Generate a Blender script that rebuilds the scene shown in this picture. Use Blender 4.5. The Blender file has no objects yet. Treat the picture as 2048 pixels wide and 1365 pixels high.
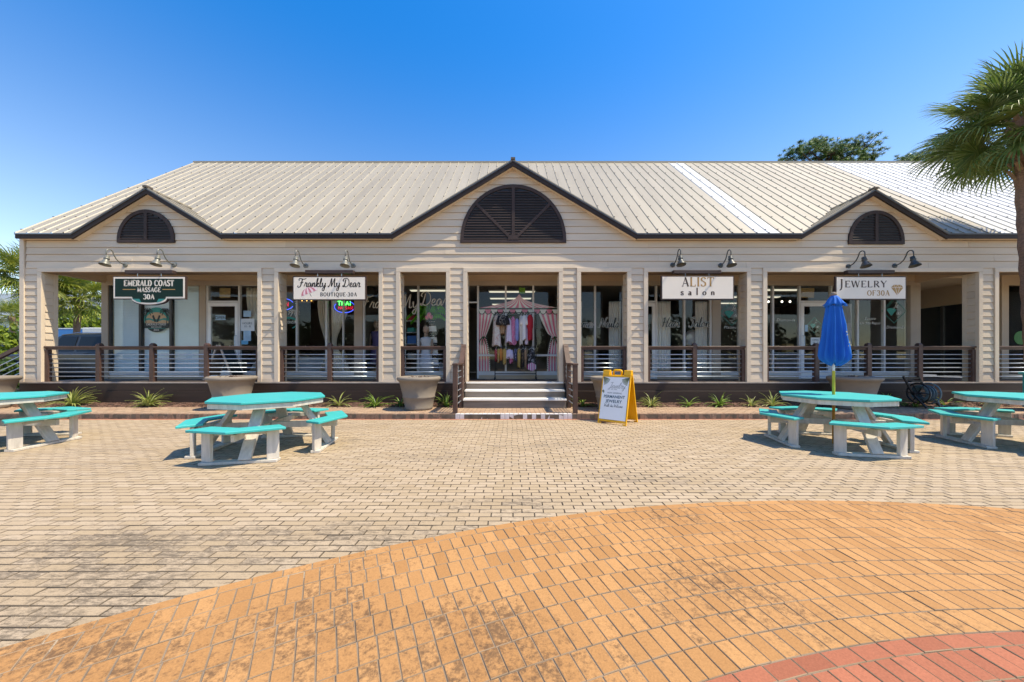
import bpy, bmesh, math, random
import numpy as np
from mathutils import Vector, Matrix
random.seed(7)
R = math.radians
SC = bpy.context.scene
COL = SC.collection

# ------------------------------------------------------------------ camera, sky, sun, exposure
CAMH = 1.29
cd = bpy.data.cameras.new('camera'); cam = bpy.data.objects.new('camera', cd); COL.objects.link(cam)
cam.location = (0, 0, CAMH); cam.rotation_euler = (R(90), 0, 0)
cd.sensor_width = 36; cd.lens = 36*700/2048; cd.shift_y = 0.01733
cd.clip_start = 0.05; cd.clip_end = 2000
SC.camera = cam
SUN_EL, SUN_AZ = 62.0, 106.0          # azimuth clockwise from +Y: nearly along the facade, a little in front of it
w = bpy.data.worlds.new('World'); SC.world = w; w.use_nodes = True
nt = w.node_tree; nt.nodes.clear()
sky = nt.nodes.new('ShaderNodeTexSky'); sky.sky_type = 'NISHITA'; sky.sun_disc = False
sky.sun_elevation = R(SUN_EL); sky.sun_rotation = R(SUN_AZ)
sky.air_density = 1.0; sky.dust_density = 0.4; sky.ozone_density = 1.0; sky.altitude = 0
hs = nt.nodes.new('ShaderNodeHueSaturation'); hs.inputs['Hue'].default_value = 0.509; hs.inputs['Saturation'].default_value = 1.2; hs.inputs['Value'].default_value = 1.0
bg = nt.nodes.new('ShaderNodeBackground'); bg.inputs['Strength'].default_value = 0.15
wo = nt.nodes.new('ShaderNodeOutputWorld')
# the clear sky deepens from a pale horizon to a saturated zenith, the same all the way round
tcn = nt.nodes.new('ShaderNodeTexCoord'); sxyz = nt.nodes.new('ShaderNodeSeparateXYZ'); nt.links.new(tcn.outputs['Generated'], sxyz.inputs[0])
def _mr(a, b, c, d):
    m = nt.nodes.new('ShaderNodeMapRange'); m.interpolation_type = 'SMOOTHSTEP'
    for k, v in zip(('From Min','From Max','To Min','To Max'), (a, b, c, d)): m.inputs[k].default_value = v
    nt.links.new(sxyz.outputs['Z'], m.inputs['Value']); return m.outputs[0]
nt.links.new(_mr(0.05, 0.70, 1.10, 1.50), hs.inputs['Saturation']); nt.links.new(_mr(0.2, 0.8, 0.99, 1.16), hs.inputs['Value'])
nt.links.new(sky.outputs[0], hs.inputs['Color']); nt.links.new(hs.outputs[0], bg.inputs[0]); nt.links.new(bg.outputs[0], wo.inputs[0])
sd = bpy.data.lights.new('sun', 'SUN'); sun = bpy.data.objects.new('sun', sd); COL.objects.link(sun)
sd.energy = 3.6; sd.angle = R(0.53); sd.color = (1.0, 0.93, 0.82)
_a = R(SUN_AZ); _e = R(SUN_EL)
sdir = Vector((math.sin(_a)*math.cos(_e), math.cos(_a)*math.cos(_e), math.sin(_e)))
sun.rotation_euler = sdir.to_track_quat('Z', 'Y').to_euler(); sun.location = (20, -5, 30)
SC.view_settings.view_transform = 'Standard'; SC.view_settings.look = 'None'
SC.view_settings.gamma = 1; SC.view_settings.use_curve_mapping = False
SC.view_settings.exposure = 0.92
SC.view_settings.use_white_balance = True; SC.view_settings.white_balance_temperature = 7550; SC.view_settings.white_balance_tint = 6
SC.cycles.max_bounces = 8; SC.cycles.diffuse_bounces = 4; SC.cycles.glossy_bounces = 3; SC.cycles.transparent_max_bounces = 16
SC.cycles.use_denoising = True

# ------------------------------------------------------------------ helpers
class MB:
    """collects shapes; build() links them as ONE mesh object"""
    def __init__(s): s.v = []; s.f = []; s.m = []; s.mi = 0
    def poly(s, pts):
        n = len(s.v); s.v += [tuple(p) for p in pts]; s.f.append(tuple(range(n, n+len(pts)))); s.m.append(s.mi)
    def hexa(s, p):      # 8 points: bottom 0-3 ccw, top 4-7
        n = len(s.v); s.v += [tuple(q) for q in p]
        for f in ((3,2,1,0),(4,5,6,7),(0,1,5,4),(1,2,6,5),(2,3,7,6),(3,0,4,7)):
            s.f.append(tuple(n+i for i in f)); s.m.append(s.mi)
    def box(s, x0, x1, y0, y1, z0, z1):
        s.hexa([(x0,y0,z0),(x1,y0,z0),(x1,y1,z0),(x0,y1,z0),(x0,y0,z1),(x1,y0,z1),(x1,y1,z1),(x0,y1,z1)])
    def beam(s, a, b, wd, ht, up=(0,0,1)):   # wd sideways, ht along up
        a = Vector(a); b = Vector(b); d = (b-a).normalized(); up = Vector(up)
        sd_ = d.cross(up).normalized(); u = sd_.cross(d).normalized()
        q = []
        for p in (a, b):
            q.append([p - sd_*wd/2 - u*ht/2, p + sd_*wd/2 - u*ht/2, p + sd_*wd/2 + u*ht/2, p - sd_*wd/2 + u*ht/2])
        s.hexa(q[0] + q[1])
    def prism(s, poly, fr, t):     # extruded 2D outline: front at 0, back at t along frame's depth axis
        a = [fr(x, y, 0) for x, y in poly]; b = [fr(x, y, t) for x, y in poly]
        n = len(s.v); k = len(poly); s.v += a + b
        s.f.append(tuple(range(n, n+k))); s.m.append(s.mi)
        s.f.append(tuple(range(n+2*k-1, n+k-1, -1))); s.m.append(s.mi)
        for i in range(k):
            j = (i+1) % k
            s.f.append((n+i, n+k+i, n+k+j, n+j)); s.m.append(s.mi)
    def tube(s, pts, r, n=8, caps=True):
        pts = [Vector(p) for p in pts]; rr = r if isinstance(r, (list, tuple)) else [r]*len(pts)
        base = len(s.v); u = None
        for i, p in enumerate(pts):
            d = (pts[min(i+1, len(pts)-1)] - pts[max(i-1, 0)]).normalized()
            if u is None:
                u = d.orthogonal().normalized()
            else:
                u = (u - d*u.dot(d)).normalized()
            vv = d.cross(u)
            for k in range(n):
                a = 2*math.pi*k/n
                s.v.append(tuple(p + (u*math.cos(a) + vv*math.sin(a))*rr[i]))
        for i in range(len(pts)-1):
            for k in range(n):
                j = (k+1) % n
                s.f.append((base+i*n+k, base+i*n+j, base+(i+1)*n+j, base+(i+1)*n+k)); s.m.append(s.mi)
        if caps:
            s.f.append(tuple(base+k for k in range(n-1, -1, -1))); s.m.append(s.mi)
            e = base+(len(pts)-1)*n
            s.f.append(tuple(e+k for k in range(n))); s.m.append(s.mi)
    def lathe(s, prof, c=(0,0,0), n=24, fn=None):
        base = len(s.v)
        for i, (r, z) in enumerate(prof):
            for k in range(n):
                a = 2*math.pi*k/n
                rr = r*(fn(a, z, i) if fn else 1)
                s.v.append((c[0]+rr*math.cos(a), c[1]+rr*math.sin(a), c[2]+z))
        for i in range(len(prof)-1):
            for k in range(n):
                j = (k+1) % n
                s.f.append((base+i*n+k, base+i*n+j, base+(i+1)*n+j, base+(i+1)*n+k)); s.m.append(s.mi)
        s.f.append(tuple(base+k for k in range(n-1, -1, -1))); s.m.append(s.mi)
        e = base+(len(prof)-1)*n
        s.f.append(tuple(e+k for k in range(n))); s.m.append(s.mi)
    def grid(s, g, closed=False):      # rows of points with shared corners
        n = len(s.v); w_ = len(g[0])
        for row in g: s.v += [tuple(p) for p in row]
        for j in range(len(g)-1):
            for i in range(w_ if closed else w_-1):
                k = (i+1) % w_; s.f.append((n+(j+1)*w_+i, n+(j+1)*w_+k, n+j*w_+k, n+j*w_+i)); s.m.append(s.mi)
    def ribbon(s, pts, wd, fr, dz=0.0, closed=False):   # flat stroke; wd number or function(tangent)
        P = [Vector((p[0], p[1])) for p in pts]; n = len(s.v); k = len(P)
        for i, p in enumerate(P):
            d = P[min(i+1, k-1)] - P[max(i-1, 0)]
            if d.length < 1e-9: d = Vector((1, 0))
            d.normalize(); ww = wd(d) if callable(wd) else wd
            q = Vector((-d.y, d.x))*ww/2
            s.v.append(fr(p.x+q.x, p.y+q.y, dz)); s.v.append(fr(p.x-q.x, p.y-q.y, dz))
        for i in range(k-1):
            s.f.append((n+2*i, n+2*i+1, n+2*i+3, n+2*i+2)); s.m.append(s.mi)
    def build(s, name, mats, parent=None, origin=None, smooth=False, bevel=0.0, segs=1):
        me = bpy.data.meshes.new(name)
        off = Vector((0,0,0))
        if parent is not None:
            p = parent
            while p is not None: off += p.location; p = p.parent
        elif origin is not None:
            off = Vector(origin)
        vs = [(x-off.x, y-off.y, z-off.z) for x, y, z in s.v]
        me.from_pydata(vs, [], s.f)
        if not isinstance(mats, (list, tuple)): mats = [mats]
        for m in mats: me.materials.append(m)
        if len(mats) > 1: me.polygons.foreach_set('material_index', s.m)
        if smooth: me.polygons.foreach_set('use_smooth', [True]*len(me.polygons))
        me.update()
        o = bpy.data.objects.new(name, me); COL.objects.link(o)
        if parent is not None: o.parent = parent
        elif origin is not None: o.location = origin
        if bevel:
            b = o.modifiers.new('bevel', 'BEVEL'); b.width = bevel; b.segments = segs; b.limit_method = 'ANGLE'; b.angle_limit = R(40)
        return o
def tag(o, label=None, cat=None, group=None, kind=None):
    if label: o['label'] = label
    if cat: o['category'] = cat
    if group: o['group'] = group
    if kind: o['kind'] = kind
    return o
def thing(name, label, cat, loc=(0,0,0), group=None, rz=0):
    o = bpy.data.objects.new(name, None); COL.objects.link(o); o.location = loc; o.rotation_euler = (0,0,rz)
    o.empty_display_size = 0.1
    return tag(o, label, cat, group)
def copy_tree(o, parent=None):
    c = o.copy(); COL.objects.link(c); c.parent = parent
    for ch in list(o.children): copy_tree(ch, c)
    return c
def bx(name, m, parent, x0, x1, y0, y1, z0, z1, bevel=0.0):
    b = MB(); b.box(x0, x1, y0, y1, z0, z1); return b.build(name, m, parent, bevel=bevel)
def frame_xz(x, y, z, sc=1.0):      # picture plane facing the camera side (-Y); third coordinate goes backwards
    return lambda a, b, d=0.0: (x + a*sc, y + d, z + b*sc)
def smooth(pts, k=6, closed=False):
    P = [Vector((p[0], p[1])) for p in pts]; out = []
    n = len(P)
    for i in range(n-1):
        p0 = P[max(i-1, 0)]; p1 = P[i]; p2 = P[i+1]; p3 = P[min(i+2, n-1)]
        for j in range(k):
            t = j/k
            out.append(0.5*((2*p1) + (p2-p0)*t + (2*p0-5*p1+4*p2-p3)*t*t + (3*p1-p0-3*p2+p3)*t**3))
    out.append(P[-1]); return out
def arc(cx, cy, rx, ry, a0, a1, n=14):
    return [(cx+rx*math.cos(R(a0+(a1-a0)*i/n)), cy+ry*math.sin(R(a0+(a1-a0)*i/n))) for i in range(n+1)]

# pixel (of the 2048 px photograph) to metres on the facade plane and on the shop-front plane
YF = 8.97; SF = 78.0
YW = 10.27; SW = 700/10.27
def fx(p): return (p-1024)/SF
def fz(p): return CAMH + (718-p)/SF
def wx(p): return (p-1024)/SW
def wz(p): return CAMH + (718-p)/SW
def gnd(px, py, z=0.0):
    Y = 700*(CAMH-z)/(py-718); return ((px-1024)*Y/700, Y)

# ------------------------------------------------------------------ materials
def nn(t, typ, **kw):
    n = t.nodes.new(typ)
    for k, v in kw.items(): setattr(n, k, v)
    return n
MATS = {}
def mat(name, col, rough=0.6, metal=0.0, var=0.10, scale=6.0, bump=0.0, bscale=60.0, spec=0.4, stretch=None, dirt=0.0, dirtcol=(0.05,0.045,0.04), dscale=1.2, rnd=0.0, emit=None, coat=0.0):
    if name in MATS: return MATS[name]
    m = bpy.data.materials.new(name); m.use_nodes = True; t = m.node_tree; L = t.links.new
    p = t.nodes['Principled BSDF']
    p.inputs['Roughness'].default_value = rough; p.inputs['Metallic'].default_value = metal
    p.inputs['Specular IOR Level'].default_value = spec
    if coat: p.inputs['Coat Weight'].default_value = coat; p.inputs['Coat Roughness'].default_value = 0.05
    geo = nn(t, 'ShaderNodeNewGeometry')
    vec = geo.outputs['Position']
    if stretch:
        mp = nn(t, 'ShaderNodeMapping'); mp.inputs['Scale'].default_value = stretch; L(vec, mp.inputs['Vector']); vec = mp.outputs[0]
    nz = nn(t, 'ShaderNodeTexNoise'); nz.inputs['Scale'].default_value = scale; nz.inputs['Detail'].default_value = 5; L(vec, nz.inputs['Vector'])
    mr = nn(t, 'ShaderNodeMapRange'); mr.inputs['From Min'].default_value = 0.25; mr.inputs['From Max'].default_value = 0.75
    mr.inputs['To Min'].default_value = 1-var; mr.inputs['To Max'].default_value = 1+var; L(nz.outputs['Fac'], mr.inputs['Value'])
    val = mr.outputs[0]
    if rnd:
        oi = nn(t, 'ShaderNodeObjectInfo'); ad = nn(t, 'ShaderNodeMath', operation='ADD'); L(oi.outputs['Random'], ad.inputs[0]); L(geo.outputs['Random Per Island'], ad.inputs[1])
        fr = nn(t, 'ShaderNodeMath', operation='FRACT'); L(ad.outputs[0], fr.inputs[0])
        m2 = nn(t, 'ShaderNodeMapRange'); m2.inputs['To Min'].default_value = 1-rnd; m2.inputs['To Max'].default_value = 1+rnd; L(fr.outputs[0], m2.inputs['Value'])
        mu = nn(t, 'ShaderNodeMath', operation='MULTIPLY'); L(val, mu.inputs[0]); L(m2.outputs[0], mu.inputs[1]); val = mu.outputs[0]
    sc_ = nn(t, 'ShaderNodeVectorMath', operation='SCALE'); sc_.inputs[0].default_value = col[:3]; L(val, sc_.inputs['Scale'])
    out = sc_.outputs[0]
    if dirt:
        d1 = nn(t, 'ShaderNodeTexNoise'); d1.inputs['Scale'].default_value = dscale; d1.inputs['Detail'].default_value = 8; d1.inputs['Roughness'].default_value = 0.7; L(vec, d1.inputs['Vector'])
        r1 = nn(t, 'ShaderNodeMapRange'); r1.inputs['From Min'].default_value = 0.5; r1.inputs['From Max'].default_value = 0.72; r1.inputs['To Max'].default_value = dirt; L(d1.outputs['Fac'], r1.inputs['Value'])
        mx = nn(t, 'ShaderNodeMix', data_type='RGBA'); mx.inputs['B'].default_value = (*dirtcol, 1); L(r1.outputs[0], mx.inputs['Factor']); L(out, mx.inputs['A']); out = mx.outputs['Result']
    L(out, p.inputs['Base Color'])
    if bump:
        b1 = nn(t, 'ShaderNodeTexNoise'); b1.inputs['Scale'].default_value = bscale; b1.inputs['Detail'].default_value = 4; L(vec, b1.inputs['Vector'])
        bp = nn(t, 'ShaderNodeBump'); bp.inputs['Strength'].default_value = bump; bp.inputs['Distance'].default_value = 0.01; L(b1.outputs['Fac'], bp.inputs['Height']); L(bp.outputs[0], p.inputs['Normal'])
    if emit:
        p.inputs['Emission Color'].default_value = (*emit[:3], 1); p.inputs['Emission Strength'].default_value = emit[3]
    MATS[name] = m; return m
def leaf_mat(name, col, tip, trans=0.35, rough=0.45):
    m = bpy.data.materials.new(name); m.use_nodes = True; t = m.node_tree; L = t.links.new; p = t.nodes['Principled BSDF']
    geo = nn(t, 'ShaderNodeNewGeometry'); oi = nn(t, 'ShaderNodeObjectInfo')
    ad = nn(t, 'ShaderNodeMath', operation='ADD'); L(oi.outputs['Random'], ad.inputs[0]); L(geo.outputs['Random Per Island'], ad.inputs[1])
    fr = nn(t, 'ShaderNodeMath', operation='FRACT'); L(ad.outputs[0], fr.inputs[0])
    mx = nn(t, 'ShaderNodeMix', data_type='RGBA'); mx.inputs['A'].default_value = (*col, 1); mx.inputs['B'].default_value = (*tip, 1); L(fr.outputs[0], mx.inputs['Factor'])
    L(mx.outputs['Result'], p.inputs['Base Color']); p.inputs['Roughness'].default_value = rough; p.inputs['Specular IOR Level'].default_value = 0.45
    tr = nn(t, 'ShaderNodeBsdfTranslucent'); L(mx.outputs['Result'], tr.inputs['Color'])
    ms = nn(t, 'ShaderNodeMixShader'); ms.inputs[0].default_value = trans
    L(p.outputs[0], ms.inputs[1]); L(tr.outputs[0], ms.inputs[2]); L(ms.outputs[0], t.nodes['Material Output'].inputs[0])
    MATS[name] = m; return m
def glass_mat(name, tint=(0.95,0.965,0.96), ior=1.45, boost=1.0):
    m = bpy.data.materials.new(name); m.use_nodes = True; t = m.node_tree; t.nodes.clear(); L = t.links.new
    o = nn(t, 'ShaderNodeOutputMaterial'); tr = nn(t, 'ShaderNodeBsdfTransparent'); tr.inputs[0].default_value = (*tint, 1)
    g = nn(t, 'ShaderNodeBsdfGlossy'); g.inputs['Roughness'].default_value = 0.01; g.inputs['Color'].default_value = (0.95,0.97,1,1)
    f = nn(t, 'ShaderNodeFresnel'); f.inputs['IOR'].default_value = ior
    nz = nn(t, 'ShaderNodeTexNoise'); nz.inputs['Scale'].default_value = 1.1; ge = nn(t, 'ShaderNodeNewGeometry'); L(ge.outputs['Position'], nz.inputs['Vector'])
    bp = nn(t, 'ShaderNodeBump'); bp.inputs['Strength'].default_value = 0.015; bp.inputs['Distance'].default_value = 0.02; L(nz.outputs['Fac'], bp.inputs['Height']); L(bp.outputs[0], g.inputs['Normal'])
    ms = nn(t, 'ShaderNodeMixShader'); bf = nn(t, 'ShaderNodeMath', operation='SUBTRACT'); bf.inputs[0].default_value = 1.0; L(ge.outputs['Backfacing'], bf.inputs[1]); ml = nn(t, 'ShaderNodeMath', operation='MULTIPLY'); L(f.outputs[0], ml.inputs[0]); L(bf.outputs[0], ml.inputs[1])
    L(ml.outputs[0], ms.inputs[0]); L(tr.outputs[0], ms.inputs[1]); L(g.outputs[0], ms.inputs[2]); L(ms.outputs[0], o.inputs[0])
    MATS[name] = m; return m
def brick_mat(name, col, rnd, soil, soilcol, warm=None, spots=(), streak=(1,1,1)):
    """paver: per-brick tone, fine grain, weathering stains in world space"""
    m = bpy.data.materials.new(name); m.use_nodes = True; t = m.node_tree; L = t.links.new; p = t.nodes['Principled BSDF']
    p.inputs['Roughness'].default_value = 0.8; p.inputs['Specular IOR Level'].default_value = 0.25
    geo = nn(t, 'ShaderNodeNewGeometry'); oi = nn(t, 'ShaderNodeObjectInfo'); pos = geo.outputs['Position']
    ad = nn(t, 'ShaderNodeMath', operation='ADD'); L(oi.outputs['Random'], ad.inputs[0]); L(geo.outputs['Random Per Island'], ad.inputs[1])
    fr = nn(t, 'ShaderNodeMath', operation='FRACT'); L(ad.outputs[0], fr.inputs[0])
    mx = nn(t, 'ShaderNodeMix', data_type='RGBA'); mx.inputs['A'].default_value = (*[c*(1-rnd) for c in col], 1); mx.inputs['B'].default_value = (*(warm or [c*(1+rnd) for c in col]), 1); L(fr.outputs[0], mx.inputs['Factor'])
    g1 = nn(t, 'ShaderNodeTexNoise'); g1.inputs['Scale'].default_value = 130; g1.inputs['Detail'].default_value = 3; L(pos, g1.inputs['Vector'])
    mr = nn(t, 'ShaderNodeMapRange'); mr.inputs['From Min'].default_value = 0.3; mr.inputs['From Max'].default_value = 0.7; mr.inputs['To Min'].default_value = 0.88; mr.inputs['To Max'].default_value = 1.1; L(g1.outputs['Fac'], mr.inputs['Value'])
    vs = nn(t, 'ShaderNodeVectorMath', operation='SCALE'); L(mx.outputs['Result'], vs.inputs[0]); L(mr.outputs[0], vs.inputs['Scale'])
    # weathering: two octaves, thresholded, weighted by where the lichen grows
    n1 = nn(t, 'ShaderNodeTexNoise'); n1.inputs['Scale'].default_value = 1.1; n1.inputs['Detail'].default_value = 4
    st = nn(t, 'ShaderNodeVectorMath', operation='MULTIPLY'); st.inputs[1].default_value = streak; L(pos, st.inputs[0]); L(st.outputs[0], n1.inputs['Vector'])
    n2 = nn(t, 'ShaderNodeTexNoise'); n2.inputs['Scale'].default_value = 24; n2.inputs['Detail'].default_value = 9; n2.inputs['Roughness'].default_value = 0.85; L(st.outputs[0], n2.inputs['Vector'])
    off = nn(t, 'ShaderNodeMath', operation='MULTIPLY_ADD'); L(fr.outputs[0], off.inputs[0]); off.inputs[1].default_value = 0.20; off.inputs[2].default_value = -0.10
    n3 = nn(t, 'ShaderNodeMath', operation='MULTIPLY_ADD'); L(n2.outputs['Fac'], n3.inputs[0]); n3.inputs[1].default_value = 1.9; n3.inputs[2].default_value = -0.45
    a1 = nn(t, 'ShaderNodeMath', operation='ADD'); L(n1.outputs['Fac'], a1.inputs[0]); L(n3.outputs[0], a1.inputs[1])
    a2 = nn(t, 'ShaderNodeMath', operation='ADD'); L(a1.outputs[0], a2.inputs[0]); L(off.outputs[0], a2.inputs[1])
    last = a2.outputs[0]
    for (cx, cy, rx, ry, amt) in spots:
        sx = nn(t, 'ShaderNodeVectorMath', operation='SUBTRACT'); L(pos, sx.inputs[0]); sx.inputs[1].default_value = (cx, cy, 0)
        mu = nn(t, 'ShaderNodeVectorMath', operation='MULTIPLY'); L(sx.outputs[0], mu.inputs[0]); mu.inputs[1].default_value = (1/rx, 1/ry, 0)
        ln = nn(t, 'ShaderNodeVectorMath', operation='LENGTH'); L(mu.outputs[0], ln.inputs[0])
        rr = nn(t, 'ShaderNodeMapRange', interpolation_type='SMOOTHSTEP'); rr.inputs['From Min'].default_value = 0.2; rr.inputs['From Max'].default_value = 1.0; rr.inputs['To Min'].default_value = amt; rr.inputs['To Max'].default_value = 0; L(ln.outputs['Value'], rr.inputs['Value'])
        a3 = nn(t, 'ShaderNodeMath', operation='ADD'); L(last, a3.inputs[0]); L(rr.outputs[0], a3.inputs[1]); last = a3.outputs[0]
    r1 = nn(t, 'ShaderNodeMapRange', interpolation_type='SMOOTHSTEP'); r1.inputs['From Min'].default_value = 1.08; r1.inputs['From Max'].default_value = 1.46; r1.inputs['To Max'].default_value = soil; L(last, r1.inputs['Value'])
    m2 = nn(t, 'ShaderNodeMix', data_type='RGBA'); m2.inputs['B'].default_value = (*soilcol, 1); L(r1.outputs[0], m2.inputs['Factor']); L(vs.outputs[0], m2.inputs['A'])
    L(m2.outputs['Result'], p.inputs['Base Color'])
    bp = nn(t, 'ShaderNodeBump'); bp.inputs['Strength'].default_value = 0.25; bp.inputs['Distance'].default_value = 0.004; L(g1.outputs['Fac'], bp.inputs['Height']); L(bp.outputs[0], p.inputs['Normal'])
    MATS[name] = m; return m

SIDING = mat('siding_paint', (0.605,0.495,0.372), 0.62, var=0.06, scale=2.5, bump=0.12, bscale=90, stretch=(0.35,1,2.5), rnd=0.07, dirt=0.22, dirtcol=(0.34,0.27,0.20), dscale=1.5)
TRIM = mat('trim_paint', (0.65,0.535,0.405), 0.58, var=0.06, scale=3, bump=0.10, bscale=50, stretch=(1,1,0.4), dirt=0.15, dirtcol=(0.28,0.23,0.19), dscale=2)
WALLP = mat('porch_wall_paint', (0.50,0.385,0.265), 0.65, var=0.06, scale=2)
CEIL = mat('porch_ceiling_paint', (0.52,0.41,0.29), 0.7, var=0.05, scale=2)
BROWN = mat('brown_stain', (0.030,0.016,0.011), 0.6, var=0.25, scale=4, bump=0.2, bscale=40, stretch=(0.3,1,3), dirt=0.15, dirtcol=(0.07,0.045,0.035), dscale=3)
RAILW = mat('rail_stain', (0.085,0.047,0.036), 0.5, var=0.25, scale=6, bump=0.15, bscale=50, rnd=0.1, dirt=0.3, dirtcol=(0.15,0.09,0.07), dscale=4)
FASCIA = mat('fascia_paint', (0.036,0.024,0.019), 0.6, var=0.15, spec=0.25, scale=5)
DRIP = mat('drip_metal', (0.13,0.135,0.145), 0.5, metal=0.4, var=0.1, scale=5)
VENT = mat('vent_paint', (0.050,0.033,0.029), 0.6, var=0.15, scale=8, spec=0.25, rnd=0.12)
GALV = mat('galvanised_bar', (0.50,0.56,0.62), 0.38, metal=0.75, var=0.12, scale=20)
ROOF = mat('roof_tan_metal', (0.335,0.295,0.225), 0.45, metal=0.0, var=0.09, scale=0.9, stretch=(2.6,0.35,0.35), rnd=0.07, dirt=0.4, dirtcol=(0.25,0.21,0.155), dscale=1.0, spec=0.35)
ROOFW = mat('roof_white_metal', (0.48,0.48,0.475), 0.42, var=0.06, scale=1.2, stretch=(1.5,0.5,0.5), rnd=0.05, dirt=0.15, dirtcol=(0.48,0.48,0.47), dscale=1.2, spec=0.5)
SCREW = mat('screw_dark', (0.10,0.08,0.06), 0.6)
FRAME = mat('window_frame_alu', (0.60,0.59,0.57), 0.4, metal=0.0, var=0.05)
BRONZE = mat('window_frame_bronze', (0.05,0.045,0.04), 0.4, var=0.1)
WDOOR = mat('white_door_paint', (0.72,0.72,0.70), 0.4, var=0.04)
GLASS = glass_mat('shop_glass')
DECK = mat('deck_wood', (0.16,0.115,0.085), 0.7, var=0.3, scale=4, stretch=(0.2,3,1), bump=0.2, rnd=0.2)
NOSE = mat('worn_white_paint', (0.80,0.78,0.74), 0.6, var=0.1, scale=8, stretch=(0.3,2,1), dirt=0.4, dirtcol=(0.42,0.37,0.32), dscale=4)
OLDW = mat('weathered_riser', (0.22,0.18,0.145), 0.8, var=0.3, scale=5, stretch=(0.3,1,3), bump=0.3, bscale=30, dirt=0.4, dirtcol=(0.08,0.065,0.05), dscale=3)
TEAL = mat('teal_paint', (0.03,0.40,0.385), 0.5, var=0.06, scale=3, stretch=(1,6,1), bump=0.08, bscale=30, rnd=0.03, dirt=0.5, dirtcol=(0.13,0.40,0.385), dscale=8)
WHITEW = mat('whitewashed_wood', (0.58,0.53,0.46), 0.65, var=0.16, scale=7, stretch=(3,3,0.5), bump=0.25, bscale=30, rnd=0.06, dirt=0.5, dirtcol=(0.33,0.27,0.22), dscale=5)
BLUE = mat('blue_canvas', (0.0,0.135,0.54), 0.75, var=0.16, scale=9, bump=0.7, bscale=16, stretch=(1,1,0.22))
CONC = mat('planter_resin', (0.22,0.185,0.148), 0.7, var=0.10, scale=5, bump=0.15, bscale=80, dirt=0.25, dirtcol=(0.145,0.12,0.095), dscale=3)
SOIL = mat('potting_soil', (0.06,0.04,0.028), 0.95, var=0.5, scale=25, bump=0.8, bscale=60)
YEL = mat('yellow_plastic', (0.85,0.42,0.005), 0.4, var=0.05, scale=3, bump=0.05, bscale=120, spec=0.5)
SIGNW = mat('sign_cream', (0.80,0.71,0.61), 0.5, var=0.04, scale=3, dirt=0.12, dirtcol=(0.62,0.56,0.50), dscale=3)
POSTER = mat('poster_white', (0.82,0.81,0.80), 0.45, var=0.03, scale=5)
SIGNB = mat('sign_brown', (0.055,0.033,0.028), 0.5, var=0.15)
LAMP = mat('lamp_grey_enamel', (0.19,0.19,0.165), 0.4, metal=0.3, var=0.15, scale=15)
LAMPD = mat('lamp_dark_enamel', (0.075,0.08,0.078), 0.4, metal=0.3, var=0.15, scale=15)
BLACK = mat('black_plastic', (0.012,0.012,0.014), 0.45, var=0.2)
INK = mat('ink_black', (0.02,0.016,0.016), 0.6)
GOLD = mat('ink_gold', (0.42,0.235,0.075), 0.45)
INKB = mat('ink_brown', (0.07,0.040,0.028), 0.6)
NAVY = mat('ink_slate', (0.035,0.095,0.14), 0.6)

# ------------------------------------------------------------------ ground
rng = np.random.default_rng(3)
def sheet(name, m, x0, x1, y0, y1, z, kind='structure'):
    b = MB(); b.poly([(x0,y0,z),(x1,y0,z),(x1,y1,z),(x0,y1,z)])
    return tag(b.build(name, m), kind=kind)
ASPH = mat('asphalt', (0.075,0.075,0.077), 0.9, var=0.2, scale=1.5, bump=0.4, bscale=150, rnd=0)
MORT = mat('joint_sand', (0.13,0.105,0.08), 0.95, var=0.35, scale=9, bump=0.5, bscale=150, dirt=0.7, dirtcol=(0.06,0.05,0.04), dscale=2.5)
MORTO = mat('joint_mortar_grey', (0.24,0.19,0.145), 0.95, var=0.3, scale=9, bump=0.5, bscale=150, dirt=0.7, dirtcol=(0.07,0.055,0.045), dscale=2.5)
PCOL = (0.415,0.312,0.200)
PAVER = brick_mat('tan_paver', PCOL, 0.14, 0.85, (0.105,0.082,0.058), streak=(0.5,1.35,1), warm=(0.43,0.335,0.235), spots=((-1.6,2.25,2.8,0.9,0.20),(-0.1,2.95,1.1,0.5,0.16),(0.5,3.6,3.0,0.5,0.05)))
ORANGE = brick_mat('orange_paver', (0.405,0.202,0.075), 0.12, 0.80, (0.085,0.050,0.030), warm=(0.455,0.24,0.096), spots=((-0.6,1.5,1.9,0.75,0.25),(1.15,1.75,0.7,0.6,0.16),(3.3,2.4,1.2,0.8,-0.2)))
REDP = brick_mat('red_paver', (0.31,0.105,0.058), 0.10, 0.5, (0.16,0.07,0.045), warm=(0.38,0.135,0.075), spots=((2.4,1.2,2,1,-0.12),))
REDROW = brick_mat('red_edge_paver', (0.36,0.115,0.065), 0.15, 0.5, (0.16,0.08,0.05), warm=(0.40,0.16,0.09))
WALK = brick_mat('walk_paver', (0.41,0.265,0.175), 0.16, 0.7, (0.15,0.10,0.07), warm=(0.44,0.31,0.21), spots=((0,8.1,40,2,0.03),))
CURBM = brick_mat('curb_brick', (0.26,0.165,0.115), 0.22, 0.85, (0.05,0.038,0.03), warm=(0.31,0.215,0.155), spots=((0,7.5,40,1,0.12),))
CURBP = mat('curb_brick_painted', (0.62,0.58,0.57), 0.7, var=0.15, scale=10, rnd=0.08, dirt=0.35, dirtcol=(0.46,0.38,0.34), dscale=14)
PFAR = bpy.data.materials.new('far_paving'); PFAR.use_nodes = True
_t = PFAR.node_tree; _p = _t.nodes['Principled BSDF']; _p.inputs['Roughness'].default_value = 0.85
_g = nn(_t, 'ShaderNodeNewGeometry'); _b = nn(_t, 'ShaderNodeTexBrick'); _b.inputs['Scale'].default_value = 1.0
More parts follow.
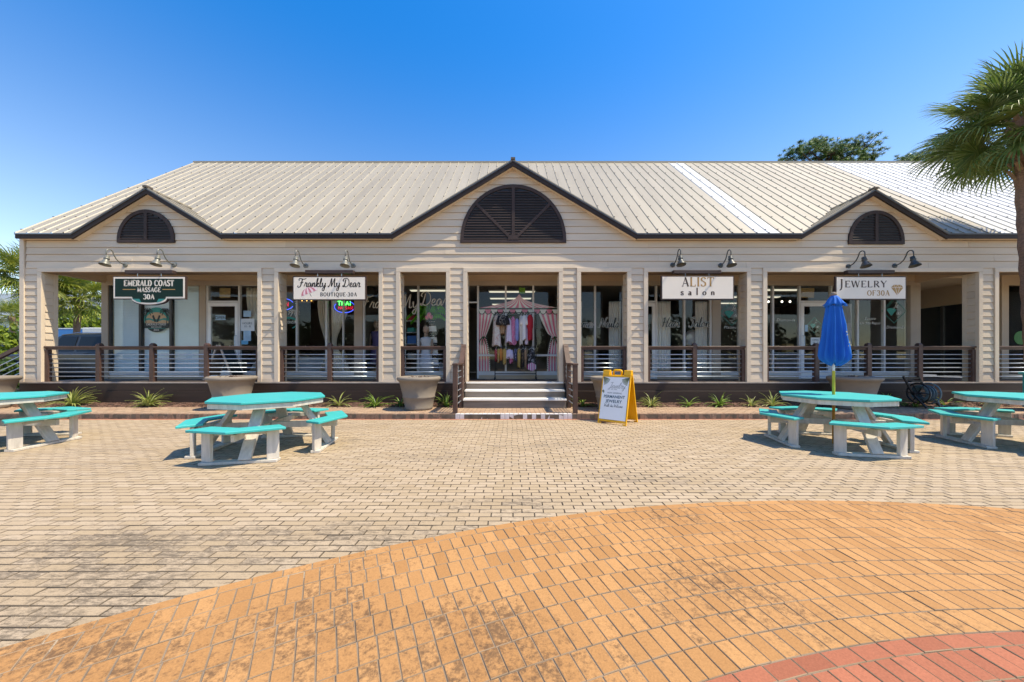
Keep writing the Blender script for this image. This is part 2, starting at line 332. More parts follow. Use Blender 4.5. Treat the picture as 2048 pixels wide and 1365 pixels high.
_b.inputs['Brick Width'].default_value = 0.18; _b.inputs['Row Height'].default_value = 0.0735; _b.inputs['Mortar Size'].default_value = 0.004
_b.inputs['Color1'].default_value = (*[c*0.95 for c in PCOL],1); _b.inputs['Color2'].default_value = (*PCOL,1); _b.inputs['Mortar'].default_value = (0.14,0.12,0.09,1)
_t.links.new(_g.outputs['Position'], _b.inputs['Vector']); _t.links.new(_b.outputs['Color'], _p.inputs['Base Color'])

ground = sheet('ground', ASPH, -900, 900, -900, 900, -0.16)
YCURB = 7.50
CX, CY, RO, RR = 2.63, -5.07, 8.25, 6.73
plaza = sheet('plaza', MORT, -14.5, 14.5, 0.4, YCURB, -0.011)
sheet('plaza_paving', PFAR, -26, 26, -24, YCURB, -0.016)

EDGE = mat('joint_dirt', (0.19,0.145,0.10), 0.9, var=0.5, scale=3, dirt=0.8, dirtcol=(0.06,0.047,0.035), dscale=1.5)
EDGEO = mat('joint_dirt_orange', (0.27,0.185,0.115), 0.9, var=0.4, scale=3, dirt=0.8, dirtcol=(0.10,0.075,0.055), dscale=1.5)
def brick_unit(l, wd, h=0.045, c=0.0028):
    x, y = l/2, wd/2
    V = [(-x,-y,-h),(x,-y,-h),(x,y,-h),(-x,y,-h),(-x,-y,-c),(x,-y,-c),(x,y,-c),(-x,y,-c),(-x+c,-y+c,0),(x-c,-y+c,0),(x-c,y-c,0),(-x+c,y-c,0)]
    F = []
    for a in (0, 4):
        for i in range(4):
            j = (i+1) % 4; F.append((a+i, a+j, a+4+j, a+4+i))
    F.append((8,9,10,11)); return np.array(V), F
def lay(parent, m, rows, near_n, zlift=0.0, jm=None):
    """rows: list of (x, y, angle, length, width); the near_n that show largest become objects, the rest one stuff mesh"""
    jm = jm or EDGE
    def score(r):
        x, y = r[0], r[1]
        if y < 0.5: return -1
        px = 1024+700*x/y; py = 718+700*CAMH/y
        if px < -10 or px > 2058 or py > 1372: return -1
        return 1/y**3
    order = sorted(range(len(rows)), key=lambda i: -score(rows[i]))
    near = set(order[:near_n]); cache = {}
    for i in order[:near_n]:
        x, y, a, l, wd = rows[i]; key = (round(l, 3), round(wd, 3))
        if key not in cache:
            V, F = brick_unit(l, wd); me = bpy.data.meshes.new('brick'); me.from_pydata([tuple(v) for v in V], [], F); me.materials.append(m); me.materials.append(jm); me.polygons.foreach_set('material_index', [1]*8+[0]); me.update(); cache[key] = me
        o = bpy.data.objects.new('brick', cache[key]); COL.objects.link(o); o.parent = parent
        o.location = (x, y, zlift+random.uniform(-0.002, 0.0015)); o.rotation_euler = (random.gauss(0, 0.007), random.gauss(0, 0.004), a+random.gauss(0, 0.004))
    VV = []; FF = []; n = 0; ucache = {}
    for i in range(len(rows)):
        if i in near: continue
        x, y, a, l, wd = rows[i]; key = (round(l, 3), round(wd, 3))
        if key not in ucache: ucache[key] = brick_unit(l, wd)
        V, F = ucache[key]; a += random.gauss(0, 0.004); c, s_ = math.cos(a), math.sin(a)
        W = np.empty_like(V); W[:, 0] = x+V[:, 0]*c-V[:, 1]*s_; W[:, 1] = y+V[:, 0]*s_+V[:, 1]*c
        W[:, 2] = V[:, 2]+zlift+random.uniform(-0.002, 0.0015)+V[:, 0]*random.gauss(0, 0.006)+V[:, 1]*random.gauss(0, 0.008)
        VV.append(W); FF += [tuple(n+k for k in f) for f in F]; n += len(V)
    if VV:
        me = bpy.data.meshes.new('far_bricks'); me.from_pydata(np.concatenate(VV).tolist(), [], FF); me.materials.append(m); me.materials.append(jm); me.polygons.foreach_set('material_index', ([1]*8+[0])*(len(FF)//9)); me.update()
        o = bpy.data.objects.new('far_bricks', me); COL.objects.link(o); o.parent = parent; o['kind'] = 'stuff'
# tan running bond, courses parallel to the shop fronts
PW, PL, J = 0.0735, 0.18, 0.0062
rows = []
ny = int((YCURB-0.085-0.42)/PW)
for j in range(ny):
    y = YCURB-0.085-PW*(j+0.5)
    half = 14.4
    off = (j % 2)*PL/2 + random.uniform(-0.012, 0.012)
    k0 = int(-half/PL); k1 = int(half/PL)
    for k in range(k0, k1):
        x = k*PL+off
        if math.hypot(x-CX, y-CY) < RO-0.12: continue
        rows.append((x, y, 0, PL-J+random.uniform(-0.002, 0.002), PW-J))
rows = [(x, y, a, round(l, 3), round(w_, 4)) for x, y, a, l, w_ in rows]
lay(plaza, PAVER, rows, 300)
# round feature: stretcher edge, ten soldier courses of orange, then red
def disc(name, m, r0, r1, z):
    b = MB(); n = 160
    for i in range(n):
        a0 = 2*math.pi*i/n; a1 = 2*math.pi*(i+1)/n
        q = [(CX+r*math.cos(a), CY+r*math.sin(a), z) for r, a in ((r0,a0),(r1,a0),(r1,a1),(r0,a1))]
        b.poly(q)
    return tag(b.build(name, m), kind='structure')
oring = disc('orange_paving', MORTO, RR, RO, -0.001)
rring = disc('red_paving', MORTO, 0.3, RR, -0.001)
def ring(r0, r1, pitch, keep):
    rm = (r0+r1)/2; n = int(2*math.pi*rm/pitch); out = []
    ph = random.random()
    for i in range(n):
        a = 2*math.pi*(i+ph)/n; x = CX+rm*math.cos(a); y = CY+rm*math.sin(a)
        if y < -5.0: continue
        out.append((x, y, a+math.pi/2, round(pitch-0.0030, 4), round(r1-r0-0.0034, 4)))
    return out
rows = ring(RO-0.078, RO, 0.152, 0)
step = (RO-0.078-RR)/10
for k in range(10): rows += ring(RR+k*step, RR+(k+1)*step, 0.0805, 0)
lay(oring, ORANGE, rows, 300, 0.004, EDGEO)
rows = ring(RR-0.078, RR, 0.152, 0)
for k in range(30): rows += ring(RR-0.078-(k+1)*0.144, RR-0.078-k*0.144, 0.0805, 0)
lay(rring, REDP, rows, 160, 0.004, EDGEO)

# raised brick walk along the porch with its kerb
ZW = 0.105
walk = MB(); walk.box(-14.5, 14.5, YCURB+0.002, 8.97, -0.10, ZW-0.010)
walk = tag(walk.build('walkway', MORT), kind='structure')
rows = []
y = YCURB+0.10+0.05
j = 0
while y < 8.58:
    for k in range(-70, 71):
        x = k*0.205+(j % 2)*0.1025
        rows.append((x, y, 0, 0.197, 0.094))
    y += 0.1025; j += 1
lay(walk, WALK, rows, 120, ZW)
# kerb bricks: stood on end, their ends make the kerb face
kme = {}
for key, mm in (('a', CURBM), ('b', CURBP)):
    V, F = brick_unit(0.089, 0.095, h=0.125, c=0.007); me = bpy.data.meshes.new('kerb_brick'); me.from_pydata([tuple(v) for v in V], [], F); me.materials.append(mm); me.update(); kme[key] = me
k = 0; x = -11.3
while x < 11.6:
    o = bpy.data.objects.new('kerb_brick', kme['b' if -1.17 < x < 1.32 else 'a']); COL.objects.link(o); o.parent = walk
    o.location = (x, YCURB+0.05+random.uniform(-0.004, 0.004), ZW+0.006+random.uniform(-0.003, 0.003)); o.rotation_euler = (random.gauss(0, 0.02), 0, random.gauss(0, 0.02))
    x += 0.0965
rme = {}
V, F = brick_unit(0.194, 0.074, c=0.005); me = bpy.data.meshes.new('edge_brick'); me.from_pydata([tuple(v) for v in V], [], F); me.materials.append(REDROW); me.update()
x = -11.3
while x < 11.6:
    o = bpy.data.objects.new('edge_brick', me); COL.objects.link(o); o.parent = plaza; o.location = (x, YCURB-0.043, 0.001+random.uniform(-0.002, 0.002)); o.rotation_euler = (0, 0, random.gauss(0, 0.004)); x += 0.2015
# mulch bed
MULCH = mat('mulch', (0.115,0.062,0.042), 0.95, var=0.5, scale=12, bump=0.8, bscale=40, rnd=0.5)
def mulch(name, x0, x1):
    b = MB()
    nx = int((x1-x0)/0.12); ys = [8.58, 8.66, 8.76, 8.88, 8.955]; zs = [0.105, 0.14, 0.165, 0.18, 0.18]
    g = [[(x0+(x1-x0)*i/nx, ys[j]+(random.uniform(-0.02, 0.02) if 0 < j < 4 else 0), zs[j]+random.uniform(-0.012, 0.012)) for j in range(5)] for i in range(nx+1)]
    for i in range(nx):
        for j in range(4): b.poly([g[i][j], g[i+1][j], g[i+1][j+1], g[i][j+1]])
    bed = tag(b.build(name, MULCH), kind='structure')
    c = MB(); n = int((x1-x0)*210)
    for i in range(n):
        x = random.uniform(x0, x1); y = random.triangular(8.50, 8.95, 8.70); z = np.interp(y, ys, zs)+0.006
        if y < 8.57 and random.random() < 0.6: continue
        a = random.uniform(0, 6.3); l = random.uniform(0.015, 0.05); w_ = random.uniform(0.006, 0.016); tl = random.gauss(0, 0.35)
        d = Vector((math.cos(a), math.sin(a), tl)); c.beam(Vector((x, y, z))-d*l/2, Vector((x, y, z))+d*l/2, w_, 0.007)
    o = c.build('bark_chips', MULCH, bed); o['kind'] = 'stuff'
mulch('mulch_bed', -12.9, -1.32); mulch('mulch_bed', 1.46, 14.5)

# ------------------------------------------------------------------ the shopping building
bld = thing('shop_building', 'long single storey taupe shop building with lap siding, tan metal roof and three gables', 'building', (0, YF, 0))
def bb(name, m, x0, x1, y0, y1, z0, z1, parent=None, bevel=0.0): return bx(name, m, parent or bld, x0, x1, y0, y1, z0, z1, bevel)
ZD = 0.70                       # deck
ZH = fz(545); ZHT = fz(537)     # head of the openings, top of their trim
ZE = 4.41                       # eaves
XL, XR = fx(45), 17.0
# eave outline: flat runs and three gables
ex = lambda p: (p-1024)*8.78/700
EAVE = [(XL+0.06,ZE),(ex(141),ZE),(ex(291),5.55),(ex(441),ZE),(ex(782),ZE),(ex(1026),6.25),(ex(1275),ZE),(ex(1605),ZE),(ex(1751),5.51),(ex(1897),ZE),(XR,ZE)]
def roofline(x):
    for (x0, z0), (x1, z1) in zip(EAVE, EAVE[1:]):
        if x0 <= x <= x1: return z0+(z1-z0)*(x-x0)/(x1-x0)
    return ZE
# columns and openings (photograph pixels): column siding spans, opening spans
COLS = [(43,86.5),(517,558.5),(758.5,801),(892.6,935),(1117.5,1161.5),(1253.5,1295),(1492,1532.5),(1954,1994),(2225,2265)]
TW = 0.105                       # trim width
TH = 0.28                        # thickness of the front wall
wall = MB()
ys0, ys1 = YF, YF+TH
wall.box(XL+0.002, XR, ys0, ys1, ZHT-0.105, ZE-0.03)
for a, b_, c in ((1,2,3),(4,5,6),(7,8,9)):
    (x0,z0),(x1,z1),(x2,z2) = EAVE[a], EAVE[b_], EAVE[c]
    wall.prism([(x0+0.1,ZE-0.03),(x2-0.1,ZE-0.03),(x1,z1-0.11)], lambda x, y, d: (x, ys0+d, y), TH)
LAPSHADE = mat('lap_shadow_board', (0.23,0.155,0.10), 0.8, var=0.15)  # core coloured brown so the plank gaps draw the lap shadow lines
front = wall.build('front_wall', LAPSHADE, bld)
LIP, EXP = 0.019, 0.178
def plank(parent, xb0, xb1, xt0, xt1, z0, z1, y=YF, e=EXP):
    tt = (z1-z0)/e; lipt = LIP*(1-tt)+0.0015
    b = MB(); n = max(1, min(9, int((xb1-xb0)/0.5))); g = []      # boards bow a little, so the sun catches them unevenly
    p1, p2 = random.uniform(0, 6.28), random.uniform(0, 6.28)
    for i in range(n+1):
        q = i/n; xb = xb0+(xb1-xb0)*q; xt = xt0+(xt1-xt0)*q; lip = LIP*(1+0.22*math.sin(xb*1.7+p1)+0.16*math.sin(xb*4.1+p2)) if n > 1 else LIP*random.uniform(0.85, 1.15)
        g.append([(xb,y+0.001,z0),(xb,y-lip,z0),(xt,y-lipt,z1),(xt,y+0.001,z1)])
    b.grid(g, True); b.poly(g[0][::-1]); b.poly(g[-1])
    o = b.build('siding_plank', SIDING, parent); return o
# planks of the frieze and gables
z = ZHT+0.001
while z < 6.2:
    z1 = min(z+EXP-0.008, 6.24)
    # spans where the wall exists over the whole course
    xs = []
    if z1 < ZE-0.02: xs = [(XL+0.115, XR, XL+0.115, XR)]
    else:
        for a, b_, c in ((1,2,3),(4,5,6),(7,8,9)):
            (x0,_),(xm,zm),(x2,_) = EAVE[a], EAVE[b_], EAVE[c]
            s0 = (xm-x0)/(zm-ZE); s1 = (x2-xm)/(zm-ZE)
            lim = zm-0.10
            if z > lim-0.03: continue
            zt = min(z1, lim)
            f = lambda zz: (xm-(zm-0.06-zz)*s0, xm+(zm-0.06-zz)*s1)
            b0, b1 = f(max(z, ZE-0.06)); t0, t1 = f(zt)
            xs.append((b0, b1, t0, t1))
            if z < ZE: xs[-1] = (b0, b1, t0, t1)
    for (b0, b1, t0, t1) in xs:
        L_ = b1-b0
        cuts = [0]
        if L_ > 5:
            pos = random.uniform(1.5, 4)
            while pos < L_-1: cuts.append(pos); pos += random.uniform(3.3, 4.9)
        cuts.append(L_)
        for i in range(len(cuts)-1):
            u0, u1 = b0+cuts[i]+(0.001 if i else 0), b0+cuts[i+1]-0.001
            if t0 != b0:
                tt0 = t0 if i == 0 else max(u0, t0); tt1 = t1 if i == len(cuts)-2 else min(u1, t1)
                if tt1 <= tt0: continue
            else: tt0, tt1 = u0, u1
            plank(front, u0, u1, tt0, tt1, z, z1)
    z += EXP
    if ZE-0.17 < z < ZE-0.02 and z+EXP > ZE: pass
# columns: core, planks, trims
for ci, (a, b_) in enumerate(COLS):
    x0, x1 = fx(a), fx(b_)
    col = bb('column', LAPSHADE, x0+0.012, x1-0.012, ys0+0.001, ys1, ZD, ZHT-0.106)
    p0 = x0+(TW if ci else 0.115); p1 = x1-TW
    zc = ZD+0.075
    bb('base_trim', TRIM, p0+0.001, p1-0.001, YF-0.028, YF, ZD, ZD+0.073, col)
    while zc < ZHT-0.02:
        z1 = min(zc+EXP-0.008, ZHT-0.001); plank(col, p0+0.001, p1-0.001, p0+0.001, p1-0.001, zc, z1); zc += EXP
    for s_ in (0, 1):
        u0, u1 = (x0, p0) if s_ == 0 else (p1, x1)
        top = ZHT-0.107 if not (ci == 0 and s_ == 0) else ZE-0.03
        if ci == 0 and s_ == 0: u0 -= 0.0
        bb('trim_board', TRIM, u0, u1, YF-0.038, YF+0.04, ZD-0.0, top, col, 0.003)
        # return: inner trims and siding on the flank
        xa, xb = (x0, x0+0.012) if s_ == 0 else (x1-0.012, x1)
        bb('trim_board', TRIM, xa-0.002, xb+0.002, ys1-0.075, ys1+0.02, ZD, ZHT-0.106, col)
        f_ = MB(); zc = ZD+0.02
        while zc < ZHT-0.12:
            z1 = min(zc+EXP-0.002, ZHT-0.107); sg = -1 if s_ == 0 else 1; xw = x0+0.011 if s_ == 0 else x1-0.011
            f_.hexa([(xw+sg*LIP,YF+0.041,zc),(xw+sg*LIP,ys1-0.076,zc),(xw,ys1-0.076,zc),(xw,YF+0.041,zc),(xw+sg*0.002,YF+0.041,z1),(xw+sg*0.002,ys1-0.076,z1),(xw,ys1-0.076,z1),(xw,YF+0.041,z1)] if s_ == 1 else
                    [(xw,YF+0.041,zc),(xw,ys1-0.076,zc),(xw+sg*LIP,ys1-0.076,zc),(xw+sg*LIP,YF+0.041,zc),(xw,YF+0.041,z1),(xw,ys1-0.076,z1),(xw+sg*0.002,ys1-0.076,z1),(xw+sg*0.002,YF+0.041,z1)])
            zc += EXP
        f_.build('flank_siding', SIDING, col)
OPEN = [(COLS[i][1], COLS[i+1][0]) for i in range(len(COLS)-1)]
for a, b_ in OPEN:       # head trims and soffits
    x0, x1 = fx(a), fx(b_)
    bb('head_trim', TRIM, x0-TW+0.001, x1+TW-0.001, YF-0.0385, YF+0.041, ZH, ZHT, front, 0.003)
    bb('head_soffit', TRIM, x0, x1, YF+0.042, ys1, ZH, ZH+0.02, front)
bb('end_trim', TRIM, fx(2266), XR, YF-0.02, YF+0.05, ZD, ZHT, front)

# half-round louvred vents
def vent(pxc, hw, pz0, pz1, spokes):
    x = fx(pxc); r = hw/SF; z0 = fz(pz1); h = fz(pz0)-z0; t = 0.085
    v = MB(); n = 28; fr = frame_xz(x, YF-0.052, z0)
    def pt(a, k): return (math.cos(a)*(r-k), max(0.0, math.sin(a))*(h-k))
    for i in range(n):
        a0, a1 = math.pi*i/n, math.pi*(i+1)/n
        v.prism([pt(a0,0),pt(a1,0),pt(a1,t),pt(a0,t)], fr, 0.05)
    v.prism([(-r,-0.0),(r,0),(r,-t*0.9),(-r,-t*0.9)], fr, 0.06)
    root = v.build('gable_vent', VENT, bld)
    s_ = MB()
    s_.prism([(-t/2.2,0.001),(t/2.2,0.001),(t/2.2,h-t),(-t/2.2,h-t)], frame_xz(x, YF-0.056, z0), 0.03)
    if spokes:
        for sg in (-1, 1):
            a = R(90-sg*47); d = Vector((math.cos(a), math.sin(a))); nrm = Vector((-d.y, d.x))*t/2.6
            e = Vector((d.x*(r-t), d.y*(h-t))); c = Vector((sg*t*0.5, 0.02))
            s_.prism([tuple(c-nrm), tuple(c+nrm), tuple(e+nrm), tuple(e-nrm)][::-1 if sg < 0 else 1], frame_xz(x, YF-0.054, z0), 0.03)
        s_.prism([(0.14*math.cos(R(a)), 0.14*math.sin(R(a))) for a in range(0, 181, 20)], frame_xz(x, YF-0.058, z0), 0.03)
    s_.build('spoke', VENT, root)
    b = MB(); b.prism([pt(math.pi*i/n, t*0.5) for i in range(n+1)], frame_xz(x, YF-0.026, z0), 0.005); b.build('vent_screen', BLACK, root)
    zz = 0.02; k = 0
    while zz < h-t-0.03:
        hw_ = (r-t)*math.sqrt(max(0, 1-((zz+0.045)/(h-t))**2))
        if hw_ > 0.08:
            q = MB(); y0, y1 = YF-0.050, YF-0.027
            q.hexa([(x-hw_,y0,z0+zz),(x+hw_,y0,z0+zz),(x+hw_,y1,z0+zz+0.030),(x-hw_,y1,z0+zz+0.030),(x-hw_,y0,z0+zz+0.010),(x+hw_,y0,z0+zz+0.010),(x+hw_,y1,z0+zz+0.040),(x-hw_,y1,z0+zz+0.040)])
            q.build('louver_slat', VENT, root)
        zz += 0.066
vent(295, 57, 421, 481, False); vent(1026.5, 105.5, 371, 481, True); vent(1749.5, 55.5, 423, 484, False)

# fascia and drip edge
for (x0, z0), (x1, z1) in zip(EAVE, EAVE[1:]):
    b = MB(); t = 0.092 if z0 == z1 else 0.112
    b.prism([(x0,z0),(x1,z1),(x1,z1-t),(x0,z0-t)][::-1], frame_xz(0, YF-0.175, 0), 0.040); b.build('fascia_board', FASCIA, bld)
    b = MB(); b.prism([(x0,z0),(x1,z1),(x1,z1-t+0.012),(x0,z0-t+0.012)][::-1], frame_xz(0, YF-0.1345, 0), 0.131); b.build('eave_soffit', TRIM, bld)
    b = MB(); b.prism([(x0,z0+0.028),(x1,z1+0.028),(x1,z1+0.001),(x0,z0+0.001)][::-1], frame_xz(0, YF-0.192, 0), 0.18); b.build('drip_edge', DRIP, bld)
# roof: ribbed metal sheets
SL = 0.915; YR = 13.75; YE = YF-0.197; ZR = ZE+0.03+SL*(YR-YE)
roof = MB()
roof.poly([(XL+0.06,2*YR-YE,ZE),(XR,2*YR-YE,ZE),(XR,YR,ZR-0.012),(XL+0.06,YR,ZR-0.012)][::-1])
roof.box(XL+0.06, XR, YR-0.05, YR+0.05, ZR-0.04, ZR+0.04)
roof = roof.build('roof', ROOF, bld)
PITCH = 0.305
def y_start(x):
    return YE+(roofline(x)-ZE)/SL
x = XL+0.06; scr = MB()
while x < XR-0.1:
    xa, xb = x, x+PITCH
    brk = [xa]+[e[0] for e in EAVE if xa+0.01 < e[0] < xb-0.01]+[xb]
    w_ = (6.14 < xa+0.15 < 6.74) or xa > 12.15
    b = MB()
    P = [(u, y_start(u)+0.002) for u in brk]
    prof = lambda u: 0.0
    # pan + rib at its left edge
    rib = [(0, 0.0), (0.014, 0.024), (0.036, 0.024), (0.050, 0.0)]
    us = [(xa+du, h) for du, h in rib]
    for u in brk[1:-1]:
        if u > xa+0.06: us.append((u, 0.0))
    us.append((xb, 0.0)); us.sort()
    for (u0, h0), (u1, h1) in zip(us, us[1:]):
        ya, yb = y_start(u0), y_start(u1)
        zf = lambda y_, h: ZE+0.031+SL*(y_-YE)+h
        b.poly([(u0,ya,zf(ya,h0)),(u1,yb,zf(yb,h1)),(u1,YR,zf(YR,h1)),(u0,YR,zf(YR,h0))])
    b.build('roof_panel', ROOFW if w_ else ROOF, roof)
    y_ = YE+0.12
    while y_ < YR-0.1:
        if y_ > y_start(xa+0.02)+0.05:
            zz = ZE+0.031+SL*(y_-YE)+0.024; scr.box(xa+0.012, xa+0.040, y_-0.013, y_+0.013, zz, zz+0.014)
        y_ += 0.62
    x += PITCH
o = scr.build('roof_screws', SCREW, roof); o['kind'] = 'stuff'
for a, b_, c in ((1,2,3),(4,5,6),(7,8,9)):
    (x0,z0),(xm,zm),(x2,z2) = EAVE[a], EAVE[b_], EAVE[c]
    dl = (zm-ZE)/SL
    for (xe, sg) in ((x0, -1), (x2, 1)):
        g = MB(); n = max(3, int(dl/PITCH))
        pts = lambda t, y_: (xe+(xm-xe)*t, y_, ZE+0.031+(zm-ZE)*t)
        g.poly([pts(0,YE),pts(1,YE),(xm,YE+dl,zm+0.031)][::1 if sg < 0 else -1])
        for k in range(n+1):
            yy = YE+0.03+k*PITCH
            t0 = (yy-YE)/dl
            if t0 > 0.97: break
            p0 = Vector(pts(t0, yy)); p1 = Vector(pts(1, yy)); g.beam(p0+Vector((0,0,0.012)), p1+Vector((0,0,0.012)), 0.04, 0.03)
        g.build('gable_roof_panel', ROOF, roof)
    r_ = MB(); r_.beam((xm,YE-0.005,zm+0.05),(xm,YE+dl+0.05,zm+0.05),0.07,0.03); r_.build('ridge_cap', ROOF, roof); r_ = MB(); r_.beam((xm,YE-0.02,zm+0.06),(xm,YE+0.14,zm+0.06),0.11,0.05); r_.build('ridge_cap', SCREW, roof)
# gable end walls and body behind
e = MB()
for xx in (XL+0.01, XR-0.02):
    e.poly([(xx,YF+TH,ZHT),(xx,2*YR-YF,ZHT),(xx,2*YR-YF,ZE),(xx,YR,ZR-0.12),(xx,YF+TH,ZE)])
e.build('end_wall', SIDING, bld)

# ------------------------------------------------------------------ porch: deck, skirt, steps, rails
deck = bb('porch_deck', DECK, XL+0.02, XR, YF-0.005, 10.5, ZD-0.16, ZD-0.034)
y = YF-0.02
while y < YW+0.1:
    x = XL+0.01
    while x < XR-0.1:
        x1 = min(XR, x+random.uniform(3.2, 4.8)); bb('deck_plank', DECK, x, x1-0.004, y, y+0.136, ZD-0.033, ZD-0.001, deck); x = x1
    y += 0.141
for (x0, x1) in ((XL, -1.20), (1.335, XR)):
    bb('skirt_board', BROWN, x0, x1, YF-0.055, YF-0.021, 0.475, ZD-0.036, deck, 0.003)
    bb('skirt_board', BROWN, x0, x1, YF-0.080, YF-0.024, 0.12, 0.472, deck, 0.003)
    bb('deck_edge', mat('edge_worn', (0.40,0.34,0.29), 0.7, var=0.2, scale=5, dirt=0.5, dirtcol=(0.12,0.09,0.07), dscale=3), x0, x1, YF-0.060, YF-0.0205, ZD-0.034, ZD-0.004, deck)
SX = 0.07; SHW = 1.245
steps = thing('porch_steps', 'wooden front steps with worn white painted nosings up to the boutique door', 'steps', (SX, 8.2, ZW))
zt = [0.70, 0.515, 0.325]
ys = [YF-0.02, 8.69, 8.41]
for k in range(3):
    y0 = ys[k]; zz = zt[k]; nxt = zt[k+1] if k < 2 else ZW
    bx('tread', NOSE, steps, SX-SHW, SX+SHW, y0-0.03, y0+(0.0 if k == 0 else 0.29), zz-0.042, zz+0.002, 0.006)
    bx('riser', OLDW, steps, SX-SHW+0.01, SX+SHW-0.01, y0, y0+0.035, nxt-0.02, zz-0.043)
for sg in (-1, 1):
    b = MB(); xx = SX+sg*(SHW+0.02)
    b.prism([(8.40,ZW),(YF-0.09,ZW),(YF-0.09,0.64),(8.67,0.45),(8.40,0.27)], lambda u, v_, d: (xx-0.018+d, u, v_), 0.034); b.build('stringer', BROWN, steps)

RT = 1.615                      # top of the guard rail
def bar(b, p, q, r=0.0125): b.tube([p, q], r, 8)
def railing(label, px0, px1, posts, ends=(True, True)):
    x0, x1 = fx(px0), fx(px1); yr = YF+0.07
    t = thing('porch_railing', label, 'railing', ((x0+x1)/2, yr, ZD), 'railings between the porch columns')
    for k in range(6):
        b = MB(); zz = 0.835+k*0.113; bar(b, (x0+0.01, yr, zz), (x1-0.01, yr, zz)); b.build('bar', GALV, t, smooth=True)
    pp = sorted([x0]+[fx(p) for p in posts]+[x1])
    for i, p in enumerate([fx(p) for p in posts]):
        b = MB(); hw = 0.052
        b.box(p-hw, p+hw, yr-hw, yr+hw, ZD, RT+0.035)
        n = len(b.v); zc = RT+0.035
        b.hexa([(p-hw,yr-hw,zc+0.001),(p+hw,yr-hw,zc+0.001),(p+hw,yr+hw,zc+0.001),(p-hw,yr+hw,zc+0.001),(p-hw*.5,yr-hw*.5,zc+0.045),(p+hw*.5,yr-hw*.5,zc+0.045),(p+hw*.5,yr+hw*.5,zc+0.045),(p-hw*.5,yr+hw*.5,zc+0.045)])
        b.build('post', RAILW, t)
    for side, on in enumerate(ends):
        if on:
            p = x0+0.042 if side == 0 else x1-0.042
            bx('post', RAILW, t, p-0.04, p+0.04, yr-0.045, yr+0.045, ZD, RT-0.094)
    cut = [x0]+[fx(p) for p in posts]+[x1]
    for i in range(len(cut)-1):
        a = cut[i]+(0.053 if i else 0.002); c = cut[i+1]-(0.053 if i < len(cut)-2 else 0.002)
        bx('top_rail', RAILW, t, a, c, yr-0.065, yr+0.065, RT-0.04, RT, 0.006)
        bx('under_rail', RAILW, t, a, c, yr-0.024, yr+0.024, RT-0.093, RT-0.042)
    return t
railing('long brown railing with three posts under the dark green sign', 86.5, 517, [193.5, 301, 410.5])
railing('brown railing with one middle post under the umbrella boutique sign', 558.5, 758.5, [658])
railing('short brown railing without middle post behind the grey planter left of the steps', 801, 892.6, [])
railing('short brown railing without middle post behind the yellow sandwich board', 1161.5, 1253.5, [])
railing('brown railing with one middle post under the salon sign', 1295, 1492, [1391])
railing('long brown railing with three posts behind the closed blue umbrella', 1532.5, 1954, [1636, 1741, 1843.5])
railing('brown railing cut off by the right picture edge behind the palm trunk', 1994, 2225, [2110])

def step_rail(sg, label):
    xx = SX+sg*1.30; ya, yb, yc = YCURB+0.09, 8.46, YF-0.03
    t = thing('step_railing', label, 'railing', (xx, 8.2, 0), 'railings beside the porch steps')
    top = 1.19
    for yy, z0 in ((ya, ZW), (yb, ZW)):
        bx('post', RAILW, t, xx-0.048, xx+0.048, yy-0.05, yy+0.05, z0, top-0.042, 0.004)
    bx('post', RAILW, t, xx-0.045, xx+0.045, yc-0.085, yc+0.0, 0.70, 1.60, 0.004)
    bx('top_rail', RAILW, t, xx-0.06, xx+0.06, ya-0.06, yb+0.02, top-0.04, top, 0.005)
    b = MB(); b.beam((xx, yb+0.03, top-0.02), (xx, yc-0.0, 1.645), 0.12, 0.04); b.build('top_rail', RAILW, t)
    b = MB(); b.beam((xx, yb+0.052, 0.36), (xx, yc-0.09, 0.76), 0.045, 0.10); b.build('lower_rail', RAILW, t)
    for k in range(6):
        b = MB(); z0 = 0.30+k*0.145; bar(b, (xx, ya+0.03, z0-0.02), (xx, yb-0.03, z0-0.02), 0.012); b.build('bar', GALV, t, smooth=True)
        b = MB(); z1 = 0.49+k*0.108; bar(b, (xx, yb+0.03, z1), (xx, yc-0.04, z1+0.43), 0.012); b.build('bar', GALV, t, smooth=True)
step_rail(-1, 'brown railing with steel bars on the planter side of the front steps')
step_rail(1, 'brown railing with steel bars on the sandwich board side of the front steps')
# side steps off the left end of the porch
ss = thing('side_steps', 'wooden side steps off the porch end by the corner column', 'steps', (XL-0.6, 9.6, 0))
for k in range(3):
    zz = 0.70-0.19*(k+1)+0.0; x1 = XL-0.02-k*0.30
    bx('tread', OLDW, ss, x1-0.32, x1, 9.08, 10.2, zz-0.045, zz); bx('riser', BROWN, ss, x1-0.03, x1-0.001, 9.08, 10.2, zz-0.19 if k < 2 else ZW-0.1, zz-0.046)
sr = thing('side_stair_railing', 'sloping brown stair railing with steel bars off the porch corner', 'railing', (XL-0.6, 9.02, 0))
xa, xb = XL-0.05, XL-1.35
for (zt0, zt1, n_, h_, w_) in ((1.62, 1.00, 'top_rail', 0.09, 0.07), (0.80, 0.18, 'lower_rail', 0.09, 0.05)):
    b = MB(); b.beam((xa, 9.02, zt0), (xb, 9.02, zt1), w_, h_); b.build(n_, RAILW, sr)
for k in range(4):
    b = MB(); z0 = 0.96+k*0.145; bar(b, (xa, 9.02, z0), (xb, 9.02, z0-0.62)); b.build('bar', GALV, sr, smooth=True)
bx('post', RAILW, sr, xb-0.05, xb+0.04, 8.97, 9.07, -0.15, 1.10); bx('post', RAILW, sr, xa-0.03, xa+0.045, 8.98, 9.06, ZD, 1.60)

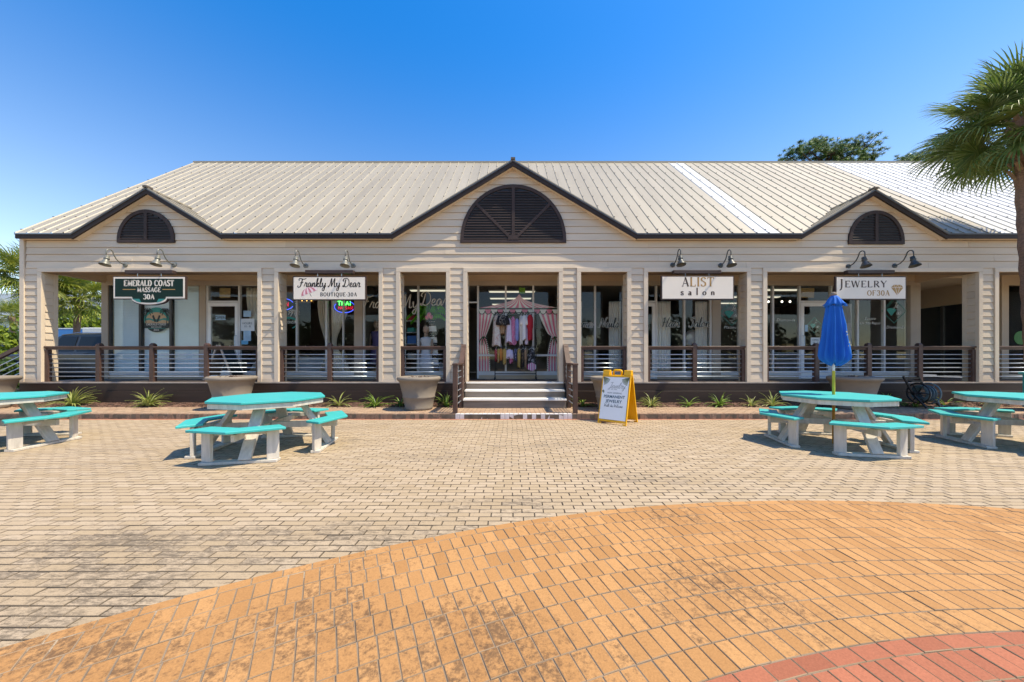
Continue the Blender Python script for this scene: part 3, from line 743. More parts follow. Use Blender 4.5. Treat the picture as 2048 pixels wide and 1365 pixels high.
# ------------------------------------------------------------------ shop fronts behind the porch
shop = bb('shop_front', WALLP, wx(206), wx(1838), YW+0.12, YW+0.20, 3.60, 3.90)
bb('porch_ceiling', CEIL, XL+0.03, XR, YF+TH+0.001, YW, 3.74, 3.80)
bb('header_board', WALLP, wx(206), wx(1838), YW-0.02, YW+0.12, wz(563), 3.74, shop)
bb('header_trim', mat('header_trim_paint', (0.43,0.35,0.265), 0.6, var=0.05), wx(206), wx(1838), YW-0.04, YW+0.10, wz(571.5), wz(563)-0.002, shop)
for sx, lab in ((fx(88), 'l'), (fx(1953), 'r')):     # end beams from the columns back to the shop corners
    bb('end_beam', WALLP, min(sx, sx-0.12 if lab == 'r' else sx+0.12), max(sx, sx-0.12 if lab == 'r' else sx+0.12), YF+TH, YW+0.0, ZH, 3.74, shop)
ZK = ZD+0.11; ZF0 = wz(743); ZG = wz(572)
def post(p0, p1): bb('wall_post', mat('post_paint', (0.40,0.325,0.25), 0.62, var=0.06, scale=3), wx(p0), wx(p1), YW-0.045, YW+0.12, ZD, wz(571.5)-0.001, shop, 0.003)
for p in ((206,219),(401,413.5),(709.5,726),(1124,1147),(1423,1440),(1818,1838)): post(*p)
def kick(p0, p1): bb('kick_plate', FRAME, wx(p0), wx(p1), YW-0.01, YW+0.05, ZK, ZF0, shop); bb('curb', WALLP, wx(p0), wx(p1), YW-0.005, YW+0.06, ZD, ZK-0.002, shop)
def mull(p, wpx=3.6, m=None, z0=None, z1=None): bb('mullion', m or FRAME, wx(p-wpx/2), wx(p+wpx/2), YW-0.02, YW+0.06, z0 if z0 else ZF0, z1 if z1 else ZG, shop)
def pane(p0, p1, z0=None, z1=None): bb('pane', GLASS, wx(p0), wx(p1), YW+0.02, YW+0.028, z0 or ZF0, z1 or ZG, shop)
def rail(p0, p1, z0, z1, m=None): bb('transom', m or FRAME, wx(p0), wx(p1), YW-0.018, YW+0.058, z0, z1, shop)
def door(p0, p1, pt, label=None, handle=1, glass=True):
    z1 = wz(pt); x0, x1 = wx(p0), wx(p1); d = MB(); t = 0.085
    for q in ((x0,x0+t,ZK-0.1,z1),(x1-t,x1,ZK-0.1,z1),(x0+t,x1-t,z1-0.10,z1),(x0+t,x1-t,ZK-0.1,ZK+0.14)): d.box(q[0],q[1],YW-0.03,YW+0.02,q[2],q[3])
    o = d.build('shop_door', WDOOR, shop)
    if label: o['label'] = label
    b = MB(); b.box(x0+t, x1-t, YW-0.008, YW, ZK+0.14, z1-0.10); b.build('pane', GLASS, o)
    h = MB(); hx = x1-t/2 if handle > 0 else x0+t/2
    h.tube([(hx,YW-0.03,ZK+0.82),(hx,YW-0.09,ZK+0.84),(hx,YW-0.09,ZK+1.14),(hx,YW-0.03,ZK+1.16)], 0.014, 6); h.build('handle', GALV, o)
    return o
# massage shop window (bronze frame, blinds) and door
kick(219, 401); kick(480, 709.5)
for p, w_ in ((220.5,3),(281,4.5),(342,4.5),(400,2.5)): mull(p, w_, BRONZE)
for a, b_ in ((222,278.8),(283.2,339.8),(344.2,399)): pane(a, b_)
mull(415.5, 4, FRAME, ZD); door(417.5, 477, 606.5, 'white glazed door with an open notice'); mull(479, 3.5, FRAME, ZD); rail(417.5, 477, wz(606), wz(602)); pane(417.5, 477, wz(602), ZG)
for p in (526, 594, 653): mull(p)
mull(686.5, 2)
for a, b_ in ((481,524),(528,592),(596,651),(655,685.5),(687.5,709.5)): pane(a, b_)
rail(417.5, 709.5, ZG, wz(571.5)-0.002)
# boutique
kick(726, 936); kick(957, 1124)
for p in (728, 765, 800, 836.5, 893, 934, 956, 1011.5, 1066.5, 1121): mull(p, 3.6, None, ZD if p in (934, 956) else None)
for a, b_ in ((730,763),(767,798),(802,834.5),(838.5,891),(895,932),(958,1009.5),(1013.5,1064.5),(1068.5,1119)): pane(a, b_)
pane(936, 954, wz(604), ZG); rail(936, 954, wz(606.5), wz(604))
rail(958, 1119, wz(713), wz(709)-0.002)
# salon
kick(1147, 1250); kick(1312, 1423)
for p in (1190, 1246.5, 1312, 1368.5, 1421): mull(p, 3.6, None, ZD if p in (1246.5, 1312) else None)
for a, b_ in ((1147,1188),(1192,1244.5),(1314,1366.5),(1370.5,1419)): pane(a, b_)
door(1249, 1309.5, 606.5, handle=-1); rail(1249, 1309.5, wz(606), wz(602)); pane(1249, 1309.5, wz(602), ZG)
# jeweller
kick(1440, 1599); kick(1662, 1818)
for p in (1478, 1545.5, 1599, 1662, 1715, 1768): mull(p, 3.6, None, ZD if p in (1599, 1662) else None)
for a, b_ in ((1440,1476),(1480,1543.5),(1547.5,1597),(1664,1713),(1717,1766),(1770,1816)): pane(a, b_)
door(1601, 1660, 606.5, handle=-1); rail(1601, 1660, wz(606), wz(602)); pane(1601, 1660, wz(602), ZG)
# shops inside: shell, partitions, floors
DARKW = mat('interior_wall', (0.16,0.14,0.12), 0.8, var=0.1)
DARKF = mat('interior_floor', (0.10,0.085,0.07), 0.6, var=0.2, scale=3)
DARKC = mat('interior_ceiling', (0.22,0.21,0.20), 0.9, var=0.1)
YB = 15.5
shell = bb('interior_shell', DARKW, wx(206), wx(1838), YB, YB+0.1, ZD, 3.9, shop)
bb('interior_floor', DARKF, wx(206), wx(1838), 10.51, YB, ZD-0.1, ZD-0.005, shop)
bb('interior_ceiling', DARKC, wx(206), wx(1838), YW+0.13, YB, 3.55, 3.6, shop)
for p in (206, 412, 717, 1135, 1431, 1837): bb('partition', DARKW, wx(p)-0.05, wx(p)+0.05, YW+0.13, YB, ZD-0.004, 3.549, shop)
bb('end_wall_return', WALLP, wx(206)-0.08, wx(206)-0.052, YW+0.13, 19, -0.1, 3.9, shop)
# passage beyond the jeweller and the next shop
bb('passage_ceiling', CEIL, wx(1838)+0.06, wx(2000), YW+0.005, 19, 3.66, 3.73, shop)
bb('wall_post', WALLP, wx(2000), wx(2014), YW-0.04, YW+0.12, ZD, 3.73, shop)
bb('header_board', WALLP, wx(2014), XR, YW-0.02, YW+0.12, wz(571), 3.74, shop)
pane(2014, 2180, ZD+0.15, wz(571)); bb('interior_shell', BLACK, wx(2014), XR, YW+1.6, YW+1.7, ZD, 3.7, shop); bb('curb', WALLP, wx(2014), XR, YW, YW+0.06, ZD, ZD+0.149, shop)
bb('end_wall', WALLP, wx(2180), XR-0.03, YW, YW+0.12, ZD, wz(571)-0.002, shop)
bb('passage_floor', DECK, wx(1838)+0.06, wx(2000), 10.51, 19, ZD-0.15, ZD-0.02, shop)
xs2 = wx(2000)
for ya, yb in ((10.40,10.75),(11.62,11.70),(12.60,12.72),(13.8,14.0)): bb('mullion', BRONZE, xs2, xs2+0.06, ya, yb, ZD, 3.05, shop)
bb('side_header', WALLP, xs2+0.001, xs2+0.10, YW+0.121, 19, 3.05, 3.66, shop); bb('side_wall', WALLP, xs2+0.001, xs2+0.10, 14.0, 19, ZD, 3.049, shop)
for ya, yb in ((10.75,11.62),(11.70,12.60),(12.72,13.8)): bb('pane', GLASS, xs2+0.02, xs2+0.028, ya, yb, ZD+0.1, 3.049, shop)
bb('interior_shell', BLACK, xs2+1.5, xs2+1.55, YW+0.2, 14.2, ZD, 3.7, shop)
# ------------------------------------------------------------------ lettering engines (flat print, built as thin strokes)
def seriftext(b, s, fr, h, thick=0.16, thin=0.075, track=0.0, dz=0.0, serif=0.0, sx=1.0):
    """roman capitals drawn stroke by stroke; returns the advance width for centring"""
    def emit(x):
        cur = 0
        for ch in s:
            if ch == ' ': cur += 0.42+track; continue
            adv, st = GL[ch]
            for kind, pts in st:
                P = [((cur+px)*h*sx, py*h) for px, py in pts]
                if b is None: continue
                f2 = (lambda a, c, d=0.0: fr(a+x, c, d))
                if kind == 'm': b.ribbon(P, lambda d: h*(thin+(thick-thin)*abs(d.y)**1.5), f2, dz)
                elif kind == 'k': b.ribbon(P, h*thick, f2, dz)
                elif kind == 'n': b.ribbon(P, h*thin, f2, dz)
            if serif and b is not None:
                for (px, py) in SER.get(ch, []):
                    P = [((cur+px-serif)*h*sx, py*h), ((cur+px+serif)*h*sx, py*h)]
                    b.ribbon(P, h*thin*0.9, (lambda a, c, d=0.0: fr(a+x, c, d)), dz)
            cur += adv+0.10+track
        return (cur-0.10-track)*h*sx
    B_, b = b, None
    W = emit(0); b = B_
    emit(-W/2); return W
e0, e1 = 0.035, 0.965
GL = {
'A': (0.74, [('n',[(0.06,0),(0.37,1)]),('k',[(0.35,1),(0.67,0)]),('n',[(0.18,0.33),(0.56,0.33)])]),
'B': (0.62, [('k',[(0.12,0),(0.12,1)]),('m',[(0.12,e1)]+arc(0.28,0.745,0.24,0.22,90,-90)+[(0.12,0.52)]),('m',arc(0.28,0.28,0.28,0.245,90,-90)+[(0.12,e0)])]),
'C': (0.70, [('m',arc(0.39,0.5,0.32,0.465,42,318,22)),('n',[(0.64,0.70),(0.64,0.90)])]),
'D': (0.76, [('k',[(0.12,0),(0.12,1)]),('m',[(0.12,e1),(0.30,e1)]+arc(0.30,0.5,0.38,0.465,88,-88,16)+[(0.12,e0)])]),
'E': (0.60, [('k',[(0.12,0),(0.12,1)]),('n',[(0.12,e1),(0.56,e1)]),('n',[(0.12,0.52),(0.45,0.52)]),('n',[(0.12,e0),(0.58,e0)]),('n',[(0.56,1),(0.56,0.82)]),('n',[(0.58,0),(0.58,0.2)])]),
'F': (0.56, [('k',[(0.12,0),(0.12,1)]),('n',[(0.12,e1),(0.54,e1)]),('n',[(0.12,0.52),(0.45,0.52)]),('n',[(0.54,1),(0.54,0.82)])]),
'G': (0.76, [('m',arc(0.39,0.5,0.32,0.465,42,325,22)),('k',[(0.64,0.10),(0.64,0.45)]),('n',[(0.46,0.45),(0.72,0.45)])]),
'I': (0.26, [('k',[(0.13,0),(0.13,1)])]),
'J': (0.40, [('m',[(0.26,1),(0.26,0.1),(0.20,-0.12),(0.08,-0.24),(0.0,-0.24)])]),
'L': (0.58, [('k',[(0.12,0),(0.12,1)]),('n',[(0.12,e0),(0.54,e0)]),('n',[(0.54,0),(0.54,0.22)])]),
'M': (0.90, [('n',[(0.10,0),(0.13,1)]),('k',[(0.13,1),(0.44,0.05)]),('n',[(0.44,0.05),(0.76,1)]),('k',[(0.76,1),(0.79,0)])]),
'N': (0.76, [('n',[(0.10,0),(0.10,1)]),('k',[(0.10,1),(0.66,0)]),('n',[(0.66,0),(0.66,1)])]),
'O': (0.78, [('m',arc(0.39,0.5,0.32,0.465,90,450,26))]),
'P': (0.58, [('k',[(0.12,0),(0.12,1)]),('m',[(0.12,e1)]+arc(0.28,0.72,0.25,0.245,90,-90)+[(0.12,0.475)])]),
'Q': (0.78, [('m',arc(0.39,0.5,0.32,0.465,90,450,26)),('k',[(0.38,0.06),(0.55,-0.12),(0.74,-0.2)])]),
'R': (0.68, [('k',[(0.12,0),(0.12,1)]),('m',[(0.12,e1)]+arc(0.28,0.74,0.25,0.225,90,-90)+[(0.12,0.515)]),('k',[(0.32,0.5),(0.63,0.02)])]),
'S': (0.54, [('m',smooth([(0.46,0.80),(0.40,0.94),(0.26,0.97),(0.09,0.86),(0.10,0.66),(0.28,0.53),(0.45,0.38),(0.45,0.14),(0.27,0.03),(0.11,0.08),(0.06,0.22)],5)),]),
'T': (0.66, [('k',[(0.33,0),(0.33,1)]),('n',[(0.03,e1),(0.63,e1)]),('n',[(0.035,1),(0.035,0.80)]),('n',[(0.625,1),(0.625,0.80)])]),
'U': (0.74, [('m',[(0.12,1),(0.12,0.32)]+arc(0.37,0.30,0.25,0.265,185,355,12)+[(0.62,1)])]),
'W': (1.0, [('k',[(0.05,1),(0.28,0)]),('n',[(0.28,0),(0.50,1)]),('k',[(0.50,1),(0.73,0)]),('n',[(0.73,0),(0.95,1)])]),
'Y': (0.70, [('k',[(0.05,1),(0.36,0.48)]),('n',[(0.36,0.48),(0.65,1)]),('k',[(0.355,0),(0.355,0.5)])]),
'3': (0.56, [('m',smooth([(0.06,0.80),(0.14,0.94),(0.28,0.97),(0.43,0.86),(0.42,0.64),(0.24,0.53)],5)),('m',smooth([(0.22,0.53),(0.42,0.48),(0.49,0.28),(0.40,0.08),(0.24,0.03),(0.09,0.09),(0.04,0.22)],5))]),
'0': (0.62, [('m',arc(0.31,0.5,0.24,0.465,90,450,24))]),
'.': (0.24, [('k',[(0.06,0.45),(0.19,0.45)])]),
's': (0.40, [('m',smooth([(0.33,0.37),(0.27,0.46),(0.17,0.475),(0.07,0.40),(0.10,0.30),(0.22,0.23),(0.33,0.15),(0.29,0.04),(0.17,0.015),(0.08,0.05),(0.05,0.14)],4))]),
'a': (0.46, [('m',smooth([(0.08,0.38),(0.16,0.46),(0.28,0.45),(0.33,0.34),(0.33,0.08),(0.37,0.02),(0.43,0.05)],4)),('m',smooth([(0.33,0.28),(0.16,0.24),(0.06,0.13),(0.12,0.02),(0.24,0.03),(0.33,0.13)],4))]),
'l': (0.24, [('k',[(0.12,0),(0.12,1)])]),
'o': (0.50, [('m',arc(0.25,0.24,0.20,0.225,90,450,18))]),
'n': (0.54, [('k',[(0.12,0),(0.12,0.47)]),('m',[(0.12,0.32)]+smooth([(0.14,0.36),(0.26,0.45),(0.38,0.42),(0.42,0.30)],4)+[(0.42,0)])]),
}
SER = {'A':[(0.06,0.035),(0.67,0.035)],'B':[(0.10,0.035),(0.10,0.965)],'D':[(0.10,0.035),(0.10,0.965)],'E':[(0.10,0.035),(0.10,0.965)],'F':[(0.12,0.035),(0.10,0.965)],'I':[(0.13,0.035),(0.13,0.965)],
'J':[(0.24,0.965)],'L':[(0.10,0.035),(0.12,0.965)],'M':[(0.10,0.035),(0.79,0.035),(0.10,0.965),(0.79,0.965)],'N':[(0.10,0.035),(0.08,0.965),(0.66,0.965)],'P':[(0.12,0.035),(0.10,0.965)],'R':[(0.12,0.035),(0.10,0.965),(0.63,0.035)],
'T':[(0.33,0.035)],'U':[(0.12,0.965),(0.62,0.965)],'W':[(0.05,0.965),(0.95,0.965)],'Y':[(0.05,0.965),(0.65,0.965),(0.355,0.035)],'l':[(0.12,0.035)],'n':[(0.12,0.035),(0.42,0.035)]}
SCRIPT = {
'r':(0.42,[[(0,.05),(.12,.40),(.16,.52),(.2,.42),(.32,.44),(.28,.12),(.34,.0),(.46,.08)]]),
'a':(0.48,[[(.36,.38),(.22,.47),(.07,.3),(.08,.05),(.22,.02),(.36,.4),(.36,.1),(.42,0),(.5,.1)]]),
'n':(0.46,[[(0,.1),(.1,.46),(.11,.3),(.1,.0)],[(.1,.2),(.24,.46),(.33,.38),(.31,.08),(.38,0),(.48,.1)]]),
'k':(0.44,[[(0,.1),(.2,.7),(.22,.98),(.13,.9),(.08,.0)],[(.1,.22),(.26,.46),(.32,.36),(.14,.22),(.3,.02),(.46,.1)]]),
'l':(0.28,[[(0,.08),(.18,.6),(.2,.96),(.11,.92),(.06,.4),(.1,.02),(.2,0),(.3,.1)]]),
'y':(0.48,[[(0,.3),(.06,.46),(.09,.12),(.2,.03),(.34,.22),(.39,.45),(.36,0),(.27,-.42),(.1,-.38),(.16,-.16),(.5,.1)]]),
'e':(0.38,[[(0,.12),(.22,.24),(.28,.4),(.18,.47),(.07,.3),(.1,.05),(.24,0),(.4,.12)]]),
'i':(0.26,[[(0,.1),(.1,.44),(.1,.1),(.16,0),(.28,.1)],[(.13,.62),(.15,.66)]]),
's':(0.34,[[(0,.08),(.17,.48),(.26,.2),(.18,.0),(.04,.06)],[(.18,0),(.36,.08)]]),
'o':(0.42,[[(.2,.46),(.05,.28),(.1,.02),(.26,.06),(.32,.3),(.2,.46),(.3,.38),(.44,.36)]]),
'w':(0.54,[[(0,.4),(.06,.44),(.08,.1),(.16,0),(.26,.15),(.28,.44),(.28,.12),(.36,0),(.46,.2),(.46,.44),(.56,.38)]]),
'c':(0.34,[[(.3,.38),(.18,.46),(.06,.25),(.12,.02),(.36,.1)]]),
'm':(0.66,[[(0,.1),(.1,.46),(.1,.0)],[(.1,.2),(.22,.46),(.3,.36),(.3,.0)],[(.3,.2),(.44,.46),(.52,.36),(.5,.08),(.56,0),(.68,.1)]]),
'u':(0.46,[[(0,.1),(.09,.45),(.09,.1),(.18,0),(.3,.14),(.35,.45),(.34,.1),(.4,0),(.48,.1)]]),
'F':(0.66,[[(.06,.70),(.0,.88),(.16,.97),(.4,.92),(.62,.90),(.86,1.0)],[(.42,.92),(.34,.5),(.24,.08),(.06,-.06),(-.08,.04),(-.02,.16)],[(.16,.48),(.35,.46),(.54,.56)]]),
'M':(0.88,[[(-.06,.14),(.02,.0),(.14,.2),(.28,.98),(.33,.5),(.36,.04),(.5,.5),(.66,.98),(.67,.4),(.70,.05),(.78,.0),(.88,.1)]]),
'D':(0.78,[[(.3,.85),(.24,.4),(.13,.02),(-.02,.1),(.14,.12),(.4,0),(.68,.25),(.68,.70),(.44,.98),(.12,.94),(.0,.74),(.12,.64)]]),
'N':(0.76,[[(-.04,.1),(.06,.0),(.14,.2),(.26,.95),(.36,.5),(.52,.05),(.60,.5),(.68,.95),(.84,1.0)]]),
'H':(0.68,[[(.04,.78),(.18,.96),(.2,.8),(.12,.0)],[(.64,.98),(.52,.5),(.48,.04),(.56,.0),(.68,.1)],[(.06,.45),(.54,.52)]]),
'S':(0.6,[[(.58,.82),(.44,.98),(.24,.8),(.42,.45),(.38,.05),(.1,0),(.02,.2)]]),
'J':(0.55,[[(.1,.85),(.3,.98),(.62,.95)],[(.44,.95),(.38,.2),(.22,-.28),(.02,-.22),(.2,.0),(.56,.1)]]),
'W':(0.74,[[(0,.86),(.08,.96),(.14,.05),(.38,.7),(.42,.05),(.66,.9),(.74,.98)]]),
'I':(0.34,[[(.3,.98),(.2,.05),(.0,.1)]]),
}
def script(b, s, fr, h, wd=0.06, dz=0.0, slant=0.12, sx=1.0, x0=None, thin=None):
    tot = sum(0.3 if c == ' ' else SCRIPT[c][0] for c in s)*h*sx
    cur = -tot/2 if x0 is None else x0; t = thin or wd*0.5
    for c in s:
        if c == ' ': cur += 0.3*h*sx; continue
        adv, st = SCRIPT[c]
        for ln in st:
            P = smooth([((x+slant*y)*h*sx+cur, y*h) for x, y in ln], 5)
            b.ribbon(P, lambda d: h*(t+(wd-t)*max(0, -d.y if True else 0)+0.0) if d.y < 0 else h*t*1.1, fr, dz)
        cur += adv*h*sx
    return tot
def sans(b, s, fr, h, bold=0.0, dz=0.0, track=1.0, shear=0.0, align='C'):
    cu = bpy.data.curves.new('text', 'FONT'); cu.body = s; cu.size = h/0.72; cu.offset = bold*h; cu.space_character = track; cu.shear = shear; cu.align_x = 'CENTER' if align == 'C' else 'LEFT'; cu.resolution_u = 3
    ob = bpy.data.objects.new('text', cu); me = bpy.data.meshes.new_from_object(ob)
    vs = [fr(v.co.x, v.co.y, dz) for v in me.vertices]; n = len(b.v); b.v += [tuple(v) for v in vs]
    for p in me.polygons: b.f.append(tuple(n+i for i in p.vertices)); b.m.append(b.mi)
    bpy.data.objects.remove(ob); bpy.data.curves.remove(cu); bpy.data.meshes.remove(me)

# ------------------------------------------------------------------ hanging signs and lamps
YS = YF-0.16
def sign_board(name, label, px0, px1, py0, py1, bar0, bar1, outline=None):
    s_ = (YS/YF)
    k = 700/YS
    x0, x1 = (px0-1024)/k, (px1-1024)/k; z1, z0 = CAMH+(718-py0)/k, CAMH+(718-py1)/k
    t = thing(name, label, 'sign', ((x0+x1)/2, YS, z0), 'shop signs hung from the porch header')
    xa, xb = (bar0-1024)/k, (bar1-1024)/k
    bx('mounting_bar', SIGNB, t, xa, xb, YS-0.0, YF-0.04, 3.440, 3.525, 0.004)
    b = MB()
    for p in (xa+0.25*(xb-xa), xb-0.25*(xb-xa)): b.tube([(p,YS+0.03,z1-0.005),(p,YS+0.03,3.441)], 0.008, 6)
    b.build('hanger', GALV, t)
    w_, h_ = x1-x0, z1-z0
    if outline is None: outline = [(-w_/2,-h_/2),(w_/2,-h_/2),(w_/2,h_/2),(-w_/2,h_/2)]
    fr = frame_xz((x0+x1)/2, YS, (z0+z1)/2)
    b = MB(); b.prism(outline, fr, 0.05); b.build('frame', SIGNB, t)
    return t, fr, w_, h_
# green massage sign with the rounded belly
k_ = 700/YS; W1 = (371.5-226)/k_; H1 = (599-553)/k_; D1 = (611-553)/k_
def belly(i):
    w_, h_ = W1/2-i, H1; top = D1/2-i; bot = D1/2-H1+i-0.0
    r0 = 36/k_-i*0.4; low = -D1/2+i
    pts = [(-w_, bot), (-r0, bot)] + [(-r0*math.cos(R(180-a)) if False else r0*math.sin(R(a-90)), bot+(low-bot)*math.cos(R(a-90))**0.9) for a in range(15, 166, 10)] + [(r0, bot), (w_, bot), (w_, top), (-w_, top)]
    return pts
t, fr, w_, h_ = sign_board('massage_sign', 'dark green cream bordered hanging sign with a rounded belly', 226, 371.5, 553, 611, 249, 344, belly(0))
DKGREEN = mat('sign_green', (0.005,0.024,0.018), 0.6, var=0.05, spec=0.2); TEALI = mat('ink_teal', (0.015,0.22,0.20), 0.5); CREAMI = mat('ink_cream', (0.74,0.66,0.56), 0.5, var=0.03)
b = MB(); b.prism(belly(0.022), lambda x, y, d=0: fr(x, y, -0.006+d), 0.005); b.build('border', SIGNW, t)
b = MB(); b.prism(belly(0.062), lambda x, y, d=0: fr(x, y, -0.010+d), 0.0035); b.build('panel', DKGREEN, t)
for sg in (-1, 1): b = MB(); b.poly([fr(sg*x, y, -0.0115) for x, y in ((0.42,-0.205),(0.24,-0.205),(0.19,-0.30),(0.30,-0.275))][::sg]); b.build('leaf_mark', TEALI, t)
for sg in (-1, 1): b = MB(); b.poly([fr(sg*0.50+x, y, -0.012) for x, y in ((-0.16,0.022),(0.16,0.022),(0.16,0.040),(-0.16,0.040))]); b.build('gold_line', GOLD, t)
b = MB()
frl = lambda x, y: (lambda a, c, d=0.0: fr(a+x, c+y, d))
seriftext(b, 'EMERALD COAST', frl(0,0.115), 0.150, 0.24, 0.12, 0.02, -0.012, 0.06, 0.83)
seriftext(b, 'MASSAGE', frl(0,-0.035), 0.115, 0.24, 0.12, 0.03, -0.012, 0.06, 0.92)
seriftext(b, '30A', frl(0,-0.215), 0.125, 0.26, 0.13, 0.02, -0.012, 0.0, 1.0)
b.build('lettering', CREAMI, t)
# boutique sign
t, fr, w_, h_ = sign_board('boutique_sign', 'cream hanging sign with black script and a pink parasol', 585.5, 732, 553, 601, 610, 706)
def face(t, fr, w_, h_, i=0.026):
    b = MB(); b.prism([(-w_/2+i,-h_/2+i),(w_/2-i,-h_/2+i),(w_/2-i,h_/2-i),(-w_/2+i,h_/2-i)], lambda x, y, d=0: fr(x, y, -0.006+d), 0.005); b.build('panel', SIGNW, t)
face(t, fr, w_, h_)
frl = lambda x, y: (lambda a, c, d=0.0: fr(a+x, c+y, d))
b = MB(); script(b, 'Frankly My Dear', frl(0.0,0.035), 0.215, 0.13, -0.008, 0.10, 1.0, thin=0.08)
seriftext(b, 'BOUTIQUE.30A', frl(0.235,-0.205), 0.098, 0.20, 0.085, 0.10, -0.008, 0.07, 0.98)
b.build('lettering', INK, t)
PINKA = mat('parasol_pink', (0.58,0.20,0.24), 0.6); PINKB = mat('parasol_pale', (0.80,0.62,0.64), 0.6)
b = MB(); c = Vector((-0.50,-0.10)); ax = Vector((math.cos(R(22)), math.sin(R(22)))); up = Vector((-ax.y, ax.x))
cv = lambda x, t: c+ax*x*math.sin(t*math.pi/2)+up*(0.125-0.155*(1-math.cos(t*math.pi/2)))
for i in range(8):
    b.mi = i % 2; x0, x1 = -0.22+i*0.055, -0.22+(i+1)*0.055
    P = [cv(x0, k/5) for k in range(6)]+[cv((x0+x1)/2, 0.96)]+[cv(x1, k/5) for k in range(5, 0, -1)]
    b.poly([fr(p.x, p.y, -0.008) for p in P])
b.build('parasol_emblem', [PINKA, PINKB], t)
b = MB(); q = [c+up*0.0, c-up*0.10, c-up*0.115+ax*0.02]; b.ribbon(q, 0.010, fr, -0.0075); b.build('lettering', INK, t)
# salon sign
t, fr, w_, h_ = sign_board('salon_sign', 'cream hanging sign with brown and gold capitals over small letters', 1322.5, 1468, 552, 600, 1348, 1443)
face(t, fr, w_, h_); frl = lambda x, y: (lambda a, c, d=0.0: fr(a+x, c+y, d))
b = MB(); seriftext(b, 'A', frl(-0.31,0.03), 0.235, 0.17, 0.065, 0, -0.008, 0.10, 0.98); b.build('lettering', INKB, t); b = MB(); seriftext(b, 'salon', frl(0.0,-0.185), 0.185, 0.19, 0.085, 0.52, -0.008, 0.06, 1.0); b.build('lettering', INKB, t)
b = MB(); seriftext(b, 'LIST', frl(0.105,0.03), 0.235, 0.18, 0.07, 0.02, -0.008, 0.10, 1.06); b.build('lettering', GOLD, t)
# jeweller's sign
t, fr, w_, h_ = sign_board('jewelry_sign', 'cream hanging sign with a gold faceted diamond emblem', 1671, 1812.5, 553, 600, 1696, 1790)
face(t, fr, w_, h_); frl = lambda x, y: (lambda a, c, d=0.0: fr(a+x, c+y, d))
b = MB(); seriftext(b, 'J', frl(-0.755,-0.0), 0.225, 0.17, 0.07, 0, -0.008, 0.09, 1.0); b.build('lettering', INKB, t); b = MB(); seriftext(b, 'EWELRY', frl(-0.135,0.015), 0.165, 0.20, 0.085, 0.06, -0.008, 0.08, 1.28); b.build('lettering', INKB, t)
b = MB(); seriftext(b, 'OF', frl(0.005,-0.195), 0.135, 0.20, 0.08, 0.05, -0.008, 0.07, 1.05); b.build('lettering', GOLD, t); b = MB(); seriftext(b, '30A', frl(0.305,-0.195), 0.135, 0.20, 0.08, 0.05, -0.008, 0.07, 1.05); b.build('lettering', GOLD, t)
b = MB(); g = lambda x, y: (0.655+x*0.15, -0.03+y*0.15)
gem = [(-1,0.25),(-0.62,0.72),(0.62,0.72),(1,0.25),(0,-1)]
b.prism([g(*p) for p in gem][::-1], lambda x, y, d=0: fr(x, y, -0.012+d), 0.006); b.mi = 1
for P in ([(-1,.25),(1,.25)],[(-.62,.72),(-.35,.25),(0,.72),(.35,.25),(.62,.72)],[(-.35,.25),(0,-1)],[(.35,.25),(0,-1)]): b.ribbon([g(*p) for p in P], 0.010, fr, -0.0135)
b.build('diamond_emblem', [GOLD, SIGNW], t)

def gooseneck(label, px, py, m):
    x, z = fx(px), fz(py); y = YF-0.014
    t = thing('gooseneck_lamp', label, 'lamp', (x, y, z), 'gooseneck lamps above the shop signs')
    b = MB(); b.tube([(x,y,z),(x,y-0.02,z),(x,y-0.035,z)], [0.062,0.062,0.035], 14); b.build('wall_plate', m, t, smooth=False)
    P = [(x,y-0.03,z),(x,y-0.14,z+0.03),(x,y-0.22,z+0.10),(x,y-0.27,z+0.19)]+[(x,y-0.36-0.085*math.cos(R(a)),z+0.205+0.085*math.sin(R(a))) for a in range(180, -1, -30)][::-1][::-1]
    P = P[:4]+[(x,y-0.355+0.075*math.cos(R(a)),z+0.215+0.075*math.sin(R(a))) for a in range(0, 181, 30)]+[(x,y-0.432,z+0.10)]
    b = MB(); b.tube(P, 0.013, 8); b.build('arm', m, t, smooth=True)
    c = (x, y-0.432, z)
    b = MB(); b.lathe([(0.02,0.135),(0.045,0.125),(0.048,0.06),(0.056,0.055),(0.056,0.035),(0.046,0.03),(0.05,0.0),(0.066,-0.03),(0.088,-0.075),(0.110,-0.112),(0.113,-0.122),(0.105,-0.122),(0.08,-0.075),(0.06,-0.03),(0.03,-0.01)], (0,0,0), 18)
    rot = Matrix.Rotation(R(-14), 3, 'X'); b.v = [tuple(rot @ Vector(v)+Vector(c)) for v in b.v]
    b.build('lamp_shade', m, t, smooth=True)
for lab, px, py, m in (('grey gooseneck lamp at the left end of the green massage sign',253,531,LAMP),('grey gooseneck lamp above the right half of the green massage sign',350,531,LAMP),
    ('grey gooseneck lamp above the left end of the parasol sign',613,533,LAMP),('grey gooseneck lamp above the right end of the parasol sign',707.5,533,LAMP),
    ('dark gooseneck lamp over the left side of the brown and gold salon sign',1344.5,531,LAMPD),('dark gooseneck lamp over the right side of the brown and gold salon sign',1440,532,LAMPD),
    ('charcoal gooseneck lamp over the left side of the diamond emblem sign',1694.5,534,LAMPD),('charcoal gooseneck lamp past the right end of the diamond emblem sign',1787,533,LAMPD)): gooseneck(lab, px, py, m)

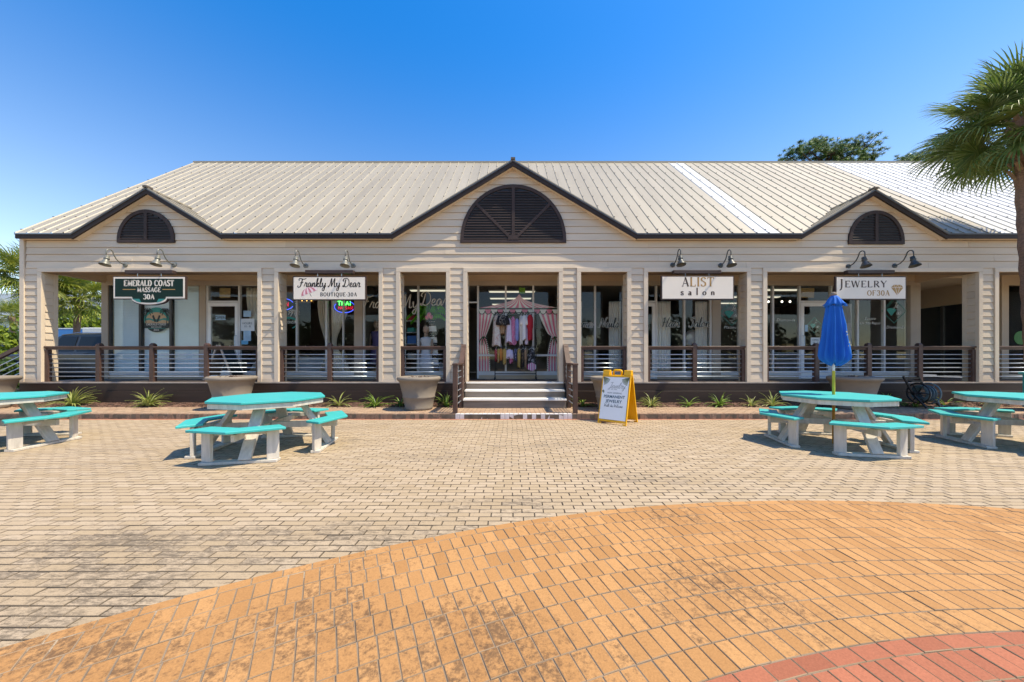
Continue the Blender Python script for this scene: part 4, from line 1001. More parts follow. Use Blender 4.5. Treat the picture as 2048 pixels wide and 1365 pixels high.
# ------------------------------------------------------------------ window lettering and stickers (printed on the glass)
YG = YW+0.012
def dec(name, label, cat, px, py): return thing(name, label, cat, (wx(px), YG, wz(py)))
WHT = mat('decal_white', (0.62,0.64,0.62), 0.5); DGRY = mat('decal_pale', (0.66,0.68,0.64), 0.5); DTEAL = mat('decal_teal', (0.02,0.26,0.22), 0.5); DGRN = mat('decal_dark', (0.02,0.03,0.028), 0.5); SAND = mat('decal_sand', (0.48,0.33,0.19), 0.5)
SCRM = mat('decal_cream', (0.66,0.61,0.52), 0.5)
def decal(label, px, py, fn, m, name='window_lettering', cat='lettering'):
    b = MB(); fn(b, frame_xz(wx(px), YG, wz(py))); o = b.build(name, m, None, (wx(px), YG, wz(py))); return tag(o, label, cat)
decal('cream script lettering across the boutique window by the palm cutout', 826, 612, lambda b, f: (script(b, 'My', frame_xz(wx(818), YG, wz(616)), 0.40, 0.09, 0, 0.12, 1.0, thin=0.06), script(b, 'Dear', frame_xz(wx(868), YG, wz(611)), 0.40, 0.09, 0, 0.12, 1.0, thin=0.06)), SCRM)
decal('cream script lettering on the boutique pane right of the umbrella sign', 762, 616, lambda b, f: script(b, 'Frankly', frame_xz(wx(762), YG, wz(616)), 0.36, 0.09, 0, 0.12, 1.0, thin=0.06), SCRM)
def outl(txt, px, py, h, sx=1.0):
    def fn(b, f):
        b.mi = 0; script(b, txt, f, h, 0.17, 0, 0.2, sx, thin=0.13); b.mi = 1; script(b, txt, f, h, 0.10, -0.002, 0.2, sx, thin=0.05)
    return fn
for lab, txt, px, py in (('outlined script lettering on the salon pane left of the sandwich board','umes',1172,655),('outlined script lettering on the salon pane above the sandwich board','Nails',1217,655),('outlined script lettering on the salon window left half','Hair',1341,654),('outlined script lettering on the salon window over the white cape','Salon',1398,654)):
    b = MB(); outl(txt, px, py, 0.28, 1.0)(b, frame_xz(wx(px), YG, wz(py))); tag(b.build('window_lettering', [DGRY, DGRN], None, (wx(px), YG, wz(py))), lab, 'lettering')
def gemmark(px, py, r, lab, word):
    t = dec('window_emblem', lab, 'emblem', px, py); f = frame_xz(wx(px), YG, wz(py))
    b = MB(); b.ribbon([(-r,0),(0,r),(r,0),(0,-r),(-r,0)], 0.016, f); b.ribbon([(-0.82*r,0),(0,0.82*r)], 0.007, f)
    b.prism([(-0.62*r,0.06*r),(-0.45*r,0.22*r),(0.0,0.22*r),(0.16*r,0.06*r),(-0.22*r,-0.42*r)][::-1], lambda x, y, d=0: f(x, y, d-0.003), 0.002); b.build('diamond_outline', DTEAL, t)
    b = MB(); script(b, 'Je', lambda x, y, d=0: f(x+0.1*r, y+0.25*r, d), 0.45*r, 0.08, -0.003, 0.3); script(b, 'so', lambda x, y, d=0: f(x+0.35*r, y-0.3*r, d), 0.5*r, 0.08, -0.003, 0.3); b.build('lettering', DGRY, t)
    if word:
        b = MB(); sans(b, word[0], lambda x, y, d=0: f(x+word[1], y+word[2], d), 0.085, 0.0, 0, 1.15, 0.25); b.build('lettering', DGRY, t)
gemmark(1464, 627, 0.36, 'teal diamond outline emblem on the jeweller pane nearest the salon', ('Platinum',0,-0.45))
gemmark(1630, 651, 0.23, 'teal diamond outline emblem on the white jeweller door', None)
gemmark(1789, 622, 0.36, 'teal diamond outline emblem on the pane under the diamond sign', ('Diamonds',0.04,-0.52))
decal('small pale word on the jeweller pane left of the white door', 1572, 643, lambda b, f: sans(b, 'Diamonds', f, 0.085, 0, 0, 1.15, 0.25), DGRY)
decal('faint pale lines of print on the pane under the jeweller sign', 1741, 640, lambda b, f: (sans(b, 'Estate', f, 0.085, 0, 0, 1.1, 0.25), sans(b, 'On Site Repair', lambda x, y, d=0: f(x, y-0.13, d), 0.075, 0, 0, 1.0, 0.25)), DGRY)
# massage roundel on the blinds window
t = dec('window_roundel', 'round palm and beach emblem on the middle blinds pane', 'emblem', 312, 640); f = frame_xz(wx(312), YG, wz(640)); r = 0.365
def blob(b, pts, dz): b.poly([f(x, y, dz) for x, y in pts][::-1])
b = MB(); blob(b, arc(0,0,r,r,0,360,36)[:-1], 0); b.build('disc', DTEAL, t)
b = MB(); blob(b, [(-0.30,0.02)]+arc(0,0.02,0.30,0.20,180,0,14), -0.001); blob(b, smooth([(-0.34,-0.02),(-0.2,0.0),(0.0,-0.06),(0.2,0.0),(0.34,-0.02),(0.33,-0.10),(0.0,-0.10),(-0.33,-0.10)],3), -0.0015); b.build('beach', SAND, t)
b = MB(); blob(b, smooth([(-0.34,0.03),(-0.2,0.05),(0,-0.03),(0.2,0.05),(0.34,0.03),(0.34,-0.03),(0.15,0.0),(0,-0.07),(-0.15,0),(-0.34,-0.03)],3), -0.002); b.build('waves', DTEAL, t)
b = MB()
blob(b, [(-0.36,-0.10),(0.36,-0.10),(0.36,-0.245),(-0.36,-0.245)], -0.0025)
blob(b, arc(0,0,r,r,225,315,12), -0.0022)
for sg in (-1, 1):
    b.ribbon(smooth([(sg*0.30,-0.10),(sg*0.315,0.08),(sg*0.25,0.24)],5), 0.022, f, -0.003)
    for k in range(9):
        a = R(90+sg*(-150+k*37)) ; dx, dy = math.cos(a)*0.15, math.sin(a)*0.10
        b.ribbon(smooth([(sg*0.25,0.24),(sg*0.25+dx*0.6,0.24+dy*0.7+0.03),(sg*0.25+dx,0.24+dy-0.03)],4), lambda d: 0.024, f, -0.003)
    b.ribbon(smooth([(sg*0.02,-0.06),(sg*0.06,0.02),(sg*0.10,0.13)],5), 0.06, f, -0.003)
b.build('palm_silhouette', DGRN, t)
b = MB(); seriftext(b, 'EMERALD COAST', lambda x, y, d=0: f(x, y-0.165, d), 0.062, 0.17, 0.10, 0.03, -0.0035, 0.0, 0.92); seriftext(b, 'MASSAGE', lambda x, y, d=0: f(x, y-0.235, d), 0.045, 0.17, 0.10, 0.12, -0.0035, 0.0, 1.1); seriftext(b, '30A', lambda x, y, d=0: f(x, y-0.325, d), 0.060, 0.17, 0.10, 0.1, -0.0035, 0.0, 1.1); b.build('lettering', WHT, t)
# second, half hidden roundel and neon signs in the next panes
t = dec('window_roundel', 'palm and wave emblem half hidden behind the second column', 'emblem', 575, 640); f = frame_xz(wx(578), YG, wz(640))
b = MB()
for k in range(9):
    a = R(90-150+k*37); b.ribbon(smooth([(0.14,0.22),(0.14+math.cos(a)*0.11,0.25+math.sin(a)*0.08),(0.14+math.cos(a)*0.17,0.19+math.sin(a)*0.11)],4), 0.022, f, -0.003)
b.ribbon(smooth([(0.14,0.22),(0.20,0.05),(0.17,-0.1)],5), 0.02, f, -0.003); b.build('palm_silhouette', DGRY, t)
b = MB(); b.ribbon(smooth([(-0.2,0.0),(0,0.06),(0.15,0.02),(0.22,-0.02)],5), 0.06, f, -0.002); b.ribbon(arc(0.0,0.0,0.26,0.26,-70,-10,8), 0.03, f, -0.002); b.build('waves', DTEAL, t)
b = MB(); seriftext(b, 'COAST', lambda x, y, d=0: f(x+0.04, y-0.11, d), 0.075, 0.18, 0.1, 0.03, -0.004); b.build('lettering', DGRY, t)
def neon(name, col, s_): return mat(name, tuple(c*0.3 for c in col), 0.4, var=0.0, emit=(*col, s_))
NG, NR, NB = neon('neon_green', (0.05,1.0,0.12), 3.0), neon('neon_red', (1.0,0.02,0.08), 0.7), neon('neon_blue', (0.05,0.10,1.0), 1.2)
YN = YW+0.10
def ftube(b, pts, f, r=0.010): b.tube([f(x, y) for x, y in pts], r, 6)
t = thing('neon_sign', 'oval neon sign with green and red words in a blue ring', 'neon sign', (wx(686), YN, wz(613))); f = frame_xz(wx(686), YN, wz(613))
b = MB(); b.prism(arc(0,0,0.33,0.20,0,360,28)[:-1][::-1], lambda x, y, d=0: f(x, y, d+0.03), 0.02); b.build('backing', BLACK, t)
b = MB(); ftube(b, arc(0,0,0.30,0.175,150,330,20), f); ftube(b, arc(0,0,0.30,0.175,-20,60,12), f); b.build('neon_tube', NB, t)
b = MB()
lt = {'T':[[(0,1),(.6,1)],[(.3,1),(.3,0)]],'H':[[(0,0),(0,1)],[(.5,0),(.5,1)],[(0,.5),(.5,.5)]],'A':[[(0,0),(.3,1),(.6,0)],[(.12,.4),(.48,.4)]],'i':[[(0.1,0),(0.1,.62)],[(0.1,.85),(0.1,.98)]],'M':[[(0,0),(0,1),(.3,.4),(.6,1),(.6,0)]],'S':[[(.5,.9),(.2,1),(0,.75),(.5,.3),(.3,0),(0,.1)]],'G':[[(.5,.85),(.25,1),(0,.5),(.25,0),(.5,.15),(.5,.5),(.3,.5)]],'E':[[(.45,1),(0,1),(0,0),(.45,0)],[(0,.5),(.4,.5)]],'N':[[(0,0),(0,1),(.5,0),(.5,1)]],'O':[[(.3,1),(0,.5),(.3,0),(.6,.5),(.3,1)]],'P':[[(0,0),(0,1),(.4,.95),(.4,.55),(0,.5)]]}
def neontext(b, s_, f, x, y, h, w_, r):
    for ch in s_:
        for ln in lt[ch]: ftube(b, [(x+px*w_, y+py*h) for px, py in ln], f, r)
        x += w_*(0.35 if ch == 'i' else 0.78)
neontext(b, 'THAi', f, -0.20, 0.045, 0.115, 0.15, 0.010); b.build('neon_tube', NG, t)
b = MB(); neontext(b, 'MASSAGE', f, -0.18, -0.075, 0.085, 0.085, 0.006); b.build('neon_tube', NR, t)
t = thing('neon_sign', 'red and blue neon open sign half hidden behind the second column', 'neon sign', (wx(562), YN, wz(608))); f = frame_xz(wx(562), YN, wz(608))
b = MB(); neontext(b, 'OPEN', f, -0.22, -0.06, 0.12, 0.13, 0.009); b.build('neon_tube', NR, t)
b = MB(); ftube(b, arc(0,0,0.30,0.17,20,160,14), f); ftube(b, arc(0,0,0.30,0.17,200,340,14), f); b.build('neon_tube', NB, t)
# paper notices
def notice(label, px, py, w_, h_, m, txt=None, y=YG-0.004, tm=INK, hh=0.07, name='paper_notice'):
    t = thing(name, label, 'notice', (wx(px), y, wz(py)-h_/2)); f = frame_xz(wx(px), y, wz(py)); b = MB(); b.prism([(-w_/2,-h_/2),(w_/2,-h_/2),(w_/2,h_/2),(-w_/2,h_/2)], f, 0.004); b.build('sheet', m, t)
    if txt:
        b = MB()
        for i, l in enumerate(txt): sans(b, l, lambda x, yy, d=0: f(x, yy-hh/2-(i-(len(txt)-1)/2)*hh*1.5, d), hh, 0.01, -0.002)
        b.build('lettering', tm, t)
PALEB = mat('paper_blue', (0.30,0.46,0.60), 0.6, var=0.15, scale=9); CARDB = mat('cardboard', (0.36,0.25,0.12), 0.8, var=0.1); PW_ = mat('paper_white', (0.62,0.66,0.68), 0.6, var=0.05)
notice('white open notice on the massage shop door', 443, 636, 0.30, 0.14, PALEB, ['OPEN'], YW-0.035, INK, 0.09)
notice('brown card taped inside the transom over the massage door', 448, 586, 0.32, 0.28, CARDB, None, YW+0.035)
notice('small blue photo notice at the top of the pane right of the massage door', 494, 628, 0.22, 0.18, PALEB, None)
notice('blue poster taped to the pane right of the massage door', 494, 650, 0.42, 0.36, PW_, ['HOURS','10 - 8'], YG-0.002, NAVY, 0.06)
notice('long white price list on the pane right of the massage door', 494, 672, 0.22, 0.30, PALEB, None, YG-0.006)
notice('small blue card low on the pane right of the massage door', 489, 685, 0.20, 0.12, mat('paper_cyan', (0.10,0.36,0.56), 0.6), None)
notice('brown card taped inside the transom over the jeweller door', 1617, 586, 0.40, 0.28, CARDB, None, YW+0.035)
notice('white sheet of opening hours low on the jeweller door', 1630, 683, 0.27, 0.22, PW_, ['OPEN','10 - 5'], YW-0.012, NAVY, 0.05)
notice('small blue parking sticker on the jeweller door', 1612, 657, 0.09, 0.20, PALEB, None, YW-0.012)
t = tag(MB.build((lambda b: (b.prism(arc(0,0,0.20,0.20,0,360,24)[:-1][::-1], frame_xz(wx(2043), YG, wz(676)), 0.004), b)[1])(MB()), 'round_sticker', mat('sticker_green', (0.06,0.22,0.05), 0.5, var=0.2, scale=14), None, (wx(2043), YG, wz(676))), 'round green sticker on the dark glass past the last column', 'sticker')
# blinds in the massage window: one thing per pane
BL = mat('blind_slat', (0.66,0.76,0.80), 0.6, var=0.05, scale=3)
for lab, p0, p1 in (('pale blue blind in the pane next to the porch corner',222,279),('pale blue blind behind the round palm emblem',283,340),('pale blue blind in the pane next to the massage door',344,399)):
    o = thing('venetian_blind', lab, 'blind', (wx((p0+p1)/2), YW+0.10, ZF0)); b = MB(); z = ZF0+0.01
    while z < ZG-0.05:
        b.hexa([(wx(p0),YW+0.080,z),(wx(p1),YW+0.080,z),(wx(p1),YW+0.089,z+0.004),(wx(p0),YW+0.089,z+0.004),(wx(p0),YW+0.092,z+0.046),(wx(p1),YW+0.092,z+0.046),(wx(p1),YW+0.097,z+0.049),(wx(p0),YW+0.097,z+0.049)]); z += 0.047
    b.build('slats', BL, o)['kind'] = 'stuff'
    bx('head_rail', BL, o, wx(p0), wx(p1), YW+0.075, YW+0.11, ZG-0.045, ZG-0.002)
# curtains
CURT = mat('curtain_cloth', (0.62,0.56,0.47), 0.85, var=0.08, scale=4); SHEER = mat('sheer_curtain', (0.78,0.76,0.72), 0.85, var=0.08, scale=4)
def curtain(label, pa, pb, y, m, top=ZG-0.02, bot=None, tie=None, folds=7):
    """pleated cloth between two pixels; tie = (pixel, z, width) gathers it to one side"""
    b = MB(); bot = bot or ZF0; nz, nx = 18, folds*8; g = []
    for j in range(nz+1):
        z = top+(bot-top)*j/nz; u0, u1 = wx(pa), wx(pb)
        if tie:
            tp, tz, tw = tie; k = math.exp(-((z-tz)/0.75)**2) if z > tz else math.exp(-((z-tz)/0.5)**2)
            c = wx(tp); u0 = u0*(1-k)+(c-tw/2)*k; u1 = u1*(1-k)+(c+tw/2)*k
        g.append([(u0+(u1-u0)*i/nx, y+0.028*math.sin(i*2*math.pi/8)+0.008*math.sin(i*0.9), z) for i in range(nx+1)])
    b.grid(g)
    o = b.build('curtain', m, None, (wx((pa+pb)/2), y, bot), smooth=True); so = o.modifiers.new('cloth', 'SOLIDIFY'); so.thickness = 0.003; tag(o, label, 'curtain')
curtain('grey drape tied back behind the pane right of the massage door', 484, 526, YW+0.17, CURT, tie=(520, 1.55, 0.18))
curtain('grey drape sweeping left in the pane under the parasol sign', 628, 652, YW+0.17, CURT, tie=(650, 1.55, 0.12), folds=5)
curtain('grey drape gathered below the neon sign', 656, 697, YW+0.17, CURT, tie=(663, 1.75, 0.14), folds=6)
curtain('white sheer curtain at the salon window left of the sandwich board', 1150, 1166, YW+0.17, SHEER, top=3.0, folds=4)
curtain('white sheer curtain behind the nails lettering', 1221, 1245, YW+0.17, SHEER, top=3.0, folds=5)
curtain('white sheer curtain behind the hair lettering', 1315, 1346, YW+0.17, SHEER, top=3.0, folds=6)
curtain('white sheer curtain at the right end of the salon window', 1397, 1421, YW+0.17, SHEER, top=3.0, folds=5)
# lit ceiling lamps inside
TUBE = mat('lit_diffuser', (0.8,0.8,0.78), 0.5, var=0.0, emit=(1.0,0.97,0.86,0.42)); WARM = mat('warm_bulb', (0.9,0.7,0.4), 0.5, var=0.0, emit=(1.0,0.55,0.15,2.5)); COOL = mat('cool_bulb', (0.9,0.9,0.9), 0.5, var=0.0, emit=(1.0,0.97,0.95,2.2))
def strip(label, x0, x1, y):
    t = thing('ceiling_light', label, 'ceiling light', ((x0+x1)/2, y, 3.55), 'fluorescent lights in the shop ceilings'); bx('housing', PW_, t, x0-0.03, x1+0.03, y-0.12, y+0.12, 3.515, 3.548); bx('diffuser', TUBE, t, x0, x1, y-0.09, y+0.09, 3.495, 3.513)
for lab, x0, x1, y in (('nearest fluorescent light behind the boutique tent top',-0.75,0.75,11.6),('middle fluorescent light behind the boutique tent top',-0.8,0.7,12.9),('deepest fluorescent light behind the boutique tent top',-0.8,0.5,14.3),('fluorescent light seen over the palm cutout',-3.3,-2.0,11.4),
    ('nearest fluorescent light in the jeweller window',7.9,9.4,11.3),('middle fluorescent light in the jeweller window',7.7,9.6,12.6),('deepest fluorescent light in the jeweller window',7.6,9.0,14.0),('fluorescent light behind the teal emblem next to the salon',6.5,7.1,12.2)): strip(lab, x0, x1, y)
t = thing('chandelier', 'dark bar fitting with four warm bulbs in the massage shop', 'lamp', (wx(616), 12.0, 3.55)); x0 = (608-1024)*12/700; zz = CAMH+(718-603)*12/700
bx('bar', CARDB, t, x0-0.36, x0+0.36, 11.98, 12.06, zz-0.05, zz+0.0); 
for k in range(4):
    b = MB(); b.lathe([(0.01,-0.05),(0.04,-0.02),(0.045,0.02),(0.012,0.05)], (x0-0.24+k*0.16, 12.02, zz+0.06), 8); b.build('bulb', WARM, t, smooth=True)
b = MB(); b.tube([(x0,12.02,zz),(x0,12.02,3.55)], 0.012, 6); b.build('rod', BLACK, t)
t = thing('track_lights', 'black ceiling track with small bright spotlights in the jeweller shop', 'lamp', (9.0, 12.2, 3.55)); zz = CAMH+(718-604)*12.2/700
bx('track', BLACK, t, 8.5, 10.2, 12.17, 12.23, zz+0.06, zz+0.09)
b = MB()
for xx in (8.6, 10.1): b.tube([(xx,12.2,zz+0.09),(xx,12.2,3.55)], 0.012, 6)
b.build('rod', BLACK, t)
for k, px in enumerate((1537, 1564, 1580)):
    xx = (px-1024)*12.2/700; b = MB(); b.lathe([(0.008,-0.03),(0.026,-0.02),(0.03,0.015),(0.01,0.04)], (xx, 12.2, zz), 8); b.build('bulb', COOL, t, smooth=True)

# ------------------------------------------------------------------ boutique display
PINK = mat('tent_pink', (0.86,0.20,0.29), 0.7, var=0.06, scale=5); CREAM = mat('tent_cream', (0.88,0.78,0.70), 0.7, var=0.06); GARL = mat('garland_green', (0.05,0.09,0.025), 0.8, var=0.5, scale=60)
YT = YW+0.13
t = thing('tent_cutout', 'pink and cream striped circus tent cutout filling the boutique window', 'display', (wx(1038), YT, ZF0))
def W(px, py): return (wx(px), wz(py))
ft = lambda x, y, d=0.0: (x, YT+d, y)
apex = W(1038.5, 587)
def eave(u):   # swooping lower edge of the tent roof, u 0..1 across
    px = 957+u*(1118-957); return W(px, 617.5)
def rooftop(u):
    px = 957+u*(1118-957); s_ = abs(px-1038.5)/80.0
    return W(px, 587+ (617.5-5-587)*min(1, s_**0.62))
b = MB(); n = 22
for i in range(n):
    b.mi = i % 2; P = []
    u0, u1 = i/n, (i+1)/n
    # stripes fan out from the peak
    rows_ = []
    for k in range(7):
        q = k/6
        def at(u):
            px = 1038.5+(957+u*161-1038.5)*(q**1.35); top = 587+(612-587)*q
            s_ = (u-0.5)*2
            return W(px, 587+28*q**0.62+ (2.5 if False else 0)*s_)
        rows_.append((at(u0), at(u1)))
    for (a0, a1), (c0, c1) in zip(rows_, rows_[1:]):
        b.prism([a0, c0, c1, a1], ft, 0.012)
b.build('tent_roof', [PINK, CREAM], t)
b = MB()
for i in range(13):
    b.mi = 0 if i % 2 else 1; c = 957+161*(i+0.5)/13; hw = 161/26
    b.prism([W(c-hw, 617.5)]+[W(c-hw*math.cos(R(a)), 621+6.5*math.sin(R(a))) for a in range(0, 181, 30)]+[W(c+hw, 617.5)], lambda x, y, d=0: ft(x, y, d-0.016), 0.012)
b.build('valance', [PINK, CREAM], t)
b = MB()
for i in range(13):
    c = 957+161*(i+0.5)/13; hw = 161/26; b.tube([ft(*W(c-hw*math.cos(R(a)), 621+7*math.sin(R(a))), -0.02) for a in range(0, 181, 36)], 0.012, 5)
b.tube([ft(*W(958,617.5), -0.02), ft(*W(1118,617.5), -0.02)], 0.012, 5); b.build('garland', GARL, t)
def tent_curtain(sg):
    b = MB(); n = 8
    e = 957.5 if sg < 0 else 1118
    def prof(j):   # outer edge fixed, inner edge swoops to the tie and falls again
        py = 622+j*(743-622)/24
        if py < 672: q = (py-622)/50; w_ = 31*(1-q)**0.8+(13)*(1-(1-q)**0.8) if True else 0
        else: w_ = 13+9*min(1, (py-672)/45)**0.7
        return py, w_ * (1.0 if sg < 0 else 1.35 if py < 672 else 1.05)
    for i in range(n):
        b.mi = i % 2
        for j in range(24):
            p0, w0 = prof(j); p1, w1 = prof(j+1); s_ = -sg
            b.prism([W(e+s_*w0*i/n, p0), W(e+s_*w1*i/n, p1), W(e+s_*w1*(i+1)/n, p1), W(e+s_*w0*(i+1)/n, p0)][::1 if sg < 0 else -1], ft, 0.012)
    b.build('tent_curtain', [PINK, CREAM], t)
    b = MB(); c = e-sg*8
    for k in range(12):
        a = k*0.9; b.tube([ft(*W(c, 673), -0.02), ft(*W(c+6*math.cos(a), 676+8*abs(math.sin(a))), -0.03), ft(*W(c+9*math.cos(a), 680+11*abs(math.sin(a))), -0.02)], 0.012, 5)
    for k in range(16): b.lathe([(0.002,-0.018),(0.018,0),(0.002,0.018)], ft(*W(e-sg*(14+9*(k/16)**0.7), 677+k*4), -0.01), 5)
    b.build('garland', GARL, t)
tent_curtain(-1); tent_curtain(1)
b = MB(); b.tube([ft(*apex), ft(*W(1038.5, 572.5))], 0.008, 6); b.build('flag_pole', GARL, t)
b = MB(); b.prism([W(1038.5,572.8),W(1038.5,585),W(1045,586.5),W(1051,586),W(1050.5,574.5),W(1045,574.5)], ft, 0.01); b.build('flag', mat('flag_green', (0.16,0.36,0.04), 0.7, var=0.2, scale=12), t)
# palm cutout
LGRN = mat('cutout_green', (0.16,0.62,0.03), 0.7, var=0.25, scale=10); PKH = mat('coconut_pink', (0.86,0.32,0.36), 0.6)
t = thing('palm_cutout', 'bright green palm cutout with pink coconuts and spotted trunk in the boutique', 'display', (wx(862), YT, ZF0))
b = MB(); c = W(857, 631)
for a, l in ((172,0.66),(195,0.55),(150,0.62),(125,0.45),(95,0.42),(60,0.45),(30,0.62),(5,0.66),(-18,0.58),(215,0.4)):
    d = Vector((math.cos(R(a)), math.sin(R(a))*0.55)); P = smooth([c, (c[0]+d.x*l*0.55, c[1]+d.y*l+0.12), (c[0]+d.x*l*1.05, c[1]+d.y*l-0.14)], 6)
    b.ribbon(P, lambda q: 0.05, ft, 0.0)
    for k in range(2, 12):
        p = P[k]; tp = (p[0]+0.03*math.copysign(1, d.x), p[1]-0.17+0.02*k*0.4); b.prism([(p[0]-0.035, p[1]), tp, (p[0]+0.035, p[1])], ft, 0.008)
b.build('frond', LGRN, t)
b = MB()
for x, y in ((853,635),(861,634),(857,629)): b.lathe([(0.004,-0.07),(0.05,-0.045),(0.068,0),(0.05,0.045),(0.004,0.07)], ft(*W(x, y), -0.06), 10)
b.build('coconut', PKH, t, smooth=True)
b = MB()
for k in range(9):
    b.mi = k % 2; p0 = 640+k*11.4; q0, q1 = 862+k*0.75, 862+(k+1)*0.75; b.prism([W(q0-7, p0), W(q1-7.5, p0+11.4), W(q1+7.5, p0+11.4), W(q0+7, p0)], ft, 0.03)
b.build('trunk', [INK, CREAM], t)
b = MB()
for k in range(0, 9, 2):
    for m_ in range(7): b.lathe([(0.002,-0.01),(0.018,0),(0.002,0.01)], ft(*W(857.5+k*0.75+(m_ % 4)*3.2, 643+k*11.4+(m_//4)*5), -0.008), 6)
b.build('spots', CREAM, t)
SKIN = mat('mannequin_skin', (0.45,0.30,0.22), 0.5)
def mannequin(label, px, y, top_py, m, hair=None):
    x = (px-1024)*y/700; zt_ = CAMH+(718-top_py)*y/700
    t = thing('mannequin', label, 'mannequin', (x, y, ZD))
    b = MB(); b.lathe([(0.02,0),(0.07,0.03),(0.095,0.11),(0.09,0.18),(0.05,0.23),(0.01,0.24)], (x, y, zt_-0.24), 12); b.tube([(x,y,zt_-0.22),(x,y,zt_-0.34)], [0.05,0.055], 10); b.build('head', SKIN, t, smooth=True)
    b = MB(); b.lathe([(0.02,0.02),(0.17,-0.03),(0.19,-0.10),(0.155,-0.22),(0.13,-0.36),(0.17,-0.52),(0.20,-0.75),(0.23,-1.05),(0.01,-1.06)], (x, y, zt_-0.33), 18, lambda a, z, i: 1-0.35*abs(math.sin(a))); b.build('dress', m, t, smooth=True)
    b = MB(); b.tube([(x,y,zt_-1.38),(x,y,ZD+0.02)], 0.02, 8); b.tube([(x,y,ZD),(x,y,ZD+0.02)], 0.15, 14); b.build('stand', GALV, t)
    for s_ in (-1, 1):
        b = MB(); b.tube([(x+s_*0.16,y,zt_-0.40),(x+s_*0.20,y-0.02,zt_-0.62),(x+s_*0.17,y-0.08,zt_-0.86)], [0.045,0.035,0.028], 8); b.build('arm', SKIN, t, smooth=True)
PURP = mat('cloth_purple', (0.16,0.12,0.30), 0.8); WHC = mat('cloth_white', (0.58,0.58,0.60), 0.8, var=0.05)
mannequin('mannequin in a purple dress behind the pane right of the umbrella sign', 753, 11.0, 642, PURP)
mannequin('mannequin in a white dress in front of the palm cutout trunk', 852, 10.36, 652, WHC)
# shelf with goods behind the left boutique panes
def shelf_unit(label, x0, x1, y, zs, items):
    t = thing('display_shelf', label, 'shelf', ((x0+x1)/2, y, ZD))
    for z in zs: bx('shelf_board', FRAME, t, x0, x1, y-0.15, y+0.15, z-0.02, z)
    for x in (x0, x1): bx('upright', FRAME, t, x-0.012, x+0.012, y-0.15, y-0.12, ZD, zs[-1]+0.4)
    return t
shelf_unit('white shelf rack inside the boutique left of the palm cutout', wx(804), wx(828), 10.75, (1.0,1.3,1.75,2.1,2.45), None)
CLRS = [mat('goods_%s' % n_, c_, 0.7, var=0.1) for n_, c_ in (('teal',(0.03,0.25,0.22)),('red',(0.40,0.03,0.05)),('blue',(0.05,0.16,0.42)),('cream',(0.5,0.46,0.4)),('pink',(0.6,0.2,0.28)),('olive',(0.12,0.13,0.03)))]
def boxes(label, name, x, y, z, w_, d_, h_, m, cat='box'):
    b = MB(); b.box(x-w_/2, x+w_/2, y-d_/2, y+d_/2, z, z+h_); o = b.build(name, m, None, (x, y, z), bevel=0.01); tag(o, label, cat); return o
xs_ = wx(816)
for lab, z, m, dx, w_, h_ in (('folded teal garment on the upper boutique shelf',2.10,CLRS[0],-0.03,0.22,0.14),('blue patterned box on the middle boutique shelf',1.75,CLRS[2],0.0,0.28,0.24),('cream folded towels on the low boutique shelf',1.30,CLRS[3],0.0,0.26,0.16),('red folded garment on the top boutique shelf',2.45,CLRS[1],-0.02,0.24,0.16)):
    boxes(lab, 'folded_goods', xs_+dx, 10.75, z, w_, 0.2, h_, m, 'folded goods')
# low displays seen through the rails
CNT = mat('counter_white', (0.42,0.44,0.46), 0.5, var=0.06)
def counter(label, p0, p1, y, top, m):
    x0, x1 = (p0-1024)*y/700, (p1-1024)*y/700; t = thing('display_counter', label, 'counter', ((x0+x1)/2, y, ZD)); bx('body', m, t, x0, x1, y, y+0.45, ZD, top-0.03); bx('counter_top', CNT, t, x0-0.03, x1+0.03, y-0.03, y+0.48, top-0.03, top)
counter('low white display table in the boutique behind the middle post', 598, 650, 10.9, 1.35, CNT)
counter('white display table at the foot of the palm cutout', 842, 888, 11.0, 1.12, CNT)
counter('grey glass counter inside the jeweller window', 1720, 1810, 11.6, 1.55, DARKW)
counter('grey counter left of the jeweller door', 1552, 1596, 11.6, 1.5, DARKW)
t = boxes('red cushion on the white display table by the palm cutout', 'cushion', (853-1024)*11.1/700, 11.2, 1.12, 0.34, 0.25, 0.16, CLRS[1], 'cushion')
boxes('wooden jewellery box on the counter under the teal emblem', 'wooden_box', (1798-1024)*11.7/700, 11.8, 1.55, 0.30, 0.2, 0.26, CARDB, 'box')
boxes('amber display box on the counter left of the jeweller door', 'wooden_box', (1580-1024)*11.7/700, 11.8, 1.5, 0.26, 0.2, 0.30, CARDB, 'box')
t = thing('white_cabinet', 'tall white notice cabinet behind the blue umbrella', 'cabinet', (wx(1698), YW+0.6, ZD)); bx('body', CNT, t, wx(1686)*1.05, wx(1709)*1.05, YW+0.6, YW+0.9, ZD, 3.0); bx('door', WHC, t, wx(1688)*1.05, wx(1707)*1.05, YW+0.585, YW+0.598, ZD+0.1, 2.4); bx('handle', BLACK, t, wx(1690)*1.05, wx(1692)*1.05, YW+0.565, YW+0.583, 1.7, 1.9)
